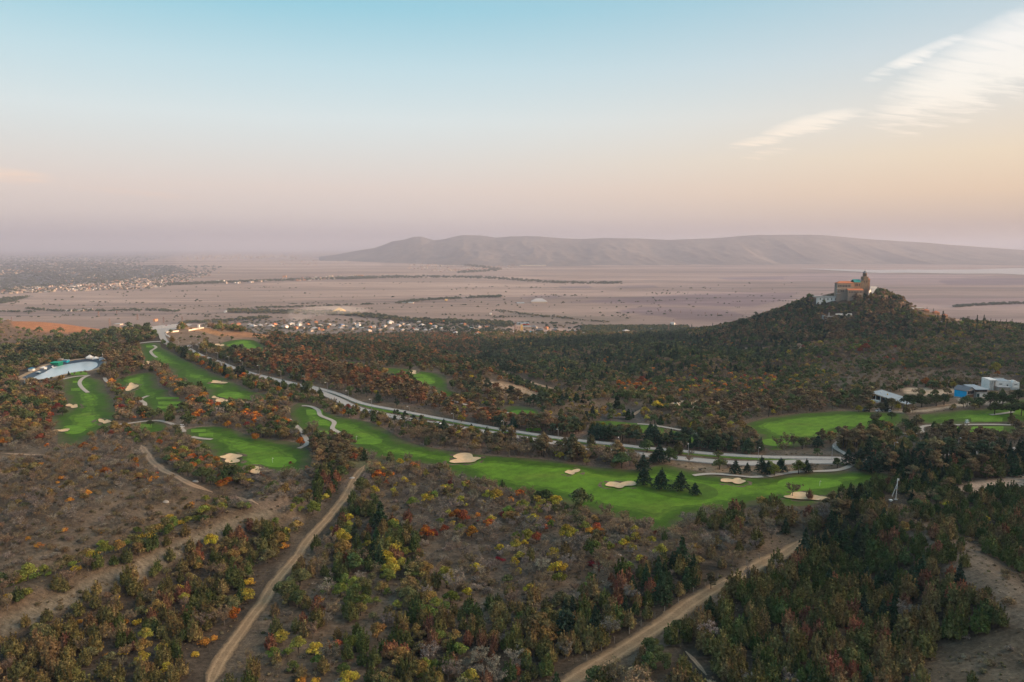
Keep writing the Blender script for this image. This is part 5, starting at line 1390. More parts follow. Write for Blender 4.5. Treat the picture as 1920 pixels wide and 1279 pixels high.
for i in np.where(single)[0]:
    k = tk[i]; cm, tm = NEARM[k][tvar[i] % len(NEARM[k])]
    lab[i] = lab[i] if len(lab[i].split()) <= 16 else lab[i].replace(' from left', '-from-left').replace('-from-left', '-from-left', 1).replace('second-', 'second-'); lab[i] = lab[i] if len(lab[i].split()) <= 16 else lab[i].replace(' the ', ' ', 1); e = bpy.data.objects.new(k, None); e.empty_display_size = 0.5; COL.objects.link(e)
    e.location = (tx[i], ty[i], tz[i]); e.rotation_euler = (0, 0, trot[i]); e.scale = (th[i] * tw[i], th[i] * tw[i], th[i])
    tag(e, lab[i], 'shrub' if k == 'shrub' else 'tree', GROUPN[k])
    c_o = bpy.data.objects.new('crown', cm); COL.objects.link(c_o); c_o.parent = e; c_o['tint'] = [float(v) for v in tc[i]]
    t_o = bpy.data.objects.new('trunk' if k != 'shrub' else 'stem', tm); COL.objects.link(t_o); t_o.parent = e
STUFFN = {'juniper_tree': 'juniper_woods', 'fir_tree': 'fir_woods', 'cedar_tree': 'cedar_woods', 'oak_tree': 'autumn_woods', 'bare_tree': 'leafless_woods', 'pine_tree': 'pine_woods', 'cypress_tree': 'cypress_woods', 'shrub': 'undergrowth'}
for k in KINDS:
    for near_ in (True, False):
        m = np.where((tk == k) & ~single & ((tf < 430) == near_))[0]
        if not len(m): continue
        cl = NEARC[k] if near_ else FARC[k]
        rz = np.zeros((len(m), 3)); rz[:, 2] = trot[m]
        gn_scatter(STUFFN[k], cl, np.column_stack([tx[m], ty[m], tz[m]]), rz, np.column_stack([th[m] * tw[m], th[m] * tw[m], th[m]]), tc[m], tvar[m] % KINDS[k][1])

# low scrub and grass tussocks between the trees
o_ = []
for r0 in np.concatenate([np.arange(140, 330, 1.7), np.arange(330, 560, 2.6)]):
    s = 1.7 if r0 < 330 else 2.6; m_n = int(r0 * math.radians(80) / s); ph = np.linspace(math.radians(-40), math.radians(40), m_n) + rng.uniform(-.5, .5, m_n) * s / r0
    rr = r0 + rng.uniform(-.5, .5, m_n) * s; o_.append(np.column_stack([rr * np.sin(ph), rr * np.cos(ph)]))
P = np.vstack(o_); gx, gy = P.T
cl_ = fbm(gx / 9, gy / 9, 3, 91) * 0.5 + 0.5
keep = rng.random(len(gx)) < cl_ * 0.85
for W in TURFW.values(): keep &= ~(inpoly(gx, gy, W) | (segdist(gx, gy, W, True) < 1.0))
keep &= ~inpoly(gx, gy, POND)
for k, W in ROADW.items(): keep &= ~(segdist(gx, gy, W[::4]) < ROADS[k][1] / 2 + 1.0)
for k, ls in PATHS.items():
    for ln in ls:
        W = unproj(*zip(*spline(ln, 3, False)))[:, :2]; keep &= ~(segdist(gx, gy, W) < {'cart_path': 1.8, 'dirt_track': 3.5, 'footpath': 1.8}[k])
for pl, col, fe in GROUND:
    if col[0] > 0.3:
        W = unproj(*zip(*pl))[:, :2]; keep &= ~inpoly(gx, gy, W)
gx, gy = gx[keep], gy[keep]; m_n = len(gx)
cols = np.array([(.15,.115,.08), (.20,.155,.10), (.12,.095,.065), (.24,.19,.12), (.12,.11,.055)])[rng.integers(0, 5, m_n)] * rng.uniform(.8, 1.25, (m_n, 1))
h_ = rng.uniform(.35, 1.0, m_n) * (0.7 + 0.6 * fbm(gx / 20, gy / 20, 2, 97)); rz = np.zeros((m_n, 3)); rz[:, 2] = rng.uniform(0, 6.28, m_n)
gn_scatter('dry_grass', FARC['shrub'], np.column_stack([gx, gy, T(gx, gy) - 0.05]), rz, np.column_stack([h_ * 1.5, h_ * 1.5, h_]), cols, rng.integers(0, 4, m_n))
print('tussocks', m_n)

# ------------------------------------------------------------------ built things
class MB:
    """collects boxes, prisms and tubes in a local frame"""
    def __init__(s): s.V = []; s.F = []
    def _add(s, V, F):
        o = len(s.V); s.V += [tuple(map(float, v)) for v in V]; s.F += [tuple(i + o for i in f) for f in F]; return s
    def box(s, x0, x1, y0, y1, z0, z1):
        return s._add([(x, y, z) for x in (x0, x1) for y in (y0, y1) for z in (z0, z1)], [(0, 1, 3, 2), (4, 6, 7, 5), (0, 4, 5, 1), (2, 3, 7, 6), (0, 2, 6, 4), (1, 5, 7, 3)])
    def hexa(s, P):
        """P: 4 lower and 4 upper corners in matching order"""
        return s._add(P, [(3, 2, 1, 0), (4, 5, 6, 7), (0, 1, 5, 4), (1, 2, 6, 5), (2, 3, 7, 6), (3, 0, 4, 7)])
    def gable(s, x0, x1, y0, y1, z0, h, over=0.4, axis='y', t=0.25):
        if axis == 'y':
            xm = (x0 + x1) / 2; a = [(x0 - over, y, z0 - over * h / ((x1 - x0) / 2)) for y in (y0 - over, y1 + over)]; b = [(x1 + over, y, z0 - over * h / ((x1 - x0) / 2)) for y in (y0 - over, y1 + over)]; r = [(xm, y, z0 + h) for y in (y0 - over, y1 + over)]
        else:
            ym = (y0 + y1) / 2; a = [(x, y0 - over, z0 - over * h / ((y1 - y0) / 2)) for x in (x0 - over, x1 + over)]; b = [(x, y1 + over, z0 - over * h / ((y1 - y0) / 2)) for x in (x0 - over, x1 + over)]; r = [(x, ym, z0 + h) for x in (x0 - over, x1 + over)]
        up = lambda p: (p[0], p[1], p[2] + t)
        for e in (a, b): s.hexa([e[0], e[1], r[1], r[0], up(e[0]), up(e[1]), up(r[1]), up(r[0])])
        return s
    def gable_wall(s, x0, x1, y0, y1, z0, h, axis='y'):
        if axis == 'y': V = [(x0, y0, z0), (x1, y0, z0), ((x0 + x1) / 2, y0, z0 + h), (x0, y1, z0), (x1, y1, z0), ((x0 + x1) / 2, y1, z0 + h)]
        else: V = [(x0, y0, z0), (x0, y1, z0), (x0, (y0 + y1) / 2, z0 + h), (x1, y0, z0), (x1, y1, z0), (x1, (y0 + y1) / 2, z0 + h)]
        return s._add(V, [(0, 1, 2), (5, 4, 3), (0, 3, 4, 1), (1, 4, 5, 2), (2, 5, 3, 0)])
    def hip(s, x0, x1, y0, y1, z0, h, over=0.4):
        x0 -= over; x1 += over; y0 -= over; y1 += over; w, d = x1 - x0, y1 - y0; k = min(w, d) / 2
        if w >= d: r = [(x0 + k, (y0 + y1) / 2, z0 + h), (x1 - k + 1e-3, (y0 + y1) / 2, z0 + h)]; F = [(0, 1, 5, 4), (1, 2, 5), (2, 3, 4, 5), (3, 0, 4), (3, 2, 1, 0)]
        else: r = [((x0 + x1) / 2, y0 + k, z0 + h), ((x0 + x1) / 2, y1 - k, z0 + h)]; F = [(0, 1, 4), (1, 2, 5, 4), (2, 3, 5), (3, 0, 4, 5), (3, 2, 1, 0)]
        return s._add([(x0, y0, z0), (x1, y0, z0), (x1, y1, z0), (x0, y1, z0)] + r, F)
    def cyl(s, x, y, z0, z1, r0, r1=None, n=10, rot=0.0):
        r1 = r0 if r1 is None else r1
        V = [(x + r * math.cos(rot + 2 * PI * k / n), y + r * math.sin(rot + 2 * PI * k / n), z) for z, r in ((z0, r0), (z1, max(r1, 1e-3))) for k in range(n)]
        return s._add(V, [(k, (k + 1) % n, n + (k + 1) % n, n + k) for k in range(n)] + [tuple(range(n - 1, -1, -1)), tuple(range(n, 2 * n))])
    def bar(s, a, b, r, n=5):
        V, F = tube([a, b], [r, r], n); return s._add(V, F)
    def build(s, name, mat, parent=None):
        me = bpy.data.meshes.new(name); me.from_pydata(s.V, [], s.F); me.update()
        return link(name, me, mat, parent)


def thing(name, P, rz, label, cat, group=None):
    e = bpy.data.objects.new(name, None); COL.objects.link(e); e.location = tuple(P); e.rotation_euler = (0, 0, rz); e.empty_display_size = 1
    return tag(e, label, cat, group)


C = {}
def cm_(name, col, rough=0.85, var=0.12, scale=0.6, spec=0.2):
    if name not in C: C[name] = mat_plain(name, col, rough, var, scale, spec)
    return C[name]
W_WHITE = cm_('white_render', (0.80, 0.79, 0.77)); W_CREAM = cm_('cream_render', (0.42, 0.36, 0.30)); W_STONE = cm_('castle_stone', (0.20, 0.155, 0.11), 0.95, 0.3, 0.5); W_BRICK = cm_('warm_stone', (0.27, 0.175, 0.115), 0.95, 0.3, 0.5)
W_CONC = cm_('raw_concrete', (0.42, 0.41, 0.40), 0.9, 0.2, 0.3); W_BLUE = cm_('bright_blue_render', (0.0, 0.40, 0.80)); R_TILE = cm_('red_clay_tiles', (0.46, 0.17, 0.085), 0.9, 0.25, 1.0); R_TEAL = cm_('teal_metal_roof', (0.03, 0.30, 0.27), 0.5)
R_GREY = cm_('grey_roof', (0.17, 0.18, 0.20), 0.6); R_TIN = cm_('pale_tin_roof', (0.40, 0.41, 0.43), 0.6); R_BLUEGREY = cm_('bluish_roof', (0.30, 0.36, 0.41), 0.6); DARK = cm_('dark_glass', (0.025, 0.028, 0.035), 0.15, 0.05, 1, 0.5); WOOD = cm_('brown_cladding', (0.17, 0.095, 0.055)); GREENR = cm_('green_sheet_roof', (0.02, 0.38, 0.24), 0.6)
CYAN = cm_('cyan_paint', (0.02, 0.36, 0.50)); REDP = cm_('red_paint', (0.5, 0.05, 0.03)); ORANGE = cm_('orange_render', (0.42, 0.25, 0.15)); YEL = cm_('yellow_render', (0.70, 0.48, 0.16)); STEEL = cm_('galvanised_steel', (0.35, 0.35, 0.36), 0.5); RUSTY = cm_('rusty_steel', (0.20, 0.13, 0.11), 0.8); TYRE = cm_('tyre_rubber', (0.02, 0.02, 0.02)); BLACKP = cm_('black_car_paint', (0.02, 0.02, 0.022), 0.3, 0.02, 1, 0.5); WHITEP = cm_('white_car_paint', (0.75, 0.76, 0.78), 0.3, 0.02, 1, 0.5); SILVERP = cm_('silver_car_paint', (0.38, 0.40, 0.44), 0.3, 0.02, 1, 0.5); REDCAR = cm_('red_car_paint', (0.42, 0.03, 0.02), 0.3, 0.02, 1, 0.5)


def mpp(P): return math.hypot(P[1], CAMZ - P[2]) / FPX       # metres per pixel of the photograph at a point


def footprint(pa, pb, pc, z=None):
    """corner A near, B the far end of the side wall, C the far end of the front wall: origin, turn, front length, side length"""
    A = up1(*pa) if z is None else up1(pa[0], pa[1], z); B = up1(pb[0], pb[1], A[2]); Cc = up1(pc[0], pc[1], A[2])
    u = Cc[:2] - A[:2]; w = np.hypot(*u); u = u / w; v = np.array([-u[1], u[0]]); d = float(np.dot(B[:2] - A[:2], v))
    return A, math.atan2(u[1], u[0]), w, d


# ---- the fortified church on the hill
O = up1(1606, 560); mp = mpp(O); O[0] += (1608 - 1606) * mp; O[1] += 6; O[2] = float(T(O[0], O[1]))
X = lambda px: (px - 1608) * mp
base = CAMZ - (556 - 462.3) / FPX * O[1]                      # level of the church yard
e = thing('hilltop_church', (O[0], O[1], base), 0, 'old stone church with octagonal belfry on top of the highest hill', 'church')
hz_ = lambda py: (556 - py) * mp
MB().box(X(1618), X(1627.6), -4, 4, -9, hz_(518)).build('tower', W_STONE, e)
dr = MB().cyl((X(1618) + X(1627.6)) / 2, 0, hz_(518), hz_(511.3), 2.7, 2.7, 8, PI / 8).build('belfry', W_BRICK, e)
ar = MB()
for k in range(8):
    a = k * PI / 4 + PI / 4; cx_, cy_ = (X(1618) + X(1627.6)) / 2 + 2.45 * math.cos(a), 2.45 * math.sin(a)
    o = MB().box(-0.16, 0.2, -0.55, 0.55, hz_(517.2), hz_(512.6)).build('arched_opening', DARK, dr); o.location = (cx_, cy_, 0); o.rotation_euler = (0, 0, a)
sp_ = MB().cyl((X(1618) + X(1627.6)) / 2, 0, hz_(511.3), hz_(506.6), 3.2, 0.05, 8, PI / 8).build('spire', R_GREY, e)
MB().bar(((X(1618) + X(1627.6)) / 2, 0, hz_(506.8)), ((X(1618) + X(1627.6)) / 2, 0, hz_(504.8)), 0.1).box((X(1618) + X(1627.6)) / 2 - .5, (X(1618) + X(1627.6)) / 2 + .5, -.1, .1, hz_(505.6), hz_(505.3)).build('cross', DARK, sp_)
MB().box(X(1613), X(1618) - .01, -4.5, 5, -9, hz_(526)).gable_wall(X(1613), X(1618) - .01, -4.5, 5, hz_(526), 1.4).build('nave', W_STONE, e)
MB().gable(X(1613), X(1618), -4.5, 5, hz_(526), 1.5, 0.3).build('nave_roof', R_GREY, e)
MB().box(X(1601), X(1613) - .02, -5, 6, -9, hz_(528)).build('hall', W_BRICK, e)
MB().gable(X(1601), X(1613) - .3, -5, 6, hz_(528), 3.4, 0.4, 'x').build('hall_roof', R_TEAL, e)
MB().box(X(1627.6) + .01, X(1632), -2, 7, -9, hz_(523.5)).gable_wall(X(1627.6) + .01, X(1632), -2, 7, hz_(523.5), 1.6, 'x').build('apse', W_BRICK, e)
MB().gable(X(1627.6), X(1632), -2, 7, hz_(523.5), 1.7, 0.3, 'x').build('apse_roof', R_TILE, e)
for xx in (1603.5, 1606.5, 1610): MB().box(X(xx), X(xx) + .9, -5.12, -4.9, hz_(535), hz_(531.5)).build('window', DARK, e)
for xx in (1620, 1624): MB().box(X(xx), X(xx) + .8, -4.1, -3.9, hz_(529), hz_(526)).build('window', DARK, e)
# ---- the monks' wing left of it
e = thing('monastery_wing', (O[0] - 0.5, O[1] - 2, base), 0, 'long stone wing with orange tiled roof left of the hilltop church', 'building')
wl = MB().box(X(1569.5), X(1600.5), -4, 5, -16, hz_(530)).build('wall', cm_('old_wall', (.27, .225, .185)), e)
MB().hip(X(1569.5), X(1600.5), -4, 5, hz_(530), 2.7, 0.5).build('roof', R_TILE, e)
MB().box(X(1595), X(1600.4), -4.15, -3.95, hz_(536), hz_(531)).build('sunlit_end_patch', ORANGE, e)  # orange patch: sunlight on the wing's end put into the colour
for k, xx in enumerate(np.linspace(1571.5, 1592, 8)):
    MB().box(X(xx), X(xx) + 1.0, -4.12, -3.9, hz_(537), hz_(533.5)).build('window', DARK, wl)
    if k < 4: MB().box(X(xx), X(xx) + 1.0, -4.12, -3.9, hz_(546), hz_(542.5)).build('window', DARK, wl)
for k in range(3): MB().box(X(1569) - .5, X(1576), -5.4, -4.0, hz_(540.2 + 4.6 * k), hz_(539.6 + 4.6 * k)).build('balcony', W_CONC, e)
e = thing('terrace_building', (O[0], O[1] - 9, base), 0, 'low terrace building with flat red tiles just below the hilltop church', 'building')
MB().box(X(1586), X(1614), -3, 4, -14, hz_(542.5)).build('wall', cm_('old_wall', (.27, .225, .185)), e)
MB().gable(X(1586), X(1614), -3, 4, hz_(542.5), 1.6, 0.4, 'x').build('roof', R_TILE, e)
for xx in np.linspace(1588, 1611, 9): MB().box(X(xx), X(xx) + .9, -3.12, -2.9, hz_(547.5), hz_(544.6)).build('window', DARK, e)
e = thing('retaining_wall', (O[0], O[1] - 4, base), 0, 'white retaining wall catching the sun at the foot of the church', 'wall')
MB().hexa([(X(1624), -9, -9), (X(1633), -1, -9), (X(1632.4), -.4, -9), (X(1623.4), -8.4, -9), (X(1624), -9, hz_(546)), (X(1633), -1, hz_(537)), (X(1632.4), -.4, hz_(537)), (X(1623.4), -8.4, hz_(546))]).build('wall', W_WHITE, e)
rp = np.array([(1624.5, 549), (1629, 547), (1634, 544), (1640, 540.5), (1646, 537.5), (1640, 536.2), (1633, 536.4), (1630, 540), (1626, 545)])
RW = [(X(a), -(b - 536) * 1.6 - 1, hz_(b) + 0.4) for a, b in rp]
e = tag(link('church_ramp', quick_mesh('church_ramp', np.array(RW) + np.array([O[0], O[1], base]), np.array([(0, 1, 8), (1, 7, 8), (1, 2, 7), (2, 6, 7), (2, 3, 6), (3, 5, 6), (3, 4, 5)])), W_CONC), kind='structure')
# ---- unfinished white buildings
P = up1(1556, 566); m1 = mpp(P)
e = thing('unfinished_white_building', P, math.radians(-9), 'long unfinished white building with overhanging flat roof left below the church', 'building')
MB().box(-22 * m1, 17 * m1, 0, 8, -5, 8.5 * m1).build('wall', W_WHITE, e)
MB().box(-29 * m1, 34 * m1, -1.2, 9, 8.5 * m1, 10.2 * m1).build('roof_slab', W_CONC, e)
for xx in (19, 25.5, 31.5): MB().box(xx * m1, (xx + 1.2) * m1, -.6, .4, -5, 8.5 * m1).build('column', W_WHITE, e)
for xx in (-18, -11.5, -4.5, 2, 8.5, 13): MB().box(xx * m1, (xx + 1.6) * m1, -.1, .2, 3.5 * m1, 6.6 * m1).build('window', DARK, e)
P = up1(1572, 598); m1 = mpp(P)
e = thing('ruined_white_terrace', P, math.radians(5), 'roofless white concrete terrace half hidden in trees halfway down the castle hill', 'ruin')
MB().box(-26 * m1, 32 * m1, 0, .8, -4, 5.5 * m1).build('front_wall', W_CONC, e); MB().box(-26 * m1, -25 * m1, .8, 9, -4, 6.5 * m1).build('side_wall', W_CONC, e)
MB().box(0, 32 * m1, 7, 7.8, -3, 9 * m1).build('rear_wall', W_WHITE, e); MB().box(-19 * m1, -18 * m1, -.1, .9, 5.5 * m1, 12 * m1).build('standing_column', W_CONC, e)
for xx in (14, 20, 26): MB().box(xx * m1, (xx + 2.5) * m1, -.1, .2, -.5, 3.3 * m1).build('opening', DARK, e)


def small_house(px, py, w, h, wall, roof, label, name='house', group=None, rz=0.0, flat=False, depth=None, cat='house', zp=None, roofh=0.5, windows=0):
    P = up1(px, py) if zp is None else np.array([*up1(px, py, zp)[:2], 0]); P[2] = float(T(P[0], P[1])); m = mpp(P)
    w *= m; h *= m; d = depth or min(w, 10)
    e = thing(name, P, rz, label, cat, group)
    wl = MB().box(-w / 2, w / 2, 0, d, -2.5, h).build('wall', wall, e)
    if flat: MB().box(-w / 2 - .3, w / 2 + .3, -.3, d + .3, h, h + .35).build('roof', roof, e)
    else: MB().hip(-w / 2, w / 2, 0, d, h, roofh * min(w, d) * 0.6, 0.45).build('roof', roof, e)
    for k in range(windows):
        xx = -w / 2 + w * (k + .5) / windows; MB().box(xx - .5, xx + .5, -.08, .2, h * .35, h * .75).build('window', DARK, wl)
    return e


small_house(1659, 565, 13, 10, W_BRICK, W_STONE, 'square ruined stone tower with sunlit right face below the church', 'stone_tower', None, .3, True, 9, 'tower', windows=2)
small_house(1688, 571, 13, 8, W_BRICK, W_STONE, 'broad low stone tower at the right end of the castle wall', 'stone_tower', None, .25, True, 8, 'tower', windows=2)
small_house(1673, 567, 14, 5, W_STONE, R_TILE, 'small stone house between the two castle towers', 'stone_house', windows=2)
small_house(1726, 581, 13, 3.2, W_CREAM, W_CONC, 'low pale house on the right shoulder of the castle hill', 'shed', None, 0, True, cat='house')
small_house(1712, 581, 4, 3.5, W_WHITE, R_TIN, 'tiny white hut left of the low pale house', 'hut', cat='hut')
small_house(1738, 586, 9, 4, W_BRICK, R_TILE, 'sunlit brick house behind the low pale house', 'brick_house')
small_house(1757, 590, 10, 4, ORANGE, R_TILE, 'orange gabled house midway down the right shoulder', 'orange_house')
small_house(1773, 597, 8, 6, ORANGE, R_TILE, 'tall orange house where the right shoulder levels out', 'orange_house', windows=1)
small_house(1768, 606, 4, 3, W_WHITE, R_TIN, 'small white hut beside the shoulder car park', 'hut', cat='hut')
small_house(1863, 619, 7, 2.6, W_WHITE, W_WHITE, 'white tent like hut near the right end of the ridge', 'hut', cat='hut', roofh=.7)
small_house(1639, 608, 4.5, 5, W_CREAM, R_TIN, 'small cream hut alone in the pines under the church', 'hut', cat='hut')
small_house(1671, 608, 9, 4.5, W_CREAM, R_TILE, 'small cottage with red roof in the pines under the church', 'cottage', windows=2)
small_house(1667, 606, 4, 3, W_STONE, R_GREY, 'grey lean-to left of the small red roofed cottage', 'hut', cat='hut')

# ---- blue walled house: blue side wall, gabled dark front, grey roofed annexe
A, rz, w, d = footprint((1812.6, 746.5), (1792, 738), (1829, 744.0)); print('raw d', d); d = 8.5; w = min(w, 8.0); m1 = mpp(A); print('blue house', w, d, A, math.degrees(rz))
e = thing('blue_walled_house', A, rz, 'gabled house under construction with a bright blue side wall on the right', 'house')
Hh = 13.2 * m1
MB().box(0.0, w, 0, d, -1.5, Hh).gable_wall(0.0, w, 0, d, Hh, 2.2).build('wall', W_CONC, e)
MB().box(-0.12, 0.0, 0.2, d - .2, 0.0, Hh - 0.1).build('blue_side_wall', W_BLUE, e)
MB().gable(0, w, 0, d, Hh, 2.2, 0.55, 'y', .3).build('roof', R_GREY, e)
MB().box(.7, w - .7, -.12, .1, Hh * .52, Hh * .98).build('gable_window', DARK, e); MB().box(.5, w - .5, -.35, .15, Hh * .46, Hh * .50).build('floor_slab', W_CONC, e)
MB().box(.7, w - .7, -.1, .1, .1, Hh * .44).build('ground_floor_cladding', WOOD, e)
P = up1(1841, 745); m1 = mpp(P)
e = thing('grey_roofed_house', P, .06, 'flat house with bluish grey roof between blue wall and white villa', 'house')
MB().box(-11 * m1, 11 * m1, 0, 9, -1.5, 10 * m1).build('wall', W_CONC, e)
MB().hexa([(-14 * m1, -1, 14.5 * m1), (12.5 * m1, -1, 14.5 * m1), (7 * m1, 12, 17.5 * m1), (-14 * m1, 12, 17.5 * m1), (-14 * m1, -1, 15.3 * m1), (12.5 * m1, -1, 15.3 * m1), (7 * m1, 12, 18.3 * m1), (-14 * m1, 12, 18.3 * m1)]).build('roof', R_BLUEGREY, e)
MB().box(-10 * m1, 10 * m1, .3, 8.6, 10 * m1, 14.5 * m1).build('upper_cladding', WOOD, e)
for k in range(4): MB().box((-9.2 + 4.9 * k) * m1, (-5.4 + 4.9 * k) * m1, .15, .4, 10.8 * m1, 13.6 * m1).build('window', DARK, e)
MB().box(-10 * m1, -5.5 * m1, -.1, .15, 0.3, 7 * m1).build('door', cm_('dark_green_door', (.015, .06, .06)), e); MB().box(-4.5 * m1, 2.2 * m1, -.12, .15, 0, 7 * m1).build('white_panel', W_WHITE, e)
MB().box(-12 * m1, 14 * m1, -5, 0, -1.4, 0.25).build('terrace', W_CREAM, e)
# ---- white villa
P = up1(1882, 731); m1 = mpp(P); print('villa', P, m1)
e = thing('white_villa', P, -.10, 'white modern flat roofed villa with tall framed porch at the right edge', 'villa')
u = m1
bd = MB().box(-14 * u, 14 * u, 1.2, 11, -2, 15.5 * u).build('wall', W_WHITE, e)
MB().box(-27.5 * u, -26 * u, -1, 10, -2, 19 * u).build('side_wall', W_WHITE, e); MB().box(-21 * u, -19.6 * u, -1, .2, -2, 17 * u).build('porch_pillar', W_WHITE, e); MB().box(-24.5 * u, -23.2 * u, -1, .2, -2, 17 * u).build('porch_pillar', W_WHITE, e)
MB().box(-26 * u, -14 * u, -1, 10, 17 * u, 19 * u).build('porch_beam', W_WHITE, e); MB().box(-18 * u, -14.05 * u, 3, 10, -2, 17 * u).build('stair_wall', WOOD, e)
MB().box(-26 * u, -18 * u, 3.2, 9, -2, 16 * u).build('glass_wall', DARK, e)
MB().box(14 * u + .01, 27 * u, 0, 9, -2, 14.5 * u).build('right_wing', W_WHITE, e); MB().box(17 * u, 21 * u, 0.5, 4, 14.5 * u, 17.5 * u).build('chimney_block', W_WHITE, e)
rf = MB().box(-14 * u, 13.8 * u, 1.4, 10.8, 15.5 * u + .01, 15.5 * u + .25).build('roof', R_BLUEGREY, e)
MB().box(-14 * u, 14 * u, 11, 11.3, 12 * u, 17.5 * u).build('parapet', W_WHITE, rf)
for a, b, c, d_ in ((-7, -2, 9.5, 11), (6, 8.5, 5, 9.5)): MB().box(a * u, b * u, 1.05, 1.3, c * u, d_ * u).build('window', DARK, e)
MB().box(18 * u, 23 * u, -.12, .1, 9.5 * u, 10.7 * u).build('window', DARK, e); MB().box(16.5 * u, 25 * u, -.8, 0, 5.2 * u, 5.9 * u).build('canopy', W_WHITE, e)
MB().box(-15 * u, 5 * u, -4.5, 1.1, -2, 6.5 * u).build('garage', W_CREAM, e); MB().box(-16 * u, 6 * u, -5, 1.1, 6.5 * u, 7.4 * u).build('garage_roof', R_TIN, e)
# ---- clubhouse with one sloping roof
A, rz, w, d = footprint((1634, 751.5), (1648, 744), (1700, 763)); m1 = mpp(A); d = 12; print('club', w, d, A, math.degrees(rz))
e = thing('clubhouse', A, rz, 'long clubhouse whose single grey roof slopes down to the right behind the practice fairway', 'clubhouse')
h0, h1 = 15.5 * m1, 4.5 * m1; hh = lambda t: h0 + (h1 - h0) * t
for k, (a, b) in enumerate(((0, .56), (.60, 1.0))):
    MB().hexa([(w * a - .8, -1.4, hh(a)), (w * b + .8, -1.4, hh(b)), (w * b + .8, d + 1, hh(b)), (w * a - .8, d + 1, hh(a)), (w * a - .8, -1.4, hh(a) + .35), (w * b + .8, -1.4, hh(b) + .35), (w * b + .8, d + 1, hh(b) + .35), (w * a - .8, d + 1, hh(a) + .35)]).build('roof', R_BLUEGREY, e)
    MB().hexa([(w * a - .8, -1.5, hh(a) - .3), (w * b + .8, -1.5, hh(b) - .3), (w * b + .8, -1.4, hh(b) - .3), (w * a - .8, -1.4, hh(a) - .3), (w * a - .8, -1.5, hh(a) + .36), (w * b + .8, -1.5, hh(b) + .36), (w * b + .8, -1.4, hh(b) + .36), (w * a - .8, -1.4, hh(a) + .36)]).build('fascia', cm_('pale_timber', (.55, .42, .30)), e)
    MB().hexa([(w * a, .6, -1), (w * b, .6, -1), (w * b, d, -1), (w * a, d, -1), (w * a, .6, hh(a)), (w * b, .6, hh(b)), (w * b, d, hh(b)), (w * a, d, hh(a))]).build('wall', WOOD if k == 0 else W_CREAM, e)
for t in (0, .14, .28, .42, .56): MB().box(w * t - .15, w * t + .15, -1.1, -.8, -1, hh(t)).build('column', W_WHITE, e)
for t in (.02, .16, .30, .44): MB().box(w * t, w * (t + .10), .45, .7, hh(t) * .38, hh(t + .1) * .86).build('window', DARK, e)
MB().box(w * .03, w * .30, -4.5, -1.6, -1, 1.6).build('white_deck', W_WHITE, e); MB().box(w * .74, w * .92, .45, .7, .2, hh(.92) * .8).build('door', DARK, e)
for t, mat_ in ((.13, W_WHITE), (.32, YEL), (.78, YEL)):
    MB().cyl(w * t, d * .45, hh(t) + .3, hh(t) + 1.2, .42, .3, 8).build('roof_marker', mat_, e)  # plain stubs for the small bright markers on the roof


# ---- vehicles
def make_car(name, paint, label, L=4.6, Wd=1.85, suv=False):
    e = thing(name, (0, 0, 0), 0, label, 'car', None)
    hb = 0.95 if suv else 0.82; hr = 1.78 if suv else 1.45; b = MB()
    prof = [(-L / 2, .35), (L / 2, .35), (L / 2, .65), (L / 2 - .12, hb - .12), (L / 2 - 1.15, hb), (-L / 2 + .5, hb + .03), (-L / 2 + .03, hb - .1)]
    n = len(prof); V = [(x, s * Wd / 2 * (.93 if z > .7 else 1), z) for s in (-1, 1) for x, z in prof]
    b._add(V, [tuple(range(n)), tuple(range(2 * n - 1, n - 1, -1))] + [(i, i + n, (i + 1) % n + n, (i + 1) % n) for i in range(n)]).build('body', paint, e)
    x0, x1 = (-L / 2 + .15, L / 2 - 1.45) if suv else (-L / 2 + .8, L / 2 - 1.5)
    lo = [(x0, -.84, hb), (x1 + .35, -.84, hb), (x1 + .35, .84, hb), (x0, .84, hb)]; hi = [(x0 + (.25 if suv else .6), -.66, hr - .08), (x1 - .35, -.66, hr - .08), (x1 - .35, .66, hr - .08), (x0 + (.25 if suv else .6), .66, hr - .08)]
    MB().hexa(lo + hi).build('windows', DARK, e)
    MB().hexa([(p[0], p[1], hr - .08) for p in hi] + [(p[0] * .97, p[1] * .94, hr) for p in hi]).build('roof', paint, e)
    for sx in (-1, 1):
        for sy in (-1, 1):
            V, F = tube([(0, -.11, 0), (0, .11, 0)], [.34, .34], 12); F += [tuple(range(11, -1, -1)), tuple(range(12, 24))]
            o = MB()._add(V, F).build('wheel', TYRE, e); o.location = (sx * (L / 2 - .85), sy * (Wd / 2 - .08), .34)
        MB().box(L / 2 - .06, L / 2 + .02, sx * .62 - .18, sx * .62 + .18, .6, .75).build('headlight', W_WHITE, e)
    return e


def put_car(px, py, name, paint, label, heading, suv=False, off=.32):
    e = make_car(name, paint, label, suv=suv); P = up1(px, py); e.location = (P[0], P[1], float(T(P[0], P[1])) + off); e.rotation_euler = (0, 0, heading); return e


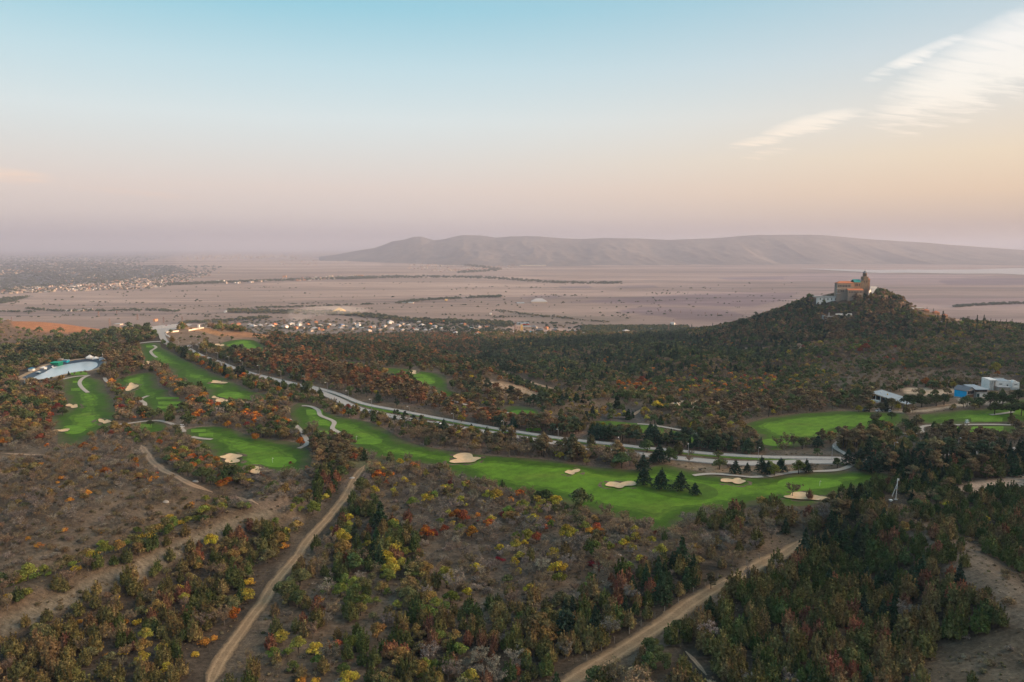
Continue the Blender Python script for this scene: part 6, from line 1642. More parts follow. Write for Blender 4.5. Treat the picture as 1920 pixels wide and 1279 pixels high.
put_car(1235, 856, 'parked_car', WHITEP, 'white off-road car stopped on the road behind a young cedar', math.radians(172), True)
put_car(696, 774.5, 'parked_car', SILVERP, 'silver car on the road above the orange tree', math.radians(140))
put_car(820, 797, 'parked_car', WHITEP, 'white car half hidden by bare trees on the road', math.radians(160))
put_car(1649, 772, 'parked_car', WHITEP, 'white sedan on the gravel in front of the clubhouse', math.radians(8), off=.1)
put_car(1668, 772.5, 'parked_car', SILVERP, 'silver car half behind a tree at the clubhouse', math.radians(70), off=.1)
put_car(1623, 771.5, 'parked_car', BLACKP, 'black car in the shade left of the white sedan', math.radians(5), off=.1)
put_car(312, 611, 'parked_car', REDCAR, 'dark red car on the plateau car park', math.radians(10), off=.3)
put_car(320, 609.5, 'parked_car', SILVERP, 'grey car on the plateau car park beside the red one', math.radians(5), off=.3)
put_car(348, 654, 'parked_car', BLACKP, 'black car waiting at the junction below the knoll', math.radians(150), off=.36)
put_car(357, 649.8, 'parked_car', SILVERP, 'small grey car on the side road by the junction', math.radians(30), off=.36)
for px, py, lb in ((314, 784, 'white golf cart beside the home tees path'), (342, 803, 'white golf cart at the bend of the home path'), (1813, 795, 'pale golf cart on the path above the right tee')):
    P = up1(px, py); e = thing('golf_cart', P + np.array([0, 0, .35]), .4, lb, 'golf cart', 'golf carts on the paths')
    MB().box(-1.2, 1.2, -.6, .6, .25, .75).box(-.4, .1, -.55, .55, .75, 1.15).build('body', WHITEP, e); MB().box(-1.0, .9, -.62, .62, 1.78, 1.86).build('roof', WHITEP, e)
    for sx in (-.9, .8):
        for sy in (-.55, .55): MB().bar((sx, sy, .7), (sx, sy, 1.8), .04).build('post', STEEL, e)
    for sx in (-.8, .8):
        for sy in (-.6, .6): o = MB()._add(*tube([(0, -.08, 0), (0, .08, 0)], [.24, .24], 10)).build('wheel', TYRE, e); o.location = (sx, sy, .24)

# ---- flags on the greens
for px, py, lb in ((1537, 912, 'white flag on the green above the long ragged bunker'), (511, 868, 'white flag on the oval home green'), (668, 826, 'small pin on the upper green of the long lower fairway')):
    P = up1(px, py); e = thing('golf_flag', P + np.array([0, 0, .2]), 0, lb, 'flag', 'flags on the putting greens')
    MB().bar((0, 0, 0), (0, 0, 2.2), .05).build('pole', W_WHITE, e); MB()._add([(0, 0, 2.2), (.7, .1, 2.0), (0, 0, 1.75), (0, .03, 2.2), (.7, .13, 2.0), (0, .03, 1.75)], [(0, 1, 2), (5, 4, 3), (0, 3, 4, 1), (1, 4, 5, 2)]).build('flag', W_WHITE, e)

# ---- the white mast with its lattice brace, on the crest to the right
P = up1(1679.5, 937); m1 = mpp(P); h = 40 * m1
e = thing('braced_mast', P, 0, 'thin white mast propped by a leaning lattice brace on the wooded crest', 'mast')
ms = MB().bar((0, 0, -.5), (.25, 0, h), .13, 8).build('pole', W_WHITE, e); MB().box(-.55, .55, -.55, .55, -.6, .22).build('foot', W_CONC, e)
bt = np.array([.15, 0, h * .76]); bb_ = np.array([-5.6 * m1 * 1.15, 0.3, 1.2]); br = MB()
for dy in (-.28, .28): br.bar(bb_ + (0, dy, 0), bt + (0, dy * .3, 0), .045)
br.build('brace_rail', W_WHITE, e)
for k in range(9):
    t = k / 9; a = bb_ + (bt - bb_) * t; b = bb_ + (bt - bb_) * (t + .11); MB().bar(a + (0, -.28 * (1 - .7 * t), 0), b + (0, .28 * (1 - .7 * t), 0), .035).build('rung', W_WHITE, e)
MB().box(.2, .85, -.1, .1, h - .75, h - .05).build('antenna_box', W_WHITE, e)
for zz_ in (.25, .45, .6): MB().box(-.18 + .25 * zz_, .3 + .25 * zz_, -.2, .2, h * zz_, h * zz_ + .3).build('clamp', ORANGE if zz_ == .45 else STEEL, e)
small_house(1671, 941, 2.2, 2, W_WHITE, W_WHITE, 'small white box at the foot of the white mast', 'utility_box', flat=True, depth=.6, cat='box')

# ---- around the reservoir
P = up1(49, 721); m1 = mpp(P); e = thing('water_tank', P, 0, 'round white water tank at the near end of the reservoir', 'tank')
MB().cyl(0, 3, -1, 8 * m1, 7 * m1, None, 24).build('shell', W_WHITE, e); MB().cyl(0, 3, 8 * m1, 8.9 * m1, 7.1 * m1, 1, 24).build('lid', R_TIN, e)
small_house(63, 716.5, 8, 3.2, cm_('blue_container', (.02, .16, .30)), R_GREY, 'small blue container right of the white tank', 'container', flat=True, depth=3, cat='container')
P = up1(70, 683); m1 = mpp(P); e = thing('green_roofed_hall', P, .03, 'long low hall with bright green sheet roof behind the reservoir', 'hall')
MB().box(-29 * m1, 30 * m1, 0, 12, -1, 4.5 * m1).build('wall', W_CONC, e); MB().hexa([(-32 * m1, -1.5, 4.0 * m1), (32 * m1, -1.5, 4.0 * m1), (28 * m1, 14, 7.2 * m1), (-24 * m1, 14, 7.2 * m1), (-32 * m1, -1.5, 4.6 * m1), (32 * m1, -1.5, 4.6 * m1), (28 * m1, 14, 7.8 * m1), (-24 * m1, 14, 7.8 * m1)]).build('roof', GREENR, e)
MB().cyl(28 * m1, 8, 6 * m1, 12 * m1, .35).build('chimney', W_WHITE, e)
small_house(102, 684.5, 15, 4, cm_('green_netting', (.01, .20, .12)), GREENR, 'dark green shed at the right end of the green roofed hall', 'green_shed', flat=True, cat='shed')
small_house(101, 673, 22, 4, W_CREAM, GREENR, 'second smaller green roof further back behind the hall', 'green_shed', flat=True, cat='shed')
small_house(121, 679.5, 9, 3.5, CYAN, R_BLUEGREY, 'cyan cabin beside the green roofed hall', 'cabin', flat=True, cat='cabin'); small_house(112, 677, 8, 3, W_CREAM, W_CREAM, 'pinkish flat shed left of the cyan cabin', 'shed', flat=True, cat='shed')
small_house(166, 673.5, 9, 3, W_WHITE, W_WHITE, 'larger white tent on the far bank of the reservoir', 'tent', roofh=.9, cat='tent'); small_house(177, 674, 9, 1.8, W_WHITE, W_WHITE, 'lower white tent right of the larger tent', 'tent', roofh=.6, cat='tent')
small_house(190, 675.5, 9, 4, cm_('pale_blue_wall', (.42, .50, .58)), R_TIN, 'pale blue pump house at the right end of the reservoir', 'pump_house', flat=True, cat='pump house')
P = up1(190.5, 674); m1 = mpp(P); e = thing('banded_mast', P, 0, 'short orange and white mast beside the pump house', 'mast')
for k in range(4): MB().cyl(0, 2, (3 + 2.3 * k) * m1, (5.3 + 2.3 * k) * m1, .22).build('band', ORANGE if k % 2 else W_WHITE, e)
MB().cyl(0, 2, -.5, 3 * m1, .25).build('base_section', STEEL, e)
small_house(57, 696, 8, 4.5, W_WHITE, cm_('blue_roof', (.03, .20, .32)), 'white hut with blue roof among trees left of the reservoir', 'hut', cat='hut'); small_house(71, 701, 5, 3, cm_('dark_blue_wall', (.03, .09, .14)), W_WHITE, 'dark blue shed with pale roof on the reservoir road', 'shed', cat='shed')
small_house(79, 691.5, 8, 1.6, W_WHITE, W_WHITE, 'white sheeted pile on the upper bank of the reservoir', 'covered_pile', cat='pile')
small_house(14, 700, 9, 3, W_CREAM, R_TIN, 'pale roofed cabin in the trees at the left edge', 'cabin', cat='cabin'); small_house(200, 640, 16, 2.6, ORANGE, cm_('teal_blue_roof', (.02, .22, .32)), 'orange and blue cabin deep in the wood above the reservoir', 'cabin', flat=True, cat='cabin')
Q = up1(101, 688.6, PONDZ); e = thing('floating_pontoon', (Q[0], Q[1], PONDZ - .1), .3, 'small white pontoon floating by the far bank', 'pontoon'); MB().box(-1.6, 1.6, -1, 1, -.1, .35).build('deck', W_WHITE, e); MB().box(-1.5, -.6, -.8, .8, .35, 1.2).build('cabinet', W_WHITE, e)

# ---- knoll: white retaining walls, white column
for pa, pb, lb in (((312, 625), (335.5, 622), 'left of two sunlit white retaining walls on the knoll'), ((354, 621), (382.5, 616), 'right of two sunlit white retaining walls on the knoll')):
    A, B_ = up1(*pa), up1(*pb); L = np.hypot(*(B_ - A)[:2]); e = thing('retaining_wall', A, math.atan2(B_[1] - A[1], B_[0] - A[0]), lb, 'wall'); dz = B_[2] - A[2]
    m1 = mpp(A); MB().hexa([(0, 0, -1.5), (L, 0, dz - 1.5), (L, .6, dz - 1.5), (0, .6, -1.5), (0, 0, 2.4 * m1), (L, 0, dz + 2.4 * m1), (L, .6, dz + 2.4 * m1), (0, .6, 2.4 * m1)]).build('wall', cm_('pale_wall', (.72, .64, .54)), e)
    MB().hexa([(-.1, -.15, 2.4 * m1 + .01), (L + .1, -.15, dz + 2.4 * m1 + .01), (L + .1, .75, dz + 2.4 * m1 + .01), (-.1, .75, 2.4 * m1 + .01), (-.1, -.15, 2.4 * m1 + .25), (L + .1, -.15, dz + 2.4 * m1 + .25), (L + .1, .75, dz + 2.4 * m1 + .25), (-.1, .75, 2.4 * m1 + .25)]).build('coping', W_WHITE, e)
LW = unproj([310, 311.5, 315, 318], [626, 629, 631, 632.3]); e = thing('curved_low_wall', LW[0], 0, 'low curved white wall beside the plateau road', 'wall'); b = MB()
for a, c_ in zip(LW[:-1], LW[1:]): a = a - LW[0]; c_ = c_ - LW[0]; b.hexa([(a[0], a[1], a[2] - 1), (c_[0], c_[1], c_[2] - 1), (c_[0] + .4, c_[1] + .4, c_[2] - 1), (a[0] + .4, a[1] + .4, a[2] - 1), (a[0], a[1], a[2] + .8), (c_[0], c_[1], c_[2] + .8), (c_[0] + .4, c_[1] + .4, c_[2] + .8), (a[0] + .4, a[1] + .4, a[2] + .8)])
b.build('wall', W_WHITE, e)
P = up1(373, 615.5); m1 = mpp(P); e = thing('white_column', P, 0, 'single white stone column standing on the knoll', 'column'); MB().box(-.9, .9, -.9, .9, -1, 5.5 * m1).build('shaft', W_WHITE, e); MB().box(-1.2, 1.2, -1.2, 1.2, 5.5 * m1, 6.6 * m1).build('cap', W_WHITE, e)
for q, (px, py, w) in enumerate(((1267, 757, 5), (1283, 756, 7), (1375, 753, 8), (1400, 757, 5))):
    P = up1(px, py); e = tag(link('rubble_mound', trunk_mesh('rubble_mound', [([(0, 0, -.5), (0, .1, .6), (0, 0, 1.3)], [w * .35, w * .26, .3])], 9), W_CONC), ['leftmost pale rubble mound on the excavated pad across the valley', 'second pale rubble mound on the excavated pad', 'long pale rubble mound at the right end of the pad', 'small rubble mound beyond the right end of the pad'][q], 'mound', 'rubble mounds'); e.location = P

# ---- village
VH = []
Z5 = [(30,185,30,'t'),(60,197,36,'t'),(160,202,60,'t'),(190,187,36,'o'),(310,207,58,'w'),(410,180,56,'w'),(470,182,40,'w'),(680,160,36,'o'),(705,188,52,'t'),(570,182,34,'o'),(520,212,44,'c'),(650,228,70,'t'),(712,228,22,'o'),(745,243,30,'o'),(808,176,34,'t'),(872,192,44,'t'),(815,212,22,'o'),(945,188,38,'b'),(965,218,48,'t'),(1022,192,26,'t'),(1062,222,52,'c'),(1095,168,34,'t'),(1140,198,52,'w'),(1280,218,26,'o'),(1320,204,40,'t'),(1400,236,62,'c'),(1432,198,34,'t'),(1524,228,48,'t'),(1522,158,58,'w'),(1592,194,46,'t'),(1628,168,44,'c'),(1662,238,48,'t'),(1712,192,38,'t'),(1772,226,30,'r'),(1806,246,56,'t'),(1826,152,36,'t'),(1852,196,44,'w'),(1900,248,44,'t'),(600,246,40,'c'),(110,175,24,'t'),(1190,222,44,'g'),(440,218,36,'o'),(500,160,40,'t'),(1250,248,40,'t'),(1150,172,30,'t')]
Z6 = [(30,186,30,'o'),(78,208,56,'w'),(178,222,40,'t'),(400,172,36,'t'),(432,184,30,'o'),(312,288,50,'w'),(210,306,44,'t'),(412,292,60,'c'),(562,290,50,'o'),(585,310,60,'w'),(510,222,40,'c'),(600,204,36,'t'),(672,214,36,'o'),(672,244,62,'g'),(1200,212,70,'c'),(1340,222,34,'o'),(1444,242,54,'c'),(1188,266,26,'n'),(1222,292,50,'t'),(1082,278,44,'w'),(842,290,26,'w'),(1452,276,34,'o'),(1562,290,46,'o'),(1642,250,66,'g'),(1762,296,34,'w'),(1352,298,44,'t'),(130,145,18,'t'),(185,150,16,'o'),(240,157,26,'t'),(480,218,20,'n'),(965,280,20,'w'),(1260,240,90,'c'),(60,245,60,'t'),(1680,300,40,'c')]
Z7 = [(455,262,66,'w'),(370,276,44,'t'),(740,240,40,'c'),(970,172,34,'w'),(230,270,50,'g')]
ZL = [(1575,214,60,'t'),(1650,222,36,'t'),(1732,220,50,'t'),(1792,204,30,'o'),(1885,216,50,'t'),(1868,200,30,'t'),(1740,206,20,'o')]
for zl, (sx, ox, oy) in ((Z5, (6, 480, 580)), (Z6, (6, 800, 580)), (Z7, (6, 1100, 580)), (ZL, (4, 0, 560))):
    for (a, b, w, k) in zl: VH.append((ox + a / sx, oy + b / sx + 1.0, w / sx, k))
VST = {'t': (W_CREAM, R_TIN, 'pale tin roofed'), 'w': (W_WHITE, R_TIN, 'white walled'), 'o': (ORANGE, R_TILE, 'orange walled'), 'c': (W_CREAM, R_GREY, 'grey roofed cream'), 'b': (W_CREAM, cm_('slate_blue_roof', (.14, .2, .32)), 'blue roofed'), 'r': (W_CREAM, cm_('dark_red_roof', (.30, .06, .06)), 'dark red roofed'), 'g': (W_CONC, R_BLUEGREY, 'long grey'), 'n': (W_WHITE, CYAN, 'cyan roofed')}
VH.sort()
VREF = [(400, 'at the left end of the village by the knoll'), (480, 'in the left part of the village'), (545, 'beside the smoking yard of the village'), (620, 'behind the bare mound of the village'), (690, 'in the village left of the power mast'), (745, 'in the village right of the power mast'), (800, 'in the middle of the village'), (850, 'where the valley forest meets the village'), (905, 'in the village before the long red hall'), (965, 'beside the orange stair tower block'), (1020, 'right of the orange stair tower block'), (1080, 'at the right end of the village'), (1170, 'by the cypress row on the plain')]
vb = {}
for i, (px, py, w, k) in enumerate(VH): vb.setdefault((k, min(VREF, key=lambda r: abs(r[0] - px))[1]), []).append(i)
vl = {}
for (k, pl), L_ in vb.items():
    for q, i in enumerate(L_): vl[i] = (ORD[q].replace(' ', '-') + ' ' if len(L_) > 1 else '') + VST[k][2] + ' house ' + pl
for i, (px, py, w, k) in enumerate(VH):
    wa, ro, _ = VST[k]
    small_house(px, py, w, 2.6 + (1.2 if k in 'ow' else 0) + rng.uniform(-.4, .8), wa, ro, vl[i], 'village_house', 'houses of the village in the plain', rng.uniform(-.5, .5), flat=(k == 'g'), depth=rng.uniform(7, 12), zp=PLAIN, roofh=rng.uniform(.35, .6))
small_house(971, 620, 11, 10, cm_('pinkish_block', (.55, .43, .38)), W_CONC, 'five storey pinkish block behind the tall lattice mast', 'apartment_block', flat=True, depth=12, zp=PLAIN, cat='block', windows=3)
small_house(978, 620, 4, 11.5, YEL, W_CONC, 'slim yellow orange stair tower joined to the pinkish block', 'stair_tower', flat=True, depth=8, zp=PLAIN, cat='tower')
small_house(986.5, 617.5, 17, 5, W_CREAM, R_BLUEGREY, 'cream block with bluish roof right of the stair tower', 'school_block', flat=True, depth=12, zp=PLAIN, cat='building', windows=5)
small_house(968, 609, 48, 2, REDP, R_BLUEGREY, 'very long red hall with bluish roof behind the village', 'long_hall', flat=True, depth=25, zp=PLAIN, cat='hall')
small_house(1011, 568.5, 30, 3, W_CREAM, R_TIN, 'long pale warehouse alone far out on the plain', 'warehouse', depth=30, zp=PLAIN, cat='warehouse'); small_house(976, 569.5, 14, 1, W_CONC, R_BLUEGREY, 'low blue grey shed left of the lone pale warehouse', 'warehouse', flat=True, depth=30, zp=PLAIN, cat='warehouse')
small_house(634, 586.5, 20, 3, YEL, YEL, 'sunlit yellow warehouse beyond the village', 'warehouse', depth=25, zp=PLAIN, cat='warehouse'); small_house(612, 585.5, 22, 2.2, W_CONC, R_BLUEGREY, 'bluish warehouse left of the sunlit yellow one', 'warehouse', flat=True, depth=25, zp=PLAIN, cat='warehouse')
small_house(999, 499, 48, 1.5, W_CREAM, W_WHITE, 'very long white greenhouse at the foot of the far hills', 'greenhouse', flat=True, depth=60, zp=PLAIN, cat='greenhouse'); small_house(763, 569.5, 22, 1.5, W_CREAM, R_BLUEGREY, 'low grey works left of the dark tree belt on the plain', 'works', flat=True, depth=30, zp=PLAIN, cat='building')
for px, py, w, h, wa, ro, lb in ((125, 584, 12, 2.2, W_WHITE, R_TIN, 'white barn on the plain above the orange hill'), (148, 583.5, 9, 2.0, W_CREAM, R_TIN, 'small barn right of the white barn on the plain'), (165, 581.5, 8, 2, W_CREAM, R_TIN, 'last barn of the row above the orange hill'), (422, 586.5, 4, 3, W_WHITE, W_WHITE, 'tiny white tower in the trees of the plain'), (920, 589.5, 4, 2, W_WHITE, R_TIN, 'solitary white shed behind the village'),
   (219, 610, 12, 2.2, W_CREAM, R_TIN, 'pale roofed farm left of the plateau car park'), (289, 603, 4, 4, ORANGE, R_TILE, 'orange house behind the plateau car park'), (533, 520, 7, 3, ORANGE, ORANGE, 'orange block in the far tree belt'), (676, 519.5, 9, 4, ORANGE, W_CREAM, 'tan block in the far belt left of centre'), (620, 520, 7, 3.2, W_CREAM, W_CREAM, 'cream block at the middle of the far belt'), (412, 527.5, 16, 1.5, W_WHITE, W_WHITE, 'white sheds in the distant tree belt'), (438, 529.5, 14, 1.4, W_WHITE, R_TIN, 'low white works right of the white sheds'), (92, 488, 10, 1.6, W_CREAM, W_CREAM, 'pale block in the far left suburb'),
   (1262, 608.5, 6, 3, W_WHITE, R_TIN, 'white shed between the cypresses on the plain'), (1170, 624, 14, 1.8, W_WHITE, W_WHITE, 'white trailer shaped shed by the railway'), (836, 564, 4, 2.5, YEL, W_CREAM, 'tiny yellow hut in the dark tree belt')):
    small_house(px, py, w, h, wa, ro, lb, 'farm_building', 'buildings scattered over the plain', 0, True, 14, zp=PLAIN, cat='building')
# railway embankment by the village
P0, P1 = up1(1100, 629, PLAIN), up1(1420, 624.5, PLAIN); MBx = MB(); dv = P1 - P0; L = np.hypot(*dv[:2])
e = thing('railway_viaduct', (P0[0], P0[1], PLAIN), math.atan2(dv[1], dv[0]), 'long low pale embankment with track at the right end of the village', 'railway')
MB().box(0, L, -4, 4, -2, 1.6).build('embankment', W_CONC, e); MB().box(0, L, -4.3, -4.0, 1.0, 2.4).build('parapet', R_TIN, e)


# ---- pylons and masts
def pylon(px, py, hp, label, zp=PLAIN, arms=True, name='power_pylon'):
    P = up1(px, py, zp) if zp is not None else up1(px, py); P[2] = float(T(P[0], P[1])); m = mpp(P); h = hp * m; r = max(.10, 0.17 * m)
    e = thing(name, P, rng.uniform(-.3, .3), label, 'pylon' if arms else 'mast', 'power pylons on the plain'); w0, w1 = h * .12, h * .018
    for sx, sy in ((-1, -1), (1, -1), (1, 1), (-1, 1)): MB().bar((sx * w0, sy * w0, -1), (sx * w1, sy * w1, h), r, 4).build('leg', RUSTY, e)
    lt = MB(); lv = [0, .22, .4, .56, .7, .82, .92]
    for a, b in zip(lv[:-1], lv[1:]):
        wa = w0 + (w1 - w0) * a; wb = w0 + (w1 - w0) * b
        lt.bar((-wa, -wa, a * h), (wb, -wb, b * h), r * .7, 3).bar((wa, -wa, a * h), (-wb, -wb, b * h), r * .7, 3).bar((-wa, wa, a * h), (wb, wb, b * h), r * .7, 3)
    lt.build('lattice', RUSTY, e)
    if arms:
        for t, aw in ((.72, .17), (.84, .14), (.95, .10)): MB().bar((-aw * h, 0, t * h), (aw * h, 0, t * h), r * .9, 4).build('cross_arm', RUSTY, e)
    return e


for px, py, hp, lb in ((185, 594, 11, 'pylon on the plain above the orange hill'), (206, 611, 14, 'dark pylon right of the orange hill'), (258, 600, 12, 'pylon behind the wood left of the plateau'), (307, 606, 12, 'pylon just behind the plateau car park'), (342, 606, 13, 'tall thin pylon behind the right of the plateau'), (22, 602, 8, 'pylon at the far left behind the brown slope'), (219, 590, 9, 'smaller pylon between two larger ones on the plain')):
    pylon(px, py, hp, lb)
pylon(533, 616, 18, 'tall pylon at the smoking end of the village'); pylon(712, 618, 12, 'power mast in the middle of the village'); pylon(966, 626, 24, 'tallest lattice mast before the pinkish block', arms=False, name='lattice_mast'); pylon(1253, 630, 20, 'thin lattice mast right of the railway', arms=False, name='lattice_mast')
for q, px in enumerate((1235, 1256, 1276, 1297, 1322, 1345, 1372)): pylon(px, 583 + q * 1.55, 4.2, '%s pale pylon of the line crossing the dark fields' % (ORD[q].replace('from the left', '') if q else 'first').strip(), name='distant_pylon')
pylon(1880, 615, 8, 'pole on the ridge at the right edge', zp=None, arms=False, name='ridge_mast'); pylon(1772, 700, 9, 'thin grey mast on the scrub slope above the blue wall', zp=None, arms=False, name='slope_mast')

# ---- street lamps along the road, track side posts
LWW = ROADW['main_road']; s_ = np.concatenate([[0], np.cumsum(np.hypot(*np.diff(LWW, axis=0).T))]); lampi = []
pos = np.arange(20, s_[-1] - 20, 34.0)
lamp0 = None
pl_, ps_, _f = project(np.interp(pos, s_, LWW[:, 0]), np.interp(pos, s_, LWW[:, 1]), T(np.interp(pos, s_, LWW[:, 0]), np.interp(pos, s_, LWW[:, 1])))
for q, sd in enumerate(pos):
    x, y = np.interp(sd, s_, LWW[:, 0]), np.interp(sd, s_, LWW[:, 1]); x2, y2 = np.interp(sd + 2, s_, LWW[:, 0]), np.interp(sd + 2, s_, LWW[:, 1])
    if not (-20 < pl_[q] < 1920): continue
    t = np.array([x2 - x, y2 - y]); t /= np.hypot(*t); nn_ = np.array([-t[1], t[0]]); X_, Y_ = x + nn_[0] * -4.6, y + nn_[1] * -4.6
    near_ = place_of(pl_[q], ps_[q]).replace('in the ', 'by the ').replace('among the', 'near the')
    e = thing('street_lamp', (X_, Y_, float(T(X_, Y_))), math.atan2(nn_[1], nn_[0]), 'x', 'street lamp', 'street lamps along the main road'); lampi.append((e, near_, pl_[q]))
    if lamp0 is None: lamp0 = [MB().bar((0, 0, -.3), (0, 0, 6.5), .09, 6).bar((0, 0, 6.5), (1.3, 0, 6.8), .06, 5).build('pole', STEEL, e), MB().box(1.0, 1.9, -.15, .15, 6.72, 6.9).build('lamp_head', W_WHITE, e)]
    else:
        for o in lamp0: c2 = o.copy(); COL.objects.link(c2); c2.parent = e
_on = ['first', 'second', 'third', 'fourth', 'fifth', 'sixth', 'seventh', 'eighth', 'ninth']
_tn = {1: 'ten', 2: 'twenty', 3: 'thirty', 4: 'forty', 5: 'fifty'}; _teen = ['tenth', 'eleventh', 'twelfth', 'thirteenth', 'fourteenth', 'fifteenth', 'sixteenth', 'seventeenth', 'eighteenth', 'nineteenth']


def ordinal(k):
    """0 -> first"""
    k += 1
    if k < 10: return _on[k - 1]
    if k < 20: return _teen[k - 10]
    return _tn[k // 10][:-1] + 'ieth' if k % 10 == 0 else _tn[k // 10] + '-' + _on[k % 10 - 1]


lampi.sort(key=lambda a: a[2])
for q, (e, nr_, px) in enumerate(lampi): e['label'] = '%s grey street lamp from the left along the main road' % ordinal(q)
post0 = None
for q, (px, py) in enumerate([(1100, 1243), (1128, 1224), (1152, 1210), (1180, 1192), (1202, 1178), (1228, 1163), (1246, 1152), (1272, 1136), (1300, 1116), (1322, 1104), (1346, 1090), (1374, 1078), (1400, 1064), (1424, 1052)]):
    P = up1(px, py - 4); e = thing('fence_post', P, rng.uniform(0, 1), '%s weathered fence post on the upper side of the broad dirt track' % (['lowest', 'second', 'third', 'fourth', 'fifth', 'sixth', 'seventh', 'eighth', 'ninth', 'tenth', 'eleventh', 'twelfth', 'thirteenth', 'uppermost'][q]), 'post', 'fence posts along the broad track')
    if post0 is None: post0 = MB().box(-.07, .07, -.07, .07, -.2, 1.7).build('post_shaft', cm_('grey_wood', (.25, .22, .19)), e)
    else: c2 = post0.copy(); COL.objects.link(c2); c2.parent = e
for q, (px, py) in enumerate([(660, 897), (366, 903), (1158, 1042), (310, 941), (1590, 927), (1030, 785)]):
    P = up1(px, py); bm_ = Crown(500 + q); o = trunk_mesh('pale_boulder', [([(0, 0, -.3), (.1, 0, .5), (0, .1, .9)], [1.1, .9, .2])], 8)
    b = tag(link('pale_boulder', o, W_CONC), ['pale boulder at the top of the winding dirt track', 'pale rocks beside the left footpath', 'fallen pale trunk stump in the middle scrub', 'pale stone on the open left slope', 'white stone under the crest mast', 'pale stone pile in the valley scrub'][q], 'boulder', 'pale boulders'); b.location = P; b.scale = (1.3, .9, .7)


# ---- trees standing alone far out: cypresses of the plain and of the castle hill
def lone(kind, px, py, hp, tint, label, group, zp=None, wf=1.0):
    P = up1(px, py) if zp is None else up1(px, py, zp); P[2] = float(T(P[0], P[1])); h = hp * mpp(P)
    cm, tm = NEARM[kind][int(px) % len(NEARM[kind])]
    e = thing(kind, P, rng.uniform(0, 6), label, 'tree', group); e.scale = (h * wf, h * wf, h)
    c_o = bpy.data.objects.new('crown', cm); COL.objects.link(c_o); c_o.parent = e; c_o['tint'] = tint
    t_o = bpy.data.objects.new('trunk', tm); COL.objects.link(t_o); t_o.parent = e


cyp = [(1104, 620, 6), (1110, 620, 6), (1116, 620, 7), (1121, 621, 8), (1128, 621, 6), (1138, 621, 9), (1143, 621, 8), (1149, 621, 9), (1156, 620, 8), (1161, 620, 8), (1172, 621, 9), (1176, 621, 8), (1181, 621, 9), (1185, 621, 8), (1191, 620, 7), (1199, 621, 9), (1206, 620, 8), (1213, 621, 10), (1243, 615, 7), (1248, 615, 8), (1257, 615, 10), (1266, 615, 8), (1271, 615, 9), (1281, 614, 8), (1297, 613, 7), (1336, 612, 8), (1343, 612, 6), (1352, 612, 7)]
for q, (px, py, hp) in enumerate(cyp):
    lone('cypress_tree', px, py + 1.5, hp, [.05, .065, .06], '%s cypress of the row on the plain right of the village' % (str(['first', 'second', 'third', 'fourth', 'fifth', 'sixth', 'seventh', 'eighth', 'ninth', 'tenth', 'eleventh', 'twelfth', 'thirteenth', 'fourteenth', 'fifteenth', 'sixteenth', 'seventeenth', 'eighteenth', 'nineteenth', 'twentieth', 'twenty first', 'twenty second', 'twenty third', 'twenty fourth', 'twenty fifth', 'twenty sixth', 'twenty seventh', 'last'][q])), 'cypresses in a row on the plain', PLAIN, 1.3)
for q, (px, py, hp) in enumerate([(1570, 561, 6), (1576, 562, 7), (1583, 562, 6), (1619, 560, 6), (1624, 560, 6), (1631, 557, 5), (1634.5, 557, 5), (1647, 561, 6), (1652, 563, 6), (1663, 570, 8), (1666.5, 570, 7), (1676, 572, 6), (1750, 584, 6), (1769, 590, 8), (1738, 580, 5), (1642, 560, 5)]):
    lone('cypress_tree', px, py, hp, [.035, .045, .035], ('%s cypress counted from the left on the castle hilltop' % ['first', 'second', 'third', 'fourth', 'fifth', 'sixth', 'seventh', 'eighth', 'ninth', 'tenth', 'eleventh', 'twelfth', 'fourteenth', 'last', 'thirteenth', 'extra'][q]) if q < 15 else 'slim cypress between the church ramp and the square tower', 'cypresses on the castle hill')
for q in range(14):
    lone('oak_tree', 1571 + q * 4.1, 557.5 + (q % 3) * 1.6, 7.5 + (q * 5 % 4), [.085, .10, .045] if q % 3 else [.14, .12, .05], '%s tree from the left in the row screening the foot of the hilltop buildings' % ordinal(q), 'trees below the hilltop church', None, 1.2)
for q, (px, py, hp, s) in enumerate([(1537, 562, 6, 'od'), (1545, 560, 7, 'od'), (1553, 558, 7, 'od'), (1560, 557, 7, 'od'), (1566, 556, 6, 'od'), (1618, 548, 7, 'ok'), (1650, 549, 6, 'od'), (1655, 551, 7, 'ok'), (1669, 556, 8, 'ok'), (1676, 558, 7, 'od'), (1700, 571, 8, 'ok'), (1708, 574, 8, 'ok'), (1716, 577, 6, 'ok'), (1592, 556, 9, 'od'), (1581, 555, 9, 'od'), (1605, 556, 9, 'od')]):
    lone('oak_tree', px, py, hp, [c * 1.2 for c in SPEC[s][1][q % 2]], ['dark round tree left of the white building roof', 'second dark round tree on the hilltop', 'third dark round tree on the hilltop', 'fourth dark round tree on the hilltop', 'dark tree touching the left end of the wing', 'olive round tree hugging the church tower', 'dark tree right of the church ramp', 'olive tree right of the church ramp', 'large olive tree behind the square tower', 'dark tree between the castle towers', 'broad olive tree right of the low tower', 'olive tree down the shoulder from the low tower', 'last olive tree of the castle shoulder', 'dark tree below the tiled wing', 'small dark tree before the tiled wing', 'small dark tree below the terrace building'][q], 'round trees of the castle hilltop', None, 1.15)


